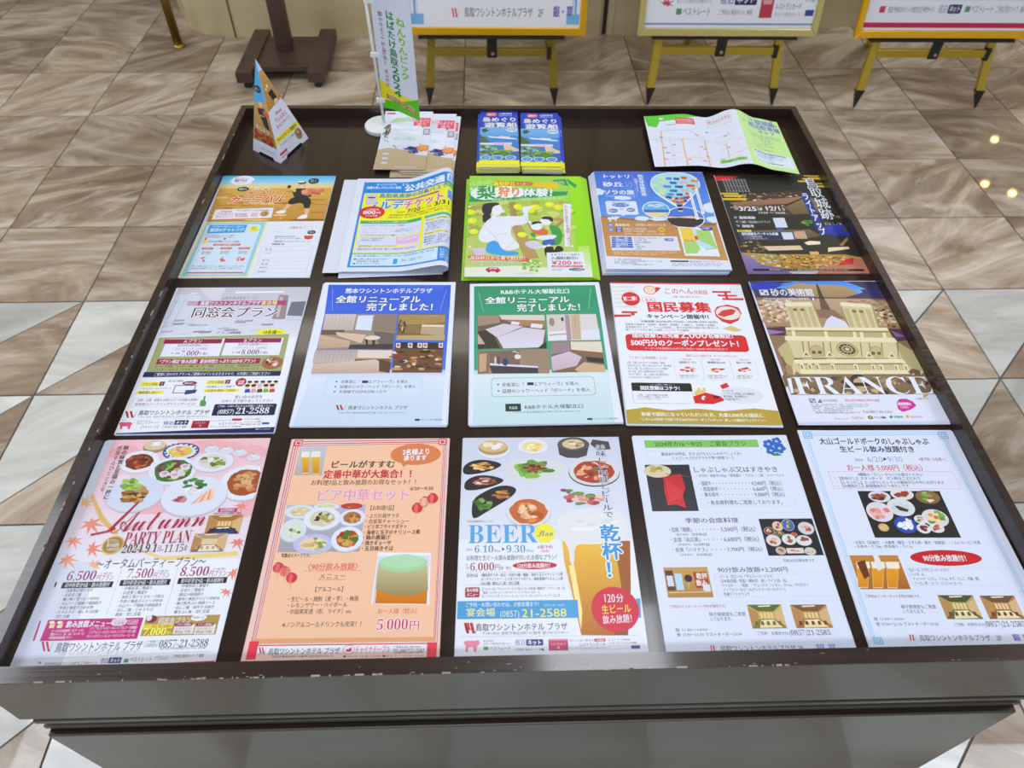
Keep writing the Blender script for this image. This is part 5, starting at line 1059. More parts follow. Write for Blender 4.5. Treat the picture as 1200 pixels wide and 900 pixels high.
for x in (262, 440, 600, 640, 770): a.P([(x, 322), (x+18, 322), (x+26, 356), (x+6, 356)], S[2])
a.P([(240, 376), (848, 374), (880, 462), (276, 470)], S[0])
for x in (318, 350, 430, 470, 640, 690, 760, 850): a.P([(x, 380), (x+7, 380), (x+14, 456), (x+8, 456)], S[3])
a.E(568, 418, 60, 40, S[1], edge=S[3], ew=.06); a.E(568, 418, 46, 29, '4c3c28'); a.E(568, 418, 11, 7, S[0])
for i in range(12):
    t = i*math.pi/6; a.L([(568+12*math.cos(t), 418+8*math.sin(t)), (568+46*math.cos(t), 418+29*math.sin(t))], .6, S[0])
a.E(568, 418, 30, 19, S[0], n=20); a.E(568, 418, 25, 15.5, '4c3c28', n=20); a.E(568, 418, 12, 8, S[0])
for i in range(12):
    t = i*math.pi/6+.26; a.L([(568+12*math.cos(t), 418+8*math.sin(t)), (568+27*math.cos(t), 418+17*math.sin(t))], .5, S[0])
for x in (394, 728):
    a.P([(x-38, 465), (x-32, 412), (x, 394), (x+34, 412), (x+46, 465)], S[1]); a.L([(x-36, 425), (x-20, 402), (x+20, 402), (x+40, 425)], .8, S[3]); a.P([(x-24, 430), (x-4, 430), (x-2, 446), (x-22, 446)], '6c5438'); a.P([(x+10, 430), (x+30, 430), (x+32, 446), (x+12, 446)], '6c5438')
for x in (340, 470, 692, 822): a.P([(x-24, 462), (x-6, 426), (x+28, 462)], S[2]); a.P([(x-12, 456), (x-3, 438), (x+16, 456)], '8c7c54'); a.P([(x-22, 462), (x+30, 462), (x+36, 476), (x-16, 478)], S[1])
a.P([(248, 482), (880, 470), (940, 520), (900, 552), (300, 556), (262, 520)], S[0]); a.P([(242, 480), (880, 466), (932, 482), (880, 492), (290, 502)], S[2]); a.P([(292, 500), (882, 490), (890, 500), (296, 508)], 'a09060'); a.P([(300, 536), (900, 530), (930, 552), (310, 558)], S[2])
for i in range(48): x = 296+i*12.4; a.L([(x, 504), (x+7, 534)], .55, '8c7c50')
for x in (300, 345, 385, 470, 600, 700, 745, 832, 890): a.P([(x, 500), (x+22, 500), (x+32, 536), (x+8, 536)], S[2]); a.P([(x+5, 508), (x+15, 508), (x+22, 530), (x+12, 530)], '9c8c60')
a.P([(860, 374), (960, 430), (1010, 540), (940, 520), (880, 466)], S[1]); a.P([(188, 420), (240, 376), (276, 466), (262, 520), (228, 500)], S[1])
a.P([(218, 560), (1020, 556), (1075, 662), (255, 670)], '8c7458', '7c6448')
for i in range(50):
    x = random.uniform(240, 1040); y = random.uniform(572, 660); a.E(x, y, random.uniform(8, 26), random.uniform(5, 14), random.choice(['c8b088', '5c4838', 'a89070', '3c3028', '6c5840']), n=7, jit=.2)
a.E(634, 590, 50, 34, '3c3430'); a.E(640, 606, 40, 30, 'c8b088'); a.P([(600, 602), (700, 602), (696, 622), (604, 622)], '2c2624')
a.part('headline', 'large white serif lettering')
a.P([(232, 582), (252, 578), (266, 660), (250, 662)], 'fbfbff'); a.T(ser('FRANCE'), 262, 566, 1052, 666, 'fbfbff', b=-.006)
a.R(100, 108, 146, 137, 'e8eaf4'); a.R(106, 112, 120, 122, '5c6080'); a.R(126, 122, 140, 132, '5c6080')
a.T('砂の美術館', 156, 98, 392, 136, 'f4f6fc', b=.03); a.T('THE SAND MUSEUM 世界初の砂像展示', 116, 146, 366, 156, 'f4f6fc', b=.02, res=1); a.R(372, 143, 382, 155, '2c4cb0'); a.R(382, 143, 392, 155, 'ffffff'); a.R(392, 143, 400, 155, 'd03038')
a.T('砂で世界旅行・フランス編', 130, 164, 270, 174, 'f4f6fc', res=1); a.T('4/19〜1/5', 136, 178, 236, 192, 'f4f6fc', b=.02); a.T('2024〜2025', 238, 182, 304, 191, 'f4f6fc', res=1)
a.part('menu_text'); a.R(350, 690, 384, 715, '8a90a8'); a.R(356, 694, 366, 702, 'f2f3fb'); a.R(370, 704, 380, 711, 'f2f3fb'); a.P([(395, 713), (410, 692), (424, 713)], '6c7488'); a.T('砂の美術館', 426, 694, 506, 709, '7c8296')
a.T('特別出展 砂像連続公開中も開催', 548, 693, 746, 707, 'c83a78', b=.01); a.lines(['会　期：2024年4月19日（金）〜2025年1月5日（日）', '開館時間：9:00〜18:00（入館は閉館の30分前まで）', '入館料：一般800円　小中高生400円', '住　所：鳥取市福部町湯山2083-17'], 362, 718, 700, 760, '6c7080')
a.T('鳥取市福部町湯山2083-17', 380, 762, 636, 774, '5c6070', res=1); a.T('Tel.0857-20-2231', 648, 758, 822, 772, '4c5468')
a.P([(846, 712), (860, 692), (900, 690), (940, 706), (962, 730), (930, 752), (880, 766), (852, 748)], 'd82c9c'); a.T('最新情報は', 852, 712, 930, 728, 'ffffff', b=.05); a.T('こちら！', 866, 731, 922, 746, 'ffffff', b=.05); a.T('砂の美術館ウェブサイト', 960, 686, 1036, 696, '6c7080', res=1)
a.T('official sponsors', 484, 797, 566, 806, '7c8296', res=1); a.T('FUJITSU', 586, 792, 650, 805, 'c84a5c'); a.R(678, 788, 706, 806, '2c2c20', rad=.4); a.R(684, 792, 700, 802, 'e8d02c', rad=.4); a.T('ヤマト運輸', 712, 791, 780, 803, '2c2c30', b=.04); a.P([(800, 794), (812, 784), (824, 794), (812, 804)], '3a9c6c'); a.T('伊藤園', 828, 788, 880, 800, '3c8c6c', b=.03); a.E(908, 792, 9, 9, 'e8b82c'); a.T('marumo', 924, 786, 994, 799, 'd85c2c', b=.03)
a.finish(); under(a, 8, .0004, 'FRANCE sand sculpture flyer lying beneath the top one', keep=('photo',), offs=[(-.001, -.0015, .1), (.001, -.003, .2), (-.0005, -.004, .15), (.002, -.001, -.1), (.0035, -.002, .15), (.005, -.0035, .1), (.0062, -.002, .2), (.0075, -.003, .1)])

# ================================================================ back row
a = flyer('open leaflet with a man holding a red crab on a beach, above a postcard', -0.443, 0.6955, 0.0014, 0.11, 1.006,
          [(259, 206), (394.8, 207), (363.3, 324.8), (211, 323.9)], 5.714, 190, 190, name='leaflet')
a.part('background'); a.R(80, 400, 1100, 800, 'f2f4fa'); 
a.part('photo', 'beach picture with a posing man')
a.P([(372, 92), (1170, 97), (1090, 404), (288, 404)], 'e0b860', 'c08a34'); a.P([(372, 92), (1170, 97), (1152, 165), (352, 165)], '34b4e8', 'bce4f4'); a.P([(352, 150), (1156, 152), (1150, 180), (344, 180)], 'dcd4a0', 'e8cc88')
random.seed(21)
for i in range(40):
    x = random.uniform(330, 1060); y = random.uniform(200, 395); a.E(x, y, random.uniform(30, 90), random.uniform(3, 8), random.choice(['d8aa50', 'b88430', 'ecc878', 'a87428']), n=9)
a.E(522, 124, 80, 32, 'f6f8fc', jit=.1); a.T('鳥取さんでお得に旅する', 470, 106, 572, 115, '5c5c70', res=1); a.T('鳥取すなば', 468, 117, 556, 133, '8a3434', b=.05); a.T('のキャンペーン', 478, 137, 552, 146, '5c5c70', res=1)
a.E(1018, 132, 38, 20, '22262c', n=12, jit=.05); a.T('詳しく', 996, 122, 1040, 142, 'd0d4dc')
a.E(530, 184, 40, 16, '22262c'); a.T('鳥取さん', 502, 176, 558, 192, 'ffffff', b=.02)
a.T(scr("Let's"), 588, 166, 722, 192, 'f6f2e4', b=.02)
for q, (t, x0, y0, x1, y1) in enumerate((('カニトリ', 545, 196, 742, 236), ('カーニバル', 430, 230, 815, 280))): a.T(t, x0, y0, x1, y1, 'd04422', b=.05, o='fbe9c4', ow=.06, sl=.25, tilt=.04)
a.T('TOTTORI×CARNIVAL', 535, 277, 748, 290, 'f4f0e4', b=.02)
a.P([(345, 322), (745, 312), (728, 380), (322, 388)], 'f4f2f8'); a.T('蟹取県', 384, 330, 460, 341, 'c83444', b=.02); a.T('ウェルカニ', 358, 342, 472, 360, 'c83444', b=.03); a.T('キャンペーン', 350, 362, 466, 377, 'c83444', b=.03); a.T('9/1(日)〜2/28(金)', 492, 322, 722, 334, '5c3444', res=1); a.T('宿泊期間', 480, 348, 562, 360, '8c4454', res=1); a.T('宿泊施設限定', 482, 362, 572, 374, 'c83444'); a.E(682, 352, 30, 19, 'b8924c', edge='d8b870'); a.blob(682, 352, 18, 11, ['c8503c', '8c5c34', 'e0b878'], 8, .4); a.R(590, 344, 638, 370, 'e8b8c4')
a.E(936, 158, 30, 25, 'e8bc98'); a.E(936, 142, 30, 10, '22201e'); a.E(930, 137, 26, 6, 'f4f4f4'); a.R(925, 150, 932, 154, '22201e'); a.R(944, 150, 951, 154, '22201e'); a.P([(925, 166), (948, 166), (940, 174), (930, 174)], 'fbf6f0')
a.P([(880, 190), (905, 182), (960, 184), (1000, 205), (1000, 240), (885, 245), (868, 205)], '1e1e22'); a.P([(868, 182), (892, 178), (896, 204), (876, 206)], 'd8d040'); a.P([(862, 192), (840, 170), (852, 160), (880, 178)], 'e8bc98'); a.E(848, 170, 14, 11, '3a2c2c')
a.P([(930, 200), (990, 184), (1030, 192), (1090, 186), (1092, 206), (1040, 216), (970, 232), (935, 222)], 'd8705c'); a.P([(935, 195), (975, 185), (980, 215), (940, 220)], 'e09c88'); a.P([(1030, 196), (1088, 178), (1084, 190), (1030, 206)], 'e8806c'); a.P([(1010, 205), (1070, 218), (1060, 226), (1000, 220)], 'c85444')
a.sm = True; a.P([(870, 242), (1000, 234), (996, 318), (950, 318), (944, 275), (850, 296), (838, 272)], '18181c'); a.P([(838, 286), (868, 292), (824, 330), (806, 326)], 'e8bc98'); a.P([(958, 318), (990, 318), (978, 360), (955, 358)], 'e8bc98'); a.P([(756, 340), (800, 328), (832, 330), (820, 352), (762, 352)], 'f8f8fa'); a.P([(902, 382), (945, 360), (980, 358), (970, 388), (910, 394)], 'f8f8fa'); a.E(985, 395, 130, 7, '8a5c24')
a.sm = False; a.part('coupon', 'pale blue coupon panel with yellow edge')
a.P([(285, 405), (706, 405), (578, 766), (120, 766)], 'f0e490'); a.P([(296, 408), (694, 408), (570, 758), (136, 758)], '8ccfee'); a.R(232, 420, 610, 748, 'd8ecfa', rad=.05)
a.P([(312, 424), (568, 424), (548, 476), (292, 482)], '3aa0e0'); a.T('鳥取市観光の定番をまるっと特典付き', 330, 432, 545, 440, 'ffffff', res=1); a.T('宿泊✕チャレンジ', 315, 446, 548, 468, 'ffffff', b=.03, tilt=.03); a.E(614, 453, 37, 23, 'e6ec70'); a.T('宿泊数で', 594, 440, 634, 450, '4c6c34', res=1); a.T('当たる', 596, 452, 632, 464, '4c6c34')
a.lines(['空の宿泊者限定のキャンペーン。期間中', 'ご宿泊の方は各施設でスタンプを集めよう'], 280, 488, 492, 512, '8c3444'); a.E(288, 517, 9, 6, 'c83444'); a.E(418, 517, 9, 6, 'c83444'); a.E(284, 536, 18, 12, 'e6d850'); a.T('宿泊対象期間 9.1(日)〜2.28(金)', 308, 528, 520, 541, '2c3c4c', b=.02)
a.R(342, 549, 525, 563, 'd87058'); a.T('スタンプの数で特典もアップ！', 355, 551, 512, 562, 'ffffff', res=1)
for x in (304, 428, 550): a.R(x-40, 573, x+40, 587, 'd87058', rad=.45); a.T('プレゼント', x-24, 575, x+24, 585, 'ffffff', res=1); a.lines(['鳥取県産品を', '抽選でお届け'], x-52+12, 597, x+26, 617, '4c5c6c'); a.blob(x-20, 650, 30, 18, ['d85848', 'e88878', 'f6f2f4'], 8, .35)
a.lines(['スタンプを集めて応募してください。詳細はホームページをご覧ください。', 'ご応募の際は必要事項をご記入のうえ、切手を貼って投函してください。'], 196, 688, 560, 716, '5c6c7c'); a.R(172, 732, 550, 742, 'd87058')
a.part('postcard', 'white reply postcard with ruled lines')
a.R(742, 432, 800, 456, 'f2f4fa', edge='9c9cac', ew=.0002); a.T('おそれいりますが', 734, 470, 790, 478, '6c8c3c', res=1); 
for i in range(7): a.R(856+i*26, 436, 876+i*26, 456, 'f2f4fa', edge='d86c6c', ew=.0002)
a.T('680-0', 860, 440, 938, 452, '8c4c4c', res=1)
a.T('鳥取県鳥取市末広温泉町', 752, 500, 892, 510, '3c3c48', res=1); a.T('（株）ウェルカニキャンペーン事務局 行', 748, 513, 940, 523, '3c3c48', res=1); a.T('「蟹取県ウェルカニキャンペーン」', 738, 532, 1010, 544, '3c3c48', b=.01); a.T('事務局 宛', 736, 549, 820, 560, '2c2c34', b=.03)
a.E(984, 512, 30, 13, 'd84434'); a.P([(952, 500), (966, 498), (970, 510), (958, 512)], 'd84434'); a.P([(1002, 498), (1018, 500), (1010, 512), (1000, 510)], 'd84434'); a.E(1004, 478, 28, 13, '22262c'); a.T('無料', 988, 472, 1020, 484, 'd0d4dc', res=1)
for i, y in enumerate((568, 600, 645, 670, 692, 716, 742)): a.L([(678-i*9, y), (1014-i*7, y)], .25, '8a8a98')
a.L([(678, 568), (622, 744)], .25, '8a8a98'); a.L([(1014, 568), (968, 744)], .25, '8a8a98')
for i, t in enumerate(('氏 名', 'フリガナ', '住 所', '電 話', '年代', '宿泊施設名')): a.T(t, 690-i*9, (582, 608, 653, 677, 700, 726)[i], 740-i*8, (594, 618, 665, 688, 711, 738)[i], '6c6c7c', res=1)
a.finish(); under(a, 4, .0003, 'beach and red crab leaflet lying beneath the open one', keep=(), cat='leaflet')

# folded bus ticket newspaper with its right side bulging up
S0, W12, H12 = 0.203, 0.406, 0.273
_x, _z, _th = [0.0], [0.0], 0.0
_ns = 406
for _i in range(_ns):
    s_ = (_i+.5)/1000
    if s_ < .088: th = 0
    elif s_ < .118: th = 21*(s_-.088)/.030
    elif s_ < .166: th = 21
    elif s_ < .214: th = 21-203*(s_-.166)/.048
    elif s_ < .25: th = -182
    else: th = -180
    th = math.radians(th); _x.append(_x[-1]+.001*math.cos(th)); _z.append(_z[-1]+.001*math.sin(th))
_zmin = min(_z[214:])
def fold_bend(x, y, z):
    s_ = min(max((x+S0)*1000, 0), 405.999); i = int(s_); f = s_-i
    px = _x[i]*(1-f)+_x[i+1]*f; pz = _z[i]*(1-f)+_z[i+1]*f
    tx, tz = _x[i+1]-_x[i], _z[i+1]-_z[i]; l = math.hypot(tx, tz); k = 0.55+0.45*(y/H12+.5)          # a little lower at the near edge
    return (px - tz/l*z - 0.1, y, pz*(k if s_ < 230 else 1) + tx/l*z - _zmin*(1 if s_ > 230 else (1-k)+k) + 0.0)
a = flyer('blue and yellow bus ticket leaflet folded over, its right side bulging up', -0.192, 0.6905, 0.0034, 0.3, 1.0, None, 1, 0, 0, w=W12, h=H12, name='folded_leaflet', cat='leaflet', bend=fold_bend, cuts=([-.203+.08+.002*i for i in range(88)], [-.07, 0, .07]))
a.part('background'); a.R(0, 0, 406, 273, 'eef1fa')
a.part('page_frame', 'bright blue page border'); a.R(14, 12, 203, 262, '1488e4'); a.R(18, 48, 199, 225, 'f0ee20')
a.part('headline', 'large white, blue and pink headline')
a.T('ゆったりバスで、', 38, 16, 78, 23, 'ffffff', b=.03); a.T('因幡も楽しみたい方に朗報', 20, 26, 84, 34, 'ffffff', b=.03); a.T('とく', 84, 16, 98, 24, 'ffffff', b=.04); a.T('公共交通', 90, 22, 170, 43, 'ffffff', b=.06); a.R(174, 16, 201, 40, 'f4f8ff', rad=.15); a.T('お得に', 176, 20, 200, 36, '1488e4', b=.04)
a.T('鳥取県東部の対象バスで', 46, 50, 176, 63, '2c78c8', b=.05); a.R(170, 42, 200, 56, '3cb46c', rad=.4); a.T('コンビニ', 173, 45, 198, 54, 'f8f8a0', b=.02)
a.R(58, 67, 160, 72, '6c8cd8', 'c43c60', hor=True)
a.T('ノルデ', 28, 74, 92, 98, '3c84e4', b=.06, o='f8f8fc', ow=.05); a.T('チケット', 92, 74, 172, 98, 'e0687c', b=.06, o='f8f8fc', ow=.05); a.T('販売', 176, 66, 203, 92, '2c8cec', b=.05, o='f8f8fc', ow=.05)
a.P([(22, 52), (42, 51), (43, 84), (24, 86)], 'd4ccdc'); a.R(26, 60, 39, 64, '2c2c3c'); a.E(38, 108, 23, 19, 'd82028'); a.T('1日乗車券', 26, 97, 50, 102, 'ffffff'); a.T('800', 22, 103, 45, 113, 'ffffff', b=.06); a.T('円', 46, 106, 54, 113, 'ffffff', b=.05); a.T('子ども半額', 27, 116, 49, 121, 'ffffff')
a.T('2024.', 82, 105, 98, 110, '2c2c20', b=.02); a.T('7/20', 100, 100, 126, 111, '1c1c14', b=.05); a.T('土〜2025.', 127, 103, 148, 110, '2c2c20', b=.01); a.T('3/31', 152, 98, 184, 110, '1c1c14', b=.05); a.T('月', 186, 103, 194, 110, '2c2c20')
a.T('発売期間中の販売店で期間限定でお求めいただけます。', 70, 114, 188, 119, '3c3c28', b=.02); a.T('鳥取市営バス・日ノ丸バス・日本交通バス、路線対象エリア内', 68, 121, 188, 126, '3c3c28', b=.02)
a.part('article_panel', 'pale article panel with green title bars')
a.R(21, 134, 130, 222, 'e4e8fa'); a.R(136, 134, 197, 222, 'e4e8fa'); a.R(21, 133, 130, 142, '38b068'); a.R(136, 133, 197, 140, '4cb8a8'); a.T('ノルデチケットの購入方法', 34, 135, 104, 140, 'e8fff0', b=.02); a.T('1.スマホアプリ「のりまっしゅ」の登録', 26, 145, 98, 150, '6c6834'); a.R(24, 151, 128, 152, 'f0eca0')
a.R(32, 155, 50, 168, 'e4e8fa', edge='8c94ac', ew=.0003); a.lines(['アプリは無料でダウンロードできます', '会員登録のうえご購入ください'], 84, 156, 126, 166, '6c7488')
a.R(24, 174, 128, 178, 'f0e878'); a.T('2.アプリでデジタルチケット購入', 26, 173, 88, 178, '3c3c34'); a.R(88, 181, 128, 200, 'e0b4e4'); a.R(92, 184, 124, 190, 'f8f0fc'); a.T('ノルデチケット', 94, 185, 122, 189, '3c2c4c'); a.lines(['チケット画面を提示', '降車時に乗務員へ'], 28, 181, 68, 192, '6c7488')
a.R(24, 204, 128, 208, 'f0e878'); a.T('3.乗り降り自由！スタートボタンをタップ', 25, 203, 90, 208, '3c3c34'); a.T('※購入者本人に限り有効、他人への譲渡や払い戻し不可。', 25, 211, 126, 216, '3c3c34', b=.01)
a.R(138, 144, 196, 150, 'f0e850'); a.T('●プレゼント抽選も開催中', 140, 145, 180, 149, '3c3c34', b=.02); a.R(138, 182, 196, 188, 'f0e850'); a.T('●対象路線・エリアのご案内', 139, 183, 182, 187, '3c3c34', b=.02)
a.lines(['●乗り放題の対象バス路線をご確認ください', '　県内の路線バスが対象となります', '　対象外の路線もございます', '●詳しくは各社の窓口へ'], 140, 153, 194, 178, '4c5468', b=.01); a.lines(['●鳥取砂丘・白兎海岸・空港', '●浦富海岸・岩美町・若桜町', '●智頭町・八頭町・佐治', '　高速バスは除きます'], 139, 191, 194, 216, '4c5468', b=.01)
a.R(18, 227, 166, 258, 'd4ecfc'); a.T('お得な観光情報も！ご利用ください 鳥取県東部で楽しめる旅', 22, 229, 160, 235, '2c7cc8', b=.01); a.lines(['●お問い合わせは下記へ', '　鳥取県バス協会', '●平日 9:00〜17:00'], 22, 238, 80, 255, '3c4454'); a.R(88, 240, 95, 254, '1c9ce8', rad=.2); a.T('ご予約・ご案内センター', 98, 242, 140, 250, '2c7cc8'); a.lines(['もっと知りたい方は', '公式ホームページ', '鳥取バスナビで検索', '今すぐアクセス'], 170, 230, 200, 256, 'f0f8ff', b=.03)
a.finish()
for i, (dx, dy, n) in enumerate(((-.004, -.002, 'second'), (-.008, -.004, 'third'), (-.011, -.009, 'fourth'))):
    q = thing('leaflet', 'plain white edged leaflet lying %s from the top of the bus ticket stack' % n, 'leaflet', ((-.2074, -.2102, -.2131)[i], 0.6905+dy*.6, .0028-.0007*i), math.radians((1, 2.2, 3.4)[i]), 'bus ticket leaflets beneath the folded one')
    sheet_mesh(q, .17, .273, .0005)

# pear picking flyer
a = flyer('lime green pear picking flyer with a woman reaching up and a father carrying a child', 0.0210, 0.6895, 0.0058, -0.35, 1.0,
          [(555, 206), (683, 206), (695, 327.5), (546, 328)], 6, 530, 190)
a.part('background'); a.R(90, 90, 1000, 840, 'a4dc3c'); a.R(130, 100, 860, 280, '9cd848'); a.R(860, 96, 985, 640, 'a0e418', '90dc10'); a.R(900, 600, 1000, 830, 'b8e464', 'eaf6d8')
random.seed(31)
a.part('picture', 'drawing of a pear orchard')
a.P([(110, 280), (845, 275), (880, 760), (100, 770)], 'a8c84c', 'c0d078')
for i in range(110):
    a.E(random.uniform(115, 840), random.uniform(285, 560), random.uniform(14, 50), random.uniform(7, 18), random.choice(['a0c040', '8cb83c', 'c8d858', 'b8c468', '98b048', 'd0d878', 'b89c60']), n=8, jit=.2, rot=random.uniform(-.6, .6))
a.P([(420, 290), (460, 280), (470, 360), (500, 470), (480, 540), (560, 650), (520, 690), (440, 480)], 'a88c54'); a.P([(440, 470), (500, 455), (560, 560), (620, 690), (520, 700)], 'b49860'); a.P([(700, 480), (800, 400), (800, 420), (740, 480)], 'a88c54')
for x, y in ((480, 318), (600, 320), (700, 300), (505, 520), (760, 320), (150, 360), (170, 500), (830, 345), (565, 345), (160, 420)): a.E(x, y, 32, 20, 'e4ec28'); a.E(x-8, y-5, 12, 7, 'f2f468', n=10)
a.P([(100, 760), (450, 745), (985, 770), (990, 825), (100, 826)], 'f0f2dc'); a.blob(570, 745, 100, 60, ['8cc850', 'b0d878', 'd4ecb4', '70b040'], 60, .12)
for x, y in ((140, 320), (140, 608), (160, 190), (850, 600)): a.P([(x-12, y), (x, y-8), (x+12, y), (x, y+8)], 'f4fbe8')
a.sm = True; a.part('figures', 'line drawn woman, father and child')
a.E(330, 340, 42, 44, 'fbf9fb'); a.P([(300, 380), (320, 378), (330, 400), (296, 400)], 'fbf9fb'); a.P([(228, 330), (240, 298), (300, 288), (354, 292), (350, 306), (318, 312), (300, 330), (296, 372), (262, 380), (232, 366)], '26222c'); a.E(262, 392, 30, 24, '26222c'); a.E(258, 415, 26, 22, '26222c'); a.P([(366, 330), (390, 348), (384, 362), (360, 358)], 'fbf9fb'); a.L([(310, 322), (332, 334)], .4, '4c4450')
a.P([(200, 520), (250, 430), (300, 395), (370, 385), (530, 388), (505, 340), (520, 312), (540, 318), (585, 308), (580, 322), (545, 345), (552, 400), (545, 440), (500, 452), (432, 456), (430, 530), (508, 618), (370, 646), (335, 560), (240, 585), (205, 560)], 'f6f6fb')
a.L([(432, 456), (430, 530), (508, 618), (370, 646), (320, 540), (230, 440)], .35, '4c5470'); a.L([(370, 385), (530, 388), (545, 440), (432, 452)], .35, '6c7488'); a.L([(320, 525), (405, 508)], .3, '6c7488'); a.L([(370, 640), (470, 560)], .3, '6c7488')
a.P([(258, 580), (330, 556), (370, 644), (470, 640), (490, 672), (246, 668)], '38a0ec'); a.P([(146, 622), (252, 618), (248, 668), (180, 672)], 'd8d0e0'); 
for i in range(8): a.L([(152+i*13, 624), (160+i*12, 668)], .3, '8c84a0')
a.L([(178, 620), (190, 555)], .3, '6c7488')
a.E(672, 420, 40, 32, 'fbf9fb'); a.P([(636, 400), (660, 386), (712, 390), (724, 406), (718, 430), (700, 420), (690, 408), (650, 408)], '26222c'); a.P([(684, 452), (740, 450), (785, 490), (780, 590), (700, 600), (720, 520)], '3c9c4c'); a.P([(560, 510), (600, 500), (596, 545), (568, 530)], '3c9c4c')
a.P([(550, 440), (560, 430), (580, 465), (680, 480), (690, 510), (660, 526), (590, 515), (555, 470)], 'd86c34'); a.E(606, 458, 42, 30, 'fbf9fb'); a.P([(566, 440), (590, 424), (632, 424), (652, 440), (610, 436), (576, 452)], '26222c'); a.P([(548, 430), (560, 416), (575, 440), (562, 450)], 'fbf9fb')
a.P([(600, 530), (740, 516), (745, 540), (690, 560), (600, 555)], 'f2f4fb'); a.P([(640, 560), (735, 548), (728, 600), (690, 590), (645, 600)], '2c64b8'); a.E(655, 606, 16, 9, 'fbf9fb'); a.E(690, 600, 13, 11, 'fbf9fb'); a.P([(650, 610), (720, 600), (725, 640), (740, 600), (776, 600), (800, 640), (672, 655), (668, 690)], '18181c')
a.P([(520, 572), (600, 560), (640, 590), (646, 620), (580, 628), (530, 604)], 'e4dcec')
for i in range(8): a.L([(530+i*13, 570+i), (545+i*12, 618)], .25, '9c94ac')
a.sm = False; a.part('headline', 'white and green headline ribbon')
a.P([(115, 226), (180, 218), (830, 206), (820, 232), (300, 280), (118, 285), (150, 256)], '1f9a5c'); a.P([(715, 124), (812, 116), (835, 168), (770, 150)], '1f9a5c'); a.P([(818, 116), (832, 118), (890, 160), (880, 182), (840, 150)], '1f9a5c'); a.T('JR鳥取', 744, 130, 806, 150, 'd4ecb0', tilt=-.1)
a.E(628, 156, 42, 24, 'e8c030'); a.E(712, 166, 56, 26, 'e6c82c'); a.P([(300, 150), (340, 134), (570, 136), (592, 152), (570, 166), (340, 164)], 'd8642c'); a.T('鳥取砂丘', 312, 138, 466, 162, 'f8e838', b=.05); a.T('すぐ近く！', 470, 142, 584, 160, 'fbf0dc', b=.02)
a.T('おいしさたっぷり♪', 130, 132, 310, 162, 'f4fce8', b=.02, tilt=.2)
a.E(260, 220, 105, 50, 'fbfdf8', jit=.06); a.E(400, 212, 90, 44, 'fbfdf8', jit=.06); a.E(480, 214, 50, 34, 'fbfdf8')
a.T('梨', 196, 172, 330, 262, '2c9c4c', b=.05); a.T('狩り', 345, 176, 506, 246, 'ee8a2c', b=.05); a.T('体験！', 516, 186, 772, 244, 'ffffff', b=.05, o='1f9a5c', ow=.04, sl=.1)
a.T('お砂場歩きして、二十世紀梨たちと秋の味覚を楽しもう！', 302, 250, 820, 272, 'e8fcd8', b=.01, tilt=.05)
a.part('message', 'white strip with vertical red lettering'); a.P([(792, 296), (850, 294), (832, 604), (800, 604)], 'f6f4fa'); a.T('みんなで梨狩りを満喫しよう！', 806, 305, 834, 596, 'b03440', vert=True)
a.P([(120, 684), (140, 672), (555, 690), (548, 716), (130, 706), (150, 696)], 'dc5c34'); a.T('鳥取砂丘から車で約3分！', 140, 678, 546, 706, 'f6f0e0', b=.03, tilt=-.02); a.T('約30軒の梨狩り園が', 146, 708, 480, 730, 'f4fce8', b=.02, tilt=-.02, o='5ca83c', ow=.03); a.T('集っています♪', 208, 730, 434, 750, 'f4fce8', b=.02, o='5ca83c', ow=.03)
a.P([(248, 772), (270, 758), (330, 758), (350, 776), (346, 790), (250, 786)], 'd81c60'); a.E(270, 788, 9, 7, '4c1c34'); a.E(326, 790, 9, 7, '4c1c34'); a.R(274, 762, 296, 770, 'f4d4e0'); a.R(302, 762, 326, 770, 'f4d4e0'); a.E(520, 800, 80, 7, 'd4e0e8')
a.part('discount', 'white discount panel'); a.P([(672, 650), (925, 642), (945, 800), (682, 806)], 'f4f6fa'); a.T('★本チラシご持参で', 700, 656, 905, 672, '4c5c54', b=.01); a.T('入園料割引！', 700, 678, 912, 700, '2c4c44', b=.03); a.T('¥200', 708, 708, 844, 736, 'd81c3c', b=.05); a.T('割引', 856, 714, 918, 734, 'd81c3c', b=.04); a.R(706, 741, 922, 755, 'd81c3c'); a.T('入園券売り場でご提示ください', 712, 743, 914, 754, 'ffffff'); a.lines(['鳥取市観光案内所', '福部町梨組合'], 706, 762, 796, 782, '8c94a0'); a.E(880, 770, 56, 11, '1f6c64'); a.T('すなば珈琲', 840, 763, 920, 777, 'd4f0e8')
a.finish(); under(a, 11, .0005, 'lime green pear picking flyer lying beneath the top one', keep=(), offs=[(.0012*(i+1)*(1 if i != 10 else -.4), -.0002*i, .03*i) for i in range(11)], grp='pear picking flyers beneath the top one')
gr = ink = mat('lime_paper', '9ade20', .45)
_m = [c for c in a.root.children if c.name.startswith('sheet')][0].data
_u = _m.copy(); _u.materials[0] = gr
for r in [o for o in bpy.data.objects if o.get('group') == 'pear picking flyers beneath the top one' and o is not a.root]:
    for c in r.children:
        if c.name.startswith('sheet'): c.data = _u

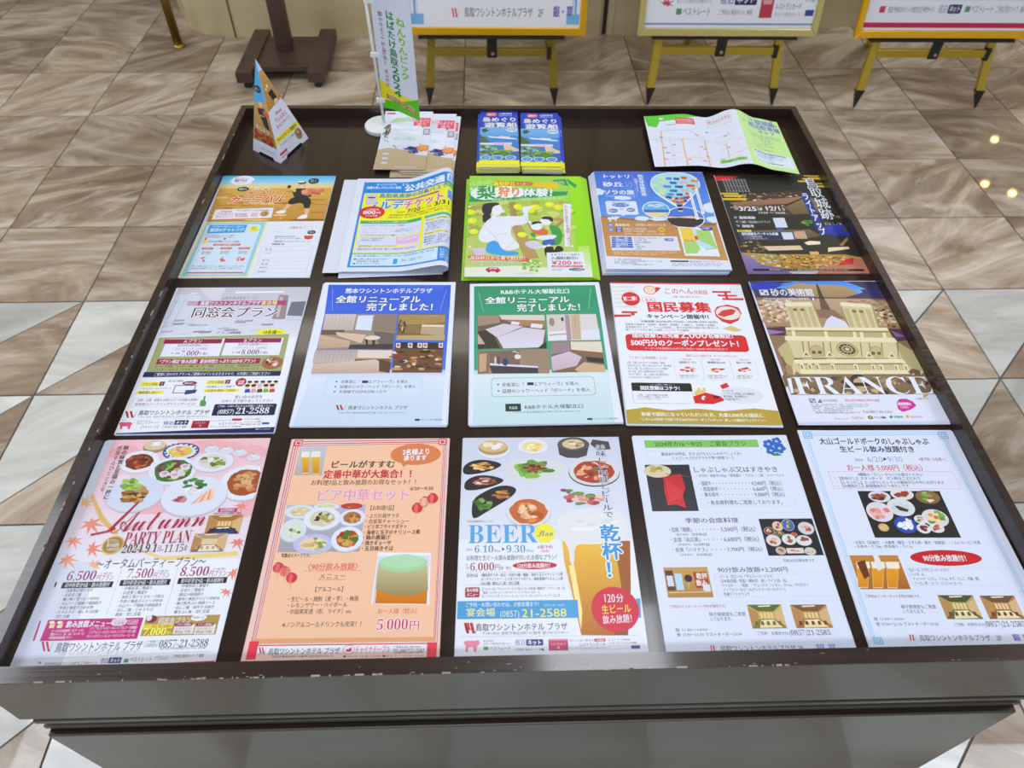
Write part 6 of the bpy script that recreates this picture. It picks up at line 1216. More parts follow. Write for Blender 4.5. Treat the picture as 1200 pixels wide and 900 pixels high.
# hot air balloon flyer
a = flyer('blue and sand coloured hot air balloon flyer on a thick stack', 0.2545, 0.7035, 0.0085, -0.74, 0.985,
          [(695.8, 200), (823, 203), (858, 314), (709, 317)], 6, 680, 190)
a.part('background'); a.R(60, 40, 1100, 800, 'eef1f9'); a.P([(95, 60), (860, 80), (960, 430), (140, 385)], '3c68d8', '5c9cec'); a.P([(135, 385), (955, 425), (1040, 680), (175, 668)], 'bc8850', 'c89458')
a.P([(140, 385), (420, 412), (600, 418), (690, 450), (955, 440), (950, 425), (700, 410), (440, 404), (140, 376)], '8c6840')
for x, y, rx, ry in ((130, 205, 36, 22), (910, 320, 40, 34), (440, 395, 50, 16), (930, 400, 40, 22), (560, 398, 60, 14), (300, 250, 60, 14)): a.E(x, y, rx, ry, 'e8f2fc', jit=.15)
a.sm = True; a.part('photo', 'striped hot air balloon over dunes')
a.P([(494, 150), (520, 100), (600, 76), (760, 80), (840, 130), (848, 180), (800, 240), (720, 318), (690, 318), (600, 262), (530, 215)], 'f4f8fc')
a.P([(500, 150), (525, 105), (600, 82), (755, 86), (834, 134), (842, 180), (795, 236), (718, 300), (695, 302), (605, 255), (536, 210)], 'a8dcec', '8cd0e4')
a.sm = False
for r in range(7):
    y = 98+r*27; w0 = [210, 290, 320, 300, 250, 170, 90][r]; cx = [670, 680, 680, 682, 690, 700, 706][r]
    for i in range(8):
        if (i+r) % 2 and r < 5: continue
        x = cx-w0/2+i*w0/8; sag = 14*math.sin(math.pi*(i+.5)/8); c = [['d4e48c', 'd4e48c', '4c88d0', '2c5cb4', '2448a0', 'e0a8c0', 'd83c2c', 'e88c2c'][i] if r < 5 else random.choice(['e8dc2c', 'd83c2c', '2c3c90', '2c3c90', 'e0702c'])][0]
        a.P([(x-8, y+sag), (x+w0/8+8, y+sag+3), (x+w0/8+5, y+sag+19), (x-5, y+sag+16)], c)
for i in range(5): a.L([(520+i*78, 108-i*2), (700+i*4, 302)], .2, 'e8f4f8')
a.P([(680, 296), (730, 296), (718, 316), (692, 314)], '2c2c50'); a.E(744, 388, 134, 76, 'ffffff'); a.E(744, 388, 128, 71, '4878d8')
a.P([(616, 380), (700, 384), (780, 376), (870, 390), (872, 404), (616, 396)], 'f0c8a0'); a.P([(618, 392), (700, 388), (872, 398), (858, 428), (800, 452), (720, 458), (650, 436), (622, 410)], '3c2c28'); a.P([(690, 324), (732, 322), (720, 338), (698, 338)], '2c2c50'); a.R(697, 338, 727, 347, 'd8d0c0')
a.E(541, 333, 98, 58, 'ffffff'); a.E(541, 333, 92, 53, '6cb4e8'); a.P([(450, 334), (632, 334), (626, 354), (456, 354)], '2c6cc0'); a.P([(456, 352), (626, 352), (600, 374), (541, 386), (482, 374)], 'ecd49c'); a.blob(540, 305, 70, 14, ['c8e4f4', 'e0f0f8'], 10, .3)
for x in (798, 838): a.P([(x-30, 216-(x-798)*.7), (x-12, 214-(x-798)*.7), (x+42, 400-(x-798)), (x+20, 402-(x-798))], 'f4f6fc'); a.L([(x-18, 225-(x-798)*.6), (x+28, 390-(x-798))], .9, 'a8acc0')
a.part('headline', 'white headline on blue')
a.T('トットリ', 150, 86, 362, 112, 'f4f8ff', b=.05); a.T('砂丘', 158, 138, 308, 170, 'f4f8ff', b=.05); a.R(328, 138, 370, 170, '4870dc', edge='f4f8ff', ew=.0005); a.L([(336, 164), (362, 144)], .6, 'f4f8ff'); a.T('ソラの旅', 162, 194, 386, 226, 'f4f8ff', b=.05); a.T('TOTTORI SAND DUNES HOT BALLOON', 174, 233, 390, 243, 'dce8fc', res=1); a.L([(158, 124), (366, 126)], .25, 'c8d8f8'); a.L([(162, 182), (374, 184)], .25, 'c8d8f8')
a.T('熱気球体験搭乗', 424, 88, 462, 236, 'f4f8ff', vert=True, b=.03); a.T('（係留フライト）', 392, 104, 418, 220, 'f4f8ff', vert=True); a.L([(372, 84), (406, 240)], .25, 'c8d8f8'); a.L([(450, 84), (486, 240)], .25, 'c8d8f8')
a.part('speech_panel', 'pale panel with blue ovals'); a.R(180, 272, 408, 368, 'eaf0fc', rad=.1); a.P([(280, 366), (320, 366), (310, 378)], 'eaf0fc')
for x, y, rx, t in ((286, 300, 62, '砂丘の上空から絶景'), (232, 340, 34, '標高30m'), (360, 334, 32, '体験5分')): a.E(x, y, rx, 14, '3868c8'); a.T(t, x-rx*.8, y-7, x+rx*.8, y+7, 'ffffff', res=1)
a.T('鳥取砂丘で空の旅を楽しもう！', 222, 277, 366, 286, '4c5c8c', res=1); a.T('砂丘', 280, 322, 308, 334, '4c5c8c', res=1)
a.P([(186, 402), (196, 384), (214, 390), (224, 378), (236, 388), (250, 376), (264, 384), (278, 378), (272, 394), (256, 398), (250, 416), (244, 416), (244, 402), (214, 402), (210, 418), (202, 418), (198, 400)], 'f4f0ec')
a.part('info_text')
a.E(208, 442, 22, 12, '3878d8'); a.T('会場', 196, 435, 220, 449, 'ffffff', res=1); a.T('鳥取砂丘', 242, 432, 352, 450, 'f8f4ec', b=.04); a.T('鳥取市福部町湯山（鳥取砂丘ビジターセンター前）', 392, 432, 612, 448, 'f8f4ec', res=1)
a.E(212, 477, 22, 13, '3878d8'); a.T('期間', 199, 470, 224, 484, 'ffffff', res=1); 
for i, y in enumerate((466, 484)): a.R(246, y-8, 294, y+8, '2c4ca8'); a.T('前期後期'[i*2:i*2+2], 256, y-6, 284, y+6, 'ffffff', res=1)
a.T('7/20(土)〜8/25(日)', 302, 460, 470, 476, 'f8f4ec', b=.02); a.T('9/7(土)〜9/23(月祝)・10/12(土)', 310, 478, 540, 492, 'f8f4ec', b=.02); a.T('10/19(土)・20(日)・11/2(土)〜11/4(月祝)', 310, 497, 600, 510, 'f8f4ec', b=.02); a.E(578, 472, 26, 18, 'e8b440'); a.T('雨天中止', 560, 465, 596, 479, '6c3c14', res=1)
a.R(208, 520, 700, 622, 'eceaf2'); a.R(600, 532, 660, 552, '3878d8', rad=.2); a.T('ご予約', 608, 535, 652, 549, 'ffffff')
for i, t in enumerate(('定　員', '体験料金', 'ご予約・お問い合わせ', '雨天時', '体験時間・スケジュール')): a.R(216, 528+i*16, 362+i*3, 541+i*16, '2c68c8'); a.T(t, 244, 529+i*16, 336, 540+i*16, 'ffffff', res=1)
a.lines(['大人（中学生以上） 3,000円（税込）', '小人 2,000円（税込）', '小学生以下は保護者同伴', '要予約', 'ご来場の順番で', '当日受付'], 384, 526, 560, 618, '5c6478'); a.lines(['※天候や風の状況により中止や変更になる場合がございます。詳しくはホームページをご確認のうえご予約ください。', '※未就学児のご乗船はできません。天候急変などの場合はスタッフの指示に従ってください。'], 222, 628, 700, 656, 'f0e4d4')
a.T('主　催　鳥取砂丘未来会議', 230, 684, 430, 694, '5c6478', res=1); a.lines(['共　催　鳥取市・一般社団法人鳥取市観光コンベンション協会', '事務局　中国四国熱気球連盟', '　　　　ホームページで最新情報をご確認ください'], 232, 694, 586, 732, '5c6478'); a.L([(612, 690), (622, 735)], .15, 'a0a4b4'); a.R(640, 688, 768, 699, '2c2c3c'); a.T('株式会社 アドバルーン', 776, 686, 988, 698, '4c5468', b=.01); a.lines(['TEL 0857-20-1234 FAX 0857-20-1235', 'お問い合わせ（平日10:00〜17:00）'], 648, 703, 1006, 728, '6c7488')
a.part('map', 'small white framed green map'); a.P([(690, 450), (925, 462), (985, 655), (742, 655)], 'f6f8fb'); a.P([(700, 458), (790, 458), (820, 548), (730, 560), (716, 500)], 'f0cc50'); a.P([(816, 470), (912, 474), (966, 600), (890, 610), (830, 540)], 'a8d478'); a.P([(730, 560), (815, 545), (850, 600), (830, 636), (750, 640)], 'a8d478'); a.P([(800, 462), (818, 466), (834, 540), (900, 570), (950, 590), (900, 605), (842, 580), (815, 545)], 'bcdcf4'); a.P([(806, 516), (828, 514), (834, 540), (816, 544)], 'd84834'); a.R(742, 540, 800, 552, 'd84834'); a.T('鳥取砂丘', 746, 541, 796, 551, 'ffffff', res=1); a.P([(838, 452), (928, 456), (932, 474), (866, 476)], '2c44b0'); a.T('MAP', 862, 456, 912, 468, 'ffffff', res=1)
for x, y in ((840, 500), (850, 550), (890, 580), (760, 500), (850, 620)): a.L([(x, y), (x+50, y+6)], .3, '5c8c5c')
a.finish(); under(a, 16, .0005, 'hot air balloon flyer lying beneath the top one', keep=(), offs=[(-.0004*i-(.0016 if i > 4 else 0)-(.0012 if i > 10 else 0), -.0002*i-(.002 if i > 8 else 0), .05*i) for i in range(16)], grp='balloon flyers beneath the top one')
_m = [c for c in a.root.children if c.name.startswith('sheet')][0].data
_u = _m.copy(); _u.materials[0] = mat('blue_edged_paper', 'b8c8ec', .45, noise=((6, 6, 1), 'd8dff0', 2, .4, .6))
for r in [o for o in bpy.data.objects if o.get('group') == 'balloon flyers beneath the top one' and o is not a.root]:
    for c in r.children:
        if c.name.startswith('sheet'): c.data = _u

# castle ruins light-up flyer
a = flyer('dark night view castle ruins illumination flyer, right end of the back row', 0.4885, 0.7015, 0.0012, -0.32, 0.995,
          [(836.5, 205.5), (965, 205.8), (1023.5, 320.5), (875.5, 321.5)], 5.4545, 820, 190)
a.part('background'); a.R(60, 60, 1150, 740, '232a22', '2c2c26'); a.P([(830, 100), (800, 90), (1000, 500), (1060, 620), (1100, 640), (1000, 420)], '141c30')
a.part('photo', 'night photograph of lit stone walls and a town')
random.seed(41)
a.P([(160, 215), (640, 180), (760, 330), (560, 340), (220, 300)], '3c362c', '4c3c2c')
for i in range(150):
    x = random.uniform(190, 720); y = random.uniform(200, 300); a.E(x, y, random.uniform(3, 14), random.uniform(2, 5), random.choice(['c8a878', 'a88060', 'e8d4b0', '8c6c54', '5c4c3c', 'd8b8a0']), n=6, jit=.3)
a.P([(190, 262), (560, 230), (700, 215), (560, 268), (230, 285)], 'a87c64', '8c6450'); a.P([(540, 282), (680, 225), (760, 240), (780, 320), (600, 335)], '8c7454', '6c5840')
for i in range(40):
    x = random.uniform(560, 760); y = random.uniform(235, 330); a.L([(x, y), (x+14, y+3)], .5, random.choice(['c0a478', '4c4030', 'a88c60']))
a.P([(540, 278), (670, 222), (676, 228), (550, 286)], '2c241c'); a.blob(690, 385, 50, 22, ['5c8c30', '7cac40', '40702c'], 18, .3); a.blob(690, 450, 40, 14, ['4c4434', '6c5c44'], 10, .4)
a.P([(740, 420), (880, 400), (960, 410), (970, 480), (800, 462)], '2c44c8', '1c2c80'); a.P([(330, 440), (700, 430), (780, 470), (660, 492), (400, 480)], '786450', '5c4c3c')
a.P([(600, 445), (670, 440), (690, 490), (610, 490)], 'c8a888'); a.P([(400, 540), (640, 533), (662, 560), (440, 568)], 'e0c8a8'); a.P([(668, 515), (700, 503), (770, 506), (772, 524), (690, 530)], 'f4e4c8'); a.P([(820, 545), (950, 538), (958, 552), (820, 572)], 'ecd8b4'); a.P([(700, 572), (756, 570), (764, 592), (710, 596)], 'e0b860'); a.P([(890, 530), (940, 480), (950, 490), (916, 535)], 'a87c4c')
a.P([(260, 580), (470, 590), (930, 588), (1060, 610), (1000, 680), (300, 700)], 'b8924c', 'a87c34')
for i in range(220):
    x = random.uniform(470, 930); y = random.uniform(594, 678); a.E(x, y, random.uniform(7, 18), random.uniform(3, 7), random.choice(['e0b460', 'c8984c', '8c5c24', '6c4418', 'f0cc84', 'a87434']), n=6, jit=.3)
for i in range(50):
    x = random.uniform(290, 500); y = random.uniform(590, 660); a.E(x, y, random.uniform(8, 20), random.uniform(4, 9), random.choice(['b0a878', 'c8c090', '94905c', 'a89c68']), n=6, jit=.3)
for i in range(30):
    x = random.uniform(260, 420); y = random.uniform(510, 575); a.E(x, y, random.uniform(8, 20), random.uniform(3, 7), random.choice(['8c6444', '5c4c34', 'b88c60', '3c4024']), n=6, jit=.3)
a.P([(256, 576), (300, 600), (400, 660), (620, 690), (760, 712), (300, 718)], '9080b8', '6c5c98'); a.P([(560, 700), (780, 690), (740, 714), (590, 714)], 'b8b8cc'); a.P([(740, 712), (800, 670), (900, 650), (1060, 604), (1102, 708)], 'b86c58')
for i in range(34): a.L([(1060-i*10, 604+i*1.6), (1075-i*10.5, 706)], .5, 'e8a490')
a.P([(880, 660), (930, 618), (985, 612), (975, 650)], 'c8202c'); a.R(334, 684, 1050, 696, '141414'); a.T('鳥取城跡ライトアップ 鳥取市教育委員会 指定文化財 0857-30-8421', 440, 685, 950, 695, 'c8c4b8', res=1)
a.part('ribbon'); a.P([(88, 92), (250, 92), (180, 118), (92, 122)], 'd02c34')
for b in ((125, 198, 248, 208), (150, 212, 275, 224), (138, 232, 300, 246), (670, 84, 765, 92), (700, 97, 770, 106), (630, 118, 690, 128), (745, 134, 790, 142), (760, 148, 802, 162), (660, 103, 790, 112)): a.part('ribbon#%d' % (b[0]+b[1])); a.R(*b, 'd8b840', rad=.3)
a.part('headline', 'large white vertical headline')
a.T('鳥', 676, 104, 756, 168, 'f6f8fc', b=.02); a.T('取', 706, 166, 790, 226, 'f6f8fc', b=.02); a.T('城', 738, 230, 830, 296, 'f6f8fc', b=.02); a.T('跡', 768, 298, 858, 366, 'f6f8fc', b=.02)
for i, ch in enumerate('ライトアップ'):
    x = 660+i*21; y = 200+i*45; a.R(x-8, y-4, x+44, y+44, '24388c'); a.T(ch, x-4, y-2, x+42, y+42, 'f6f8fc', b=.04)
a.T('いま、新たに', 868, 340, 905, 358, 'b8c0d0', res=1); a.T('灯る二ノ丸', 800, 385, 912, 402, 'c8ccd8')
a.part('info_text')
for i in range(8): a.T('久松山に灯る石垣の光と夜景', 146+i*20+8, 108, 160+i*20+8, 194, 'c8ccd0', vert=True, res=1)
a.T('令和6年', 216, 284, 242, 312, 'dcdce0', res=1); a.T('3/25', 246, 286, 364, 313, 'f4f4f8', b=.05); a.T('月', 367, 292, 384, 312, 'f4f4f8', b=.02); a.P([(386, 290), (402, 302), (386, 314)], 'f4f4f8'); a.T('12/1', 412, 283, 524, 311, 'f4f4f8', b=.05); a.T('日', 526, 292, 546, 311, 'f4f4f8', b=.02); a.T('19:00 〜 22:00', 372, 318, 548, 332, 'f4f4f8', b=.04); a.L([(228, 340), (560, 336)], .2, '8c8c8c')
a.T('場所', 216, 350, 236, 364, 'dcdce0', res=1); a.T('鳥取城跡', 248, 349, 354, 366, 'f4f4f8', b=.04); a.T('内容', 226, 376, 244, 390, 'dcdce0', res=1); a.T('仁風閣・久松公園のライトアップ', 254, 376, 450, 393, 'e0e0e8', b=.02); a.T('主催', 232, 402, 252, 416, 'dcdce0', res=1); a.T('鳥取市', 266, 403, 346, 420, 'f4f4f8', b=.04)
a.P([(466, 358), (540, 356), (564, 418), (488, 422)], 'e4e8ee'); a.P([(486, 420), (532, 418), (536, 436), (496, 438)], '2c5cc0')
a.R(236, 436, 328, 448, 'e8e040'); a.T('最新情報はこちら', 244, 437, 320, 447, '3c3c14', res=1); a.R(254, 448, 606, 500, '2c3450', edge='4c7cc0', ew=.0004); a.T('鳥取城跡をバーチャル体験', 262, 452, 502, 470, 'f4f4f8', b=.04); a.lines(['二ノ丸三階櫓を再現', 'アプリを見ながら歩こう！'], 276, 472, 440, 498, 'e0e0e8', b=.02); a.P([(518, 450), (590, 450), (604, 494), (536, 496)], 'e4e8ee')
a.E(930, 430, 26, 12, '4c4844', jit=.2)
a.finish(); under(a, 2, .0003, 'castle ruins illumination flyer lying beneath the top one', keep=())

# ================================================================ small things at the back of the tray
def park_bend(x, y, z):
    u = x/.275+.5; pts = [(0, .004), (.3, .010), (.47, .003), (.68, .024), (.84, .010), (1, .006)]
    for (u0, z0), (u1, z1) in zip(pts, pts[1:]):
        if u <= u1 or u1 == 1:
            t = (u-u0)/(u1-u0); t = t*t*(3-2*t); zz = z0+(z1-z0)*t; break
    v = y/.19+.5; zz *= (.55+.45*v)
    return (x*(1-.012), y - (.022*max(0, (u-.6)/.4)), zz+z+.0105)
a = flyer('unfolded wavy city parking map leaflet with a green right panel', 0.408, 0.953, 0.0, -1.0, 1.0, None, 1, 0, 0, w=.275, h=.19, name='map_leaflet', cat='map', bend=park_bend, cuts=([-.1375+.0055*i for i in range(1, 50)], [-.06, -.02, .02, .06]), thick=.0002)
a.part('background'); a.R(0, 0, 190, 190, 'eef0fb'); a.R(188, 0, 275, 190, 'c4ec9c'); a.P([(0, 0), (115, 0), (96, 10), (60, 22), (30, 24), (22, 46), (4, 40)], '5ccc3c')
a.part('street_map', 'street map with orange roads'); a.R(62, 14, 102, 38, 'd85c5c'); a.T('鳥取市駐車場案内', 64, 19, 100, 27, 'f8d8d8', b=.02); a.T('わくわく街歩き', 66, 28, 98, 35, 'f8d8d8'); a.R(128, 12, 176, 34, 'e0d4d0'); a.T('観光施設の駐車場', 131, 18, 173, 28, 'a88c84'); a.E(34, 14, 5, 4, 'eefbe8'); a.T('駐車場位置情報', 40, 36, 62, 42, '8c94ac', res=1)
def rd(pts, w_, c): a.L([(x, y) for x, y in pts], w_, c)
rd([(0, 92), (60, 96), (120, 98), (165, 100), (200, 122)], 1.4, 'e8c48c'); rd([(6, 165), (70, 162), (140, 158), (172, 148), (200, 125)], 1.4, 'e8c48c'); rd([(28, 60), (20, 190)], 2.6, 'e0b878'); rd([(66, 96), (64, 190)], 2.6, 'e0b878'); rd([(112, 96), (108, 190)], 2.6, 'e0b878'); rd([(152, 110), (150, 160)], 2, 'e0b878'); rd([(34, 60), (84, 62), (106, 84), (118, 96)], 2.4, '9cd4ec')
random.seed(9)
for i in range(34):
    x = random.uniform(6, 178); y = random.uniform(60, 180); l = random.uniform(8, 34)
    rd([(x, y), (x+l, y+random.uniform(-1, 1))] if i % 2 else [(x, y), (x+1, y+l*.8)], .6, random.choice(['b0b0bc', 'd8c8a8', 'c0c0cc']))
for i in range(16):
    x = random.uniform(12, 170); y = random.uniform(56, 176); a.R(x, y, x+7, y+4, random.choice(['e880b0', '6c94dc', 'e880b0', '88b868']))
a.R(130, 166, 180, 176, '88d058'); a.T('駐車場のご案内', 134, 168, 176, 175, '3c6c24', res=1); a.T('歴史と文化の散歩道', 126, 40, 174, 46, 'a8ccdc', res=1)
a.part('cover', 'green cover panel of the map with a blue title')
a.T('鳥取城跡', 212, 8, 266, 26, '6878d4', b=.05, tilt=-.05); a.T('周辺駐車場', 208, 28, 272, 46, '6878d4', b=.05, tilt=-.05); a.T('マップ', 224, 48, 258, 62, '6878d4', b=.05, tilt=-.05)
a.lines(['鳥取城跡周辺には県営・市営の駐車場があります。', '車でお越しの際は下記の駐車場をご利用ください。', '仁風閣・県立博物館・わらべ館', 'やまびこ館などへは徒歩が便利です。', '土日祝日は大変混み合いますので', '公共交通機関をご利用ください。', '100円循環バスくる梨のご利用を', 'おすすめします。', '市役所駐車場は無料開放中です。'], 204, 68, 268, 126, '7c8490'); a.R(198, 134, 272, 176, 'eef6fa', rad=.1); a.P([(198, 134), (236, 136), (232, 168), (200, 160)], 'c8dcf4'); a.R(200, 136, 262, 139, '3c6cc8'); a.R(202, 168, 250, 171, '4ca04c'); a.lines(['駐車場の場所はこちら', 'スマホでチェック！'], 204, 142, 262, 156, '5c6c8c')
for x, y in ((206, 6), (262, 4), (268, 20), (200, 30)): a.E(x, y, 3, 5, '88c858')
a.finish()

# sightseeing boat leaflets, two piles side by side
def boat(label, x, y, deg, ul, n, offs, gp_):
    a = flyer(label, x, y, .0148, deg, 1.0, None, 1, 0, 0, w=.077, h=.205, name='leaflet', cat='leaflet', thick=.0008)
    a.part('background'); a.R(0, 0, 77, 205, '2448c8'); a.R(0, 186, 77, 205, 'f0ec10')
    a.part('photo', 'photograph of a blue bay with a boat and wooded rocks'); a.R(0, 66, 77, 190, '4c94e0', '2c6ccc'); a.R(0, 66, 77, 100, '7cbcf0', '5ca4e8')
    random.seed(2)
    a.P([(14, 100), (70, 108), (76, 113), (60, 112), (20, 106)], 'eef6fc'); a.P([(38, 100), (62, 102), (58, 106), (40, 105)], 'e8e4f0'); a.E(10, 78, 7, 7, '3c5c3c', jit=.2); a.P([(0, 95), (12, 108), (20, 124), (0, 130)], '4c6c3c'); a.R(0, 126, 52, 134, 'e8ecf4', rad=.3)
    a.P([(0, 132), (34, 136), (40, 160), (30, 182), (0, 184)], '5c8c7c'); a.blob(16, 156, 22, 24, ['7ca89c', '4c7460', '9cc0b4', '3c6450'], 34, .2); a.P([(46, 130), (54, 126), (66, 142), (77, 150), (77, 172), (50, 160)], 'd8c8b0'); a.blob(48, 166, 30, 18, ['5c9438', '7cb04c', '3c6c28'], 34, .22); a.R(26, 125, 64, 133, 'f4e8f0', rad=.3); a.T('浦富海岸の絶景クルーズ', 28, 127, 62, 132, 'd8406c', res=1); a.P([(60, 160), (77, 158), (77, 182), (66, 182)], '3c64b8')
    for x_ in (12, 35, 60): a.E(x_, 181, 10.5, 9, 'f4f8fc'); a.E(x_, 181, 9, 7.6, '4ca0d8'); a.blob(x_, 183, 6, 4, ['7cc0e0', '8c8478', '2c78b8'], 6, .4)
    a.part('headline', 'large white headline'); a.R(12, 6, 34, 20, 'f06c88', rad=.4); a.T('運航中', 15, 9, 31, 17, 'fbe4a8', b=.03); a.T('山陰海岸', 38, 7, 66, 13, 'f4f8ff', b=.03); a.T('ジオパーク', 38, 15, 66, 21, 'f4f8ff', b=.03)
    a.T('島めぐり', 4, 26, 76, 43, 'f4f8ff', b=.05, o='1c2c80', ow=.03); a.T('遊覧船', 8, 47, 76, 66, 'f4f8ff', b=.05, o='1c2c80', ow=.03); a.E(64, 76, 11, 8, 'f4f8fc'); a.T('浦富海岸', 55, 72, 73, 80, '2c50a8')
    a.finish(); under(a, n, .00085, ul, offs=offs, keep=('background', 'headline'), cat='leaflet', grp=gp_)
random.seed(77)
boat('blue and yellow sightseeing boat leaflet on the left one of two piles', -0.0275, 0.966, .2, 'sightseeing boat leaflet beneath the top one of the left pile', 16, [(random.uniform(-.006, .001) if i > 3 else -.001*i, random.uniform(-.006, 0)-.0003*i, random.uniform(-1, 1)) for i in range(16)], 'sightseeing boat leaflets, left pile')
boat('blue and yellow sightseeing boat leaflet on the right one of two piles', 0.0545, 0.960, -1.5, 'sightseeing boat leaflet beneath the top one of the right pile', 16, [(random.uniform(0, .0085) if i > 1 else .001, random.uniform(-.005, .003)-.0003*i, random.uniform(-1, 2)) for i in range(16)], 'sightseeing boat leaflets, right pile')

# food brochures
def food(label, x, y, z, deg):
    lift = lambda X, Y, Z: (X, Y, Z+.024*max(0, (Y/.205+.15))**2)
    a = flyer(label, x, y, z, deg, 1.0, None, 1, 0, 0, w=.099, h=.205, name='brochure', cat='brochure', bend=lift, cuts=([], [-.04+.01*i for i in range(14)]), thick=.0008)
    a.part('background'); a.frame(1, 0, 0); a.H = homog([(0, 0), (99, 0), (99, 213), (0, 213)], [(0, 0), (1, 0), (1, 1), (0, 1)]); a.R(0, 0, 99, 213, 'eef0f8'); a.P([(0, 140), (20, 132), (55, 140), (80, 158), (99, 160), (99, 213), (0, 213)], 'c8b494', 'bca684')
    random.seed(4)
    for i in range(40): a.E(random.uniform(4, 96), random.uniform(165, 208), 1, .8, 'a08c6c', n=5)
    a.part('photo', 'photographs of grapes, a peach and dried fish')
    a.blob(70, 138, 24, 17, ['2c2c68', '3c3c84', '5454a0', '1c1c48'], 40, .2); a.E(90, 132, 14, 12, 'e88c4c'); a.E(88, 130, 9, 7, 'f0a060'); a.P([(72, 108), (84, 118), (78, 122)], 'b07840'); a.blob(12, 72, 12, 30, ['3c6c3c', '285028', '8c7460', 'e8e4e4', '4c7c40'], 34, .2)
    for i in range(10): a.L([(2+i*2, 95+i*2), (30+i, 120+i*2)], .7, ['6c5444', 'b8a89c', '8c7060', 'e0d8d8'][i % 4])
    a.R(4, 6, 22, 11, 'd83c4c', rad=.3); a.P([(12, 40), (24, 24), (52, 20), (56, 34), (40, 36)], 'a8d8a0'); a.T('とっとり', 14, 26, 52, 35, 'e8f4e4', b=.02, tilt=.05); a.R(62, 22, 96, 52, 'e85470'); a.T('ふるさと', 64, 26, 94, 38, 'f8d8e0', b=.04, sl=.15); a.T('便り', 68, 40, 90, 50, 'f8d8e0', b=.03); a.E(60, 28, 6, 8, 'e8b8e0'); a.blob(74, 56, 16, 4, ['4c8c3c', '306c2c'], 9, .4); a.R(84, 60, 97, 82, '8c8490'); a.R(86, 62, 95, 78, 'c8c4dc')
    a.R(18, 50, 80, 122, 'f4f5fb'); a.T('鳥取県東部の旬の味覚をお届けします', 22, 62, 76, 68, 'a8b4b8', res=1); a.T('味わい便り', 26, 92, 72, 104, 'a0d4b8', b=.0)
    for i in range(3): a.R(12, 152+i*17, 24, 159+i*17, 'e4e0e8', rad=.3)
    a.T('公益社団法人 鳥取県物産協会', 40, 202, 80, 206, 'f0ecf4', res=1)
    a.finish(); return a
food('small food brochure with grapes and a peach, front left one beside the banner base', -0.2165, 0.9605, .0070, -1.2)
food('small food brochure with grapes and a peach, half covered by its neighbour', -0.1665, 0.9540, .0050, -.6)
food('small food brochure with grapes and a peach, lowest, only its edges showing', -0.160, 0.949, .0031, -2.2)
food('small food brochure with grapes and a peach, its bottom edge showing under the top one', -0.188, 0.944, .0009, 1.0)

# table-top banner
bn = thing('table_banner', 'small white table-top banner flag on a plastic pole with a round base', 'banner', (-0.268, 1.026, 0.0004))
G().lathe([(.0355, 0), (.036, .002), (.036, .0075), (.034, .0095), (.006, .010), (.005, .016), (.0035, .0165)]).build('base', MT['white'], bn, smooth=False)
G().tube((.004, 0, .012), (-.004, 0, .37), .0028).build('pole', MT['white'], bn, smooth=True)
for z in (.062, .153, .252): G().box(-.005, -.004, z-.006, .012, .004, z+.003).build('clip', MT['white'], bn, bevel=.001)
def flag_bend(x, y, z):
    t = (x+.0375)/.075
    return (x+.0375+.007, -.026*t+.004*math.sin(t*5)-z, .195+y-(.012*t if y < 0 else .012*t*max(0, 1-y/.1)))
FC = ([-.0375+.0075*i for i in range(1, 10)], [-.1, -.05, 0, .02, .04, .06, .08, .1])
a = Art(bn, .075, .30, None, 1, 0, 0, bend=flag_bend, thick=.0003, cuts=FC)
sheet_mesh(bn, .075, .30, .0003, flag_bend, FC, name='flag')
a.part('flag_print', 'green lettering and yellow and green foot'); a.R(0, 0, 75, 300, 'eef0f6')
a.P([(0, 240), (30, 262), (75, 262), (75, 300), (0, 300)], 'f0e420'); a.P([(0, 282), (30, 282), (75, 256), (75, 300), (0, 300)], '5cc828'); a.P([(10, 268), (68, 282), (68, 292), (10, 278)], 'a86c34'); a.T('令和6年10月19日(土)〜22日(火)', 12, 272, 66, 284, 'f8e8c8', b=.02, tilt=-.2)
a.T('ねんりんピック', 44, 112, 62, 226, '8cc82c', vert=True, b=.05); a.T('はばたけ鳥取', 25, 106, 41, 206, '2c8c4c', vert=True, b=.05)
for i, c_ in enumerate('2024'): a.T(c_, 26, 208+i*15.5, 41, 221+i*15.5, '2c8c4c', b=.06)
a.T('輝かせよう　砂丘の風と　笑みの花', 11, 112, 19, 254, '5c5450', vert=True, b=.02)
for yy in (112, 158, 182, 238): a.R(11, yy, 19, yy+2, 'd0704c')
a.finish()

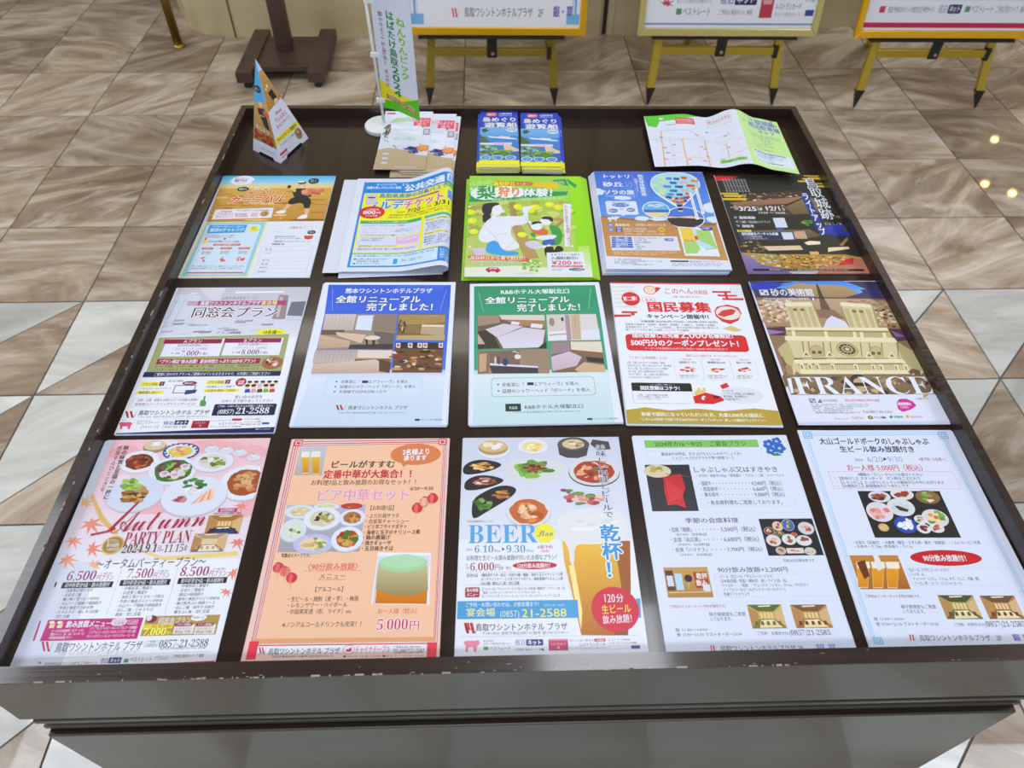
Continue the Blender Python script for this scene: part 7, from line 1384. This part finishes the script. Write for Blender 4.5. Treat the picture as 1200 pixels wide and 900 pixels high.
# four-sided paper pyramid
py = thing('paper_pyramid', 'tall folded paper pyramid with beach picture and red campaign lettering, back left corner', 'display', (-0.4645, 0.962, 0.0006))
base = [Vector(p) for p in ((-.451+.4645, .889-.962, 0), (-.4135+.4645, .985-.962, 0), (-.477+.4645, 1.033-.962, 0), (-.515+.4645, .939-.962, 0))]
apex = Vector((-.010, .002, .170))
faces_ = []
for i in range(4):
    A_, B_ = base[i], base[(i+1) % 4]; mid = (A_+B_)/2; X_ = (B_-A_).normalized(); L_ = (B_-A_).length; up = apex-mid; up = up-X_*up.dot(X_); Hh = up.length; up.normalize(); N_ = X_.cross(up)
    ax = (apex-A_).dot(X_)
    def fb(x, y, z, A_=A_, X_=X_, up=up, N_=N_, L_=L_, Hh=Hh): return tuple(A_+X_*(x+L_/2)+up*(y+Hh/2)+N_*z)
    pts = [(0, 0), (L_*.22, 0), (L_*.26, .004), (L_*.74, .004), (L_*.78, 0), (L_, 0), (ax, Hh)]
    k = len(pts); V = [fb(x-L_/2, y-Hh/2, d) for d in (0, -.0005) for x, y in pts]
    F = [tuple(range(k)), tuple(range(2*k-1, k-1, -1))]+[((q+1) % k, q, k+q, k+(q+1) % k) for q in range(k)]
    link_mesh('panel', V, F, MT['paper'], py)
    q = Art(py, L_, Hh, [(0, 0), (1000, 0), (1000, 1000), (0, 1000)], 1, 0, 0, bend=fb, thick=.0001)
    e = lambda v, f: ((ax/L_*1000)*(1-v)+v*1000*f, v*1000)            # v down from the apex, f across
    q.part('panel_print')
    if i == 0:      # right-hand face: sand above, white panel below
        q.P([e(0, .5), e(.12, 0), e(.12, 1)], 'b8dcf4'); q.P([e(.12, 0), e(.12, 1), e(.46, 1), e(.50, 0)], 'c89c58', 'b88844')
        q.E(*e(.28, .5), 26, 18, 'f0e4dc'); q.E(*e(.30, .3), 20, 14, 'e8d4c8'); q.P([e(.34, .35), e(.33, .75), e(.43, .8), e(.44, .5)], '22222c'); q.P([e(.43, .55), e(.43, .75), e(.48, .78), e(.49, .5)], 'e8c0a0')
        q.T('蟹取県', e(.56, .35)[0], 545, e(.56, .72)[0], 572, 'd03848', b=.03); q.T('ウェルカニ', e(.62, .22)[0], 590, e(.62, .85)[0], 640, 'd03848', b=.04, tilt=.05); q.T('キャンペーン', e(.68, .2)[0], 652, e(.68, .85)[0], 700, 'd03848', b=.04, tilt=.05)
        q.P([e(.76, 0), e(.76, 1), e(.82, 1), e(.82, 0)], 'f4e428'); q.T('キャンペーン 実施中', e(.79, .1)[0], 770, e(.79, .9)[0], 812, '4c3c14', b=.04); q.T('9.1(日)〜2.28(金)', e(.85, .15)[0], 838, e(.85, .8)[0], 866, '5c4c54', b=.02)
        q.R(90, 915, 330, 940, 'd03848', rad=.4); q.R(400, 890, 560, 960, 'f4e4e4'); q.E(800, 885, 95, 62, 'a8803c', edge='8c6c30'); q.blob(800, 885, 60, 40, ['c84c3c', 'e0c080', '8c5c34'], 10, .35)
        q.T('宿泊で応募', 110, 950, 330, 975, 'd03848', res=1)
    elif i == 3:    # left-hand face
        q.P([e(0, .5), e(.46, 0), e(.40, 1)], '4cb0ec'); q.P([e(.46, 0), e(.40, 1), e(.86, 1), e(.86, 0)], 'd0a468', 'a8783c'); q.E(*e(.30, .35), 120, 38, '22262c'); q.T('旅して', e(.3, .05)[0], 285, e(.3, .65)[0], 318, 'c8ccd4')
        q.E(*e(.45, .5), 60, 26, 'e8c0a0'); q.P([e(.5, .25), e(.48, .75), e(.56, .8), e(.56, .3)], '22222c'); q.P([e(.5, .6), e(.52, 1), e(.56, .98), e(.55, .6)], 'd85c44'); q.P([e(.58, .4), e(.56, .8), e(.70, .85), e(.68, .6)], '22222c')
        q.T('カニトリ', e(.72, .1)[0], 690, e(.72, .8)[0], 740, 'f4f0ec', b=.04, tilt=-.1); q.T('カーニバル', e(.8, .05)[0], 750, e(.8, .9)[0], 850, 'c83420', b=.06, o='4c1810', ow=.08, tilt=-.1); q.T('WELCOME CRAB', e(.93, .3)[0], 915, e(.93, .85)[0], 935, '8c94a0', res=1)
    else: q.P([e(0, .5), e(.45, 0), e(.45, 1)], '4cb0ec'); q.P([e(.45, 0), e(.45, 1), e(.86, 1), e(.86, 0)], 'd0a468', 'a8783c')
    q.finish()

# framed posters resting on the easels
def poster(label, cx, fm, draw, y0=2.732):
    r = thing('framed_poster', label, 'poster', (cx, y0, FL+.2935), 0); r.rotation_euler = (math.radians(90-9), 0, 0)
    W_, H_ = .372, 1.05
    for pts, in (([(-W_, 0), (W_, 0), (W_-.026, .03), (-W_+.026, .03)],), ([(-W_+.026, H_-.03), (W_-.026, H_-.03), (W_, H_), (-W_, H_)],), ([(-W_, 0), (-W_+.026, .03), (-W_+.026, H_-.03), (-W_, H_)],), ([(W_-.026, .03), (W_, 0), (W_, H_), (W_-.026, H_-.03)],)):
        G().prism(pts, -.004, .016).build('frame', fm, r, bevel=.003)
    G().box(-W_+.02, .02, -.004, W_-.02, H_-.02, .003).build('backing', MT['black'], r)
    w_, h_ = .70, 1.0
    a = Art(r, w_, h_, None, 1, 0, 0, bend=lambda x, y, z: (x, y+.525, z+.006), thick=.0004)
    sheet_mesh(r, w_, h_, .0004, a.bend, None, name='poster_sheet')
    draw(a); a.finish()
def d1(a):
    a.part('background'); a.R(0, 0, 700, 1000, 'ffffff')
    a.part('border', 'blue border lines'); a.R(22, 10, 30, 985, '58a8ec'); a.R(672, 10, 680, 985, '58a8ec'); a.R(34, 10, 36, 985, '58a8ec'); a.R(664, 10, 667, 985, '58a8ec'); a.R(8, 945, 60, 985, '7cbcf0'); a.R(640, 945, 692, 985, '7cbcf0')
    a.part('lettering'); wmark(a, 175, 925, 32, 34, 'd83c54'); a.T('鳥取ワシントンホテルプラザ　2F', 225, 922, 545, 958, '4a4c60', b=.01); a.T('銀・翠', 585, 916, 665, 956, '7a54c4', b=.04)
    a.T('夜 17:30〜21:30 ラストオーダー20:30', 60, 838, 320, 862, '5c6078', b=.01); a.T('ご予約･お問合せは(0857)21-2585', 370, 834, 660, 864, '4c5068', b=.01); a.T('椅子席個室もご用意しております。', 120, 760, 360, 790, '4c5068'); room(a, 390, 680, 520, 800); room(a, 540, 680, 660, 800)
    a.T('大山ゴールドポークのしゃぶしゃぶ', 80, 60, 620, 110, '2e3048', b=.03); a.T('お一人様 5,000円（税込）', 160, 190, 540, 230, 'c0284c', b=.02); a.E(350, 400, 200, 120, '3c3434'); a.dish(350, 400, 120, 80, 'f0eaea', ['e89c94', 'f0b8b0'])
def d2(a):
    a.part('background'); a.R(0, 0, 700, 1000, 'ffffff'); a.R(0, 976, 700, 983, '7c94d0')
    a.part('lettering'); maple(a, 85, 905, 42, 'c84a6c', .3); a.lines(['宿泊予約は', 'ポイント7%貯まる予約サイト'], 125, 870, 270, 905, '6c6c7c'); a.R(128, 922, 150, 945, '5c9c6c'); a.T('ベストレート', 155, 918, 270, 948, '5c6c6c', b=.01); a.T('宿泊', 300, 868, 356, 905, '6c70b0', b=.03); a.R(360, 865, 450, 908, '2a3068', rad=.1); a.T('ネット', 368, 872, 442, 901, 'ffffff', b=.05); a.T('ご予約は 宿泊ネット 検索', 300, 925, 440, 945, '6c6c7c')
    a.R(468, 874, 520, 956, 'c03c54'); a.R(476, 885, 512, 905, 'e8a0ac'); a.T('ホテルグループの', 530, 874, 600, 890, '6c6c7c'); a.R(602, 866, 640, 886, 'd83c48', rad=.4); a.T('レストランカード', 530, 900, 636, 925, '4c4c5c'); a.lines(['レストラン予約も', 'サイトが便利'], 645, 866, 698, 900, '6c6c7c'); a.R(655, 925, 690, 948, '3c4c9c'); a.T('ポイントが貯まるカード', 530, 935, 640, 950, '8c8c98')
    a.L([(30, 842), (680, 842)], 2.5, 'a8a8b8')
    a.part('photo', 'poster photograph'); a.R(480, 600, 660, 830, 'a8803c', '8c6830'); a.E(250, 450, 170, 110, 'd8b070'); a.dish(250, 300, 160, 90, 'f4f4f8', ['c86a34', '7aa04a', 'e8b884'])
def d3(a):
    a.part('background'); a.R(0, 0, 700, 1000, 'ffffff'); a.R(0, 966, 700, 986, 'd01c58')
    a.part('lettering'); wmark(a, 70, 780, 70, 70, 'c8203c'); a.T('鳥取ワシントンホテル プラザ', 150, 782, 430, 838, '3c3438', b=.01); a.T(ser('0857-21-2588'), 462, 780, 690, 832, '4c4448', b=-.01); a.T('〒680-0835 鳥取市東品治町102番地', 150, 850, 420, 866, '9c98a4'); a.T('お問い合わせはお気軽にどうぞ', 462, 846, 660, 862, '9c98a4'); a.L([(40, 880), (690, 880)], 2, 'b4b0bc')
    a.R(55, 905, 78, 930, 'd0405c'); a.T('宿泊予約はポイント7%貯まる予約サイト', 90, 906, 280, 930, '5c5860', b=.01); a.T('宿泊', 296, 900, 330, 930, '8c8cb8', b=.02); a.R(334, 898, 388, 932, '3a3c64', rad=.15); a.T('ネット', 340, 903, 383, 926, 'ffffff', b=.05); a.R(404, 904, 424, 926, '5c9c5c'); a.T('ベストレート', 428, 900, 520, 930, '7c847c'); a.T('ご予約は 宿泊ネット で', 530, 902, 620, 928, '8c8890'); a.T('検索', 630, 904, 664, 928, '8c8890')
    a.part('photo', 'poster photograph'); a.R(0, 0, 700, 500, 'f3c3cf', 'fbeef2'); a.dish(200, 200, 120, 70, 'f4f4f8', ['c86a34', '7aa04a', 'e8b884']); a.dish(480, 240, 120, 70, 'f4f4f8', ['b5686a', 'e9a08a']); a.T(scr('Autumn'), 140, 360, 560, 470, 'b01440')
poster('poster in a bright yellow gold frame with blue inner border, on the leftmost easel', -0.045, MT['gold_b'], d1)
poster('poster in a pale gold frame with a row of small logos, on the middle easel', 0.912, MT['gold_p'], d2)
poster('poster in a bright yellow gold frame with a red bottom line, on the right-hand easel', 1.808, MT['gold_b'], d3, 2.72)
bpy.data.objects.remove(_to)
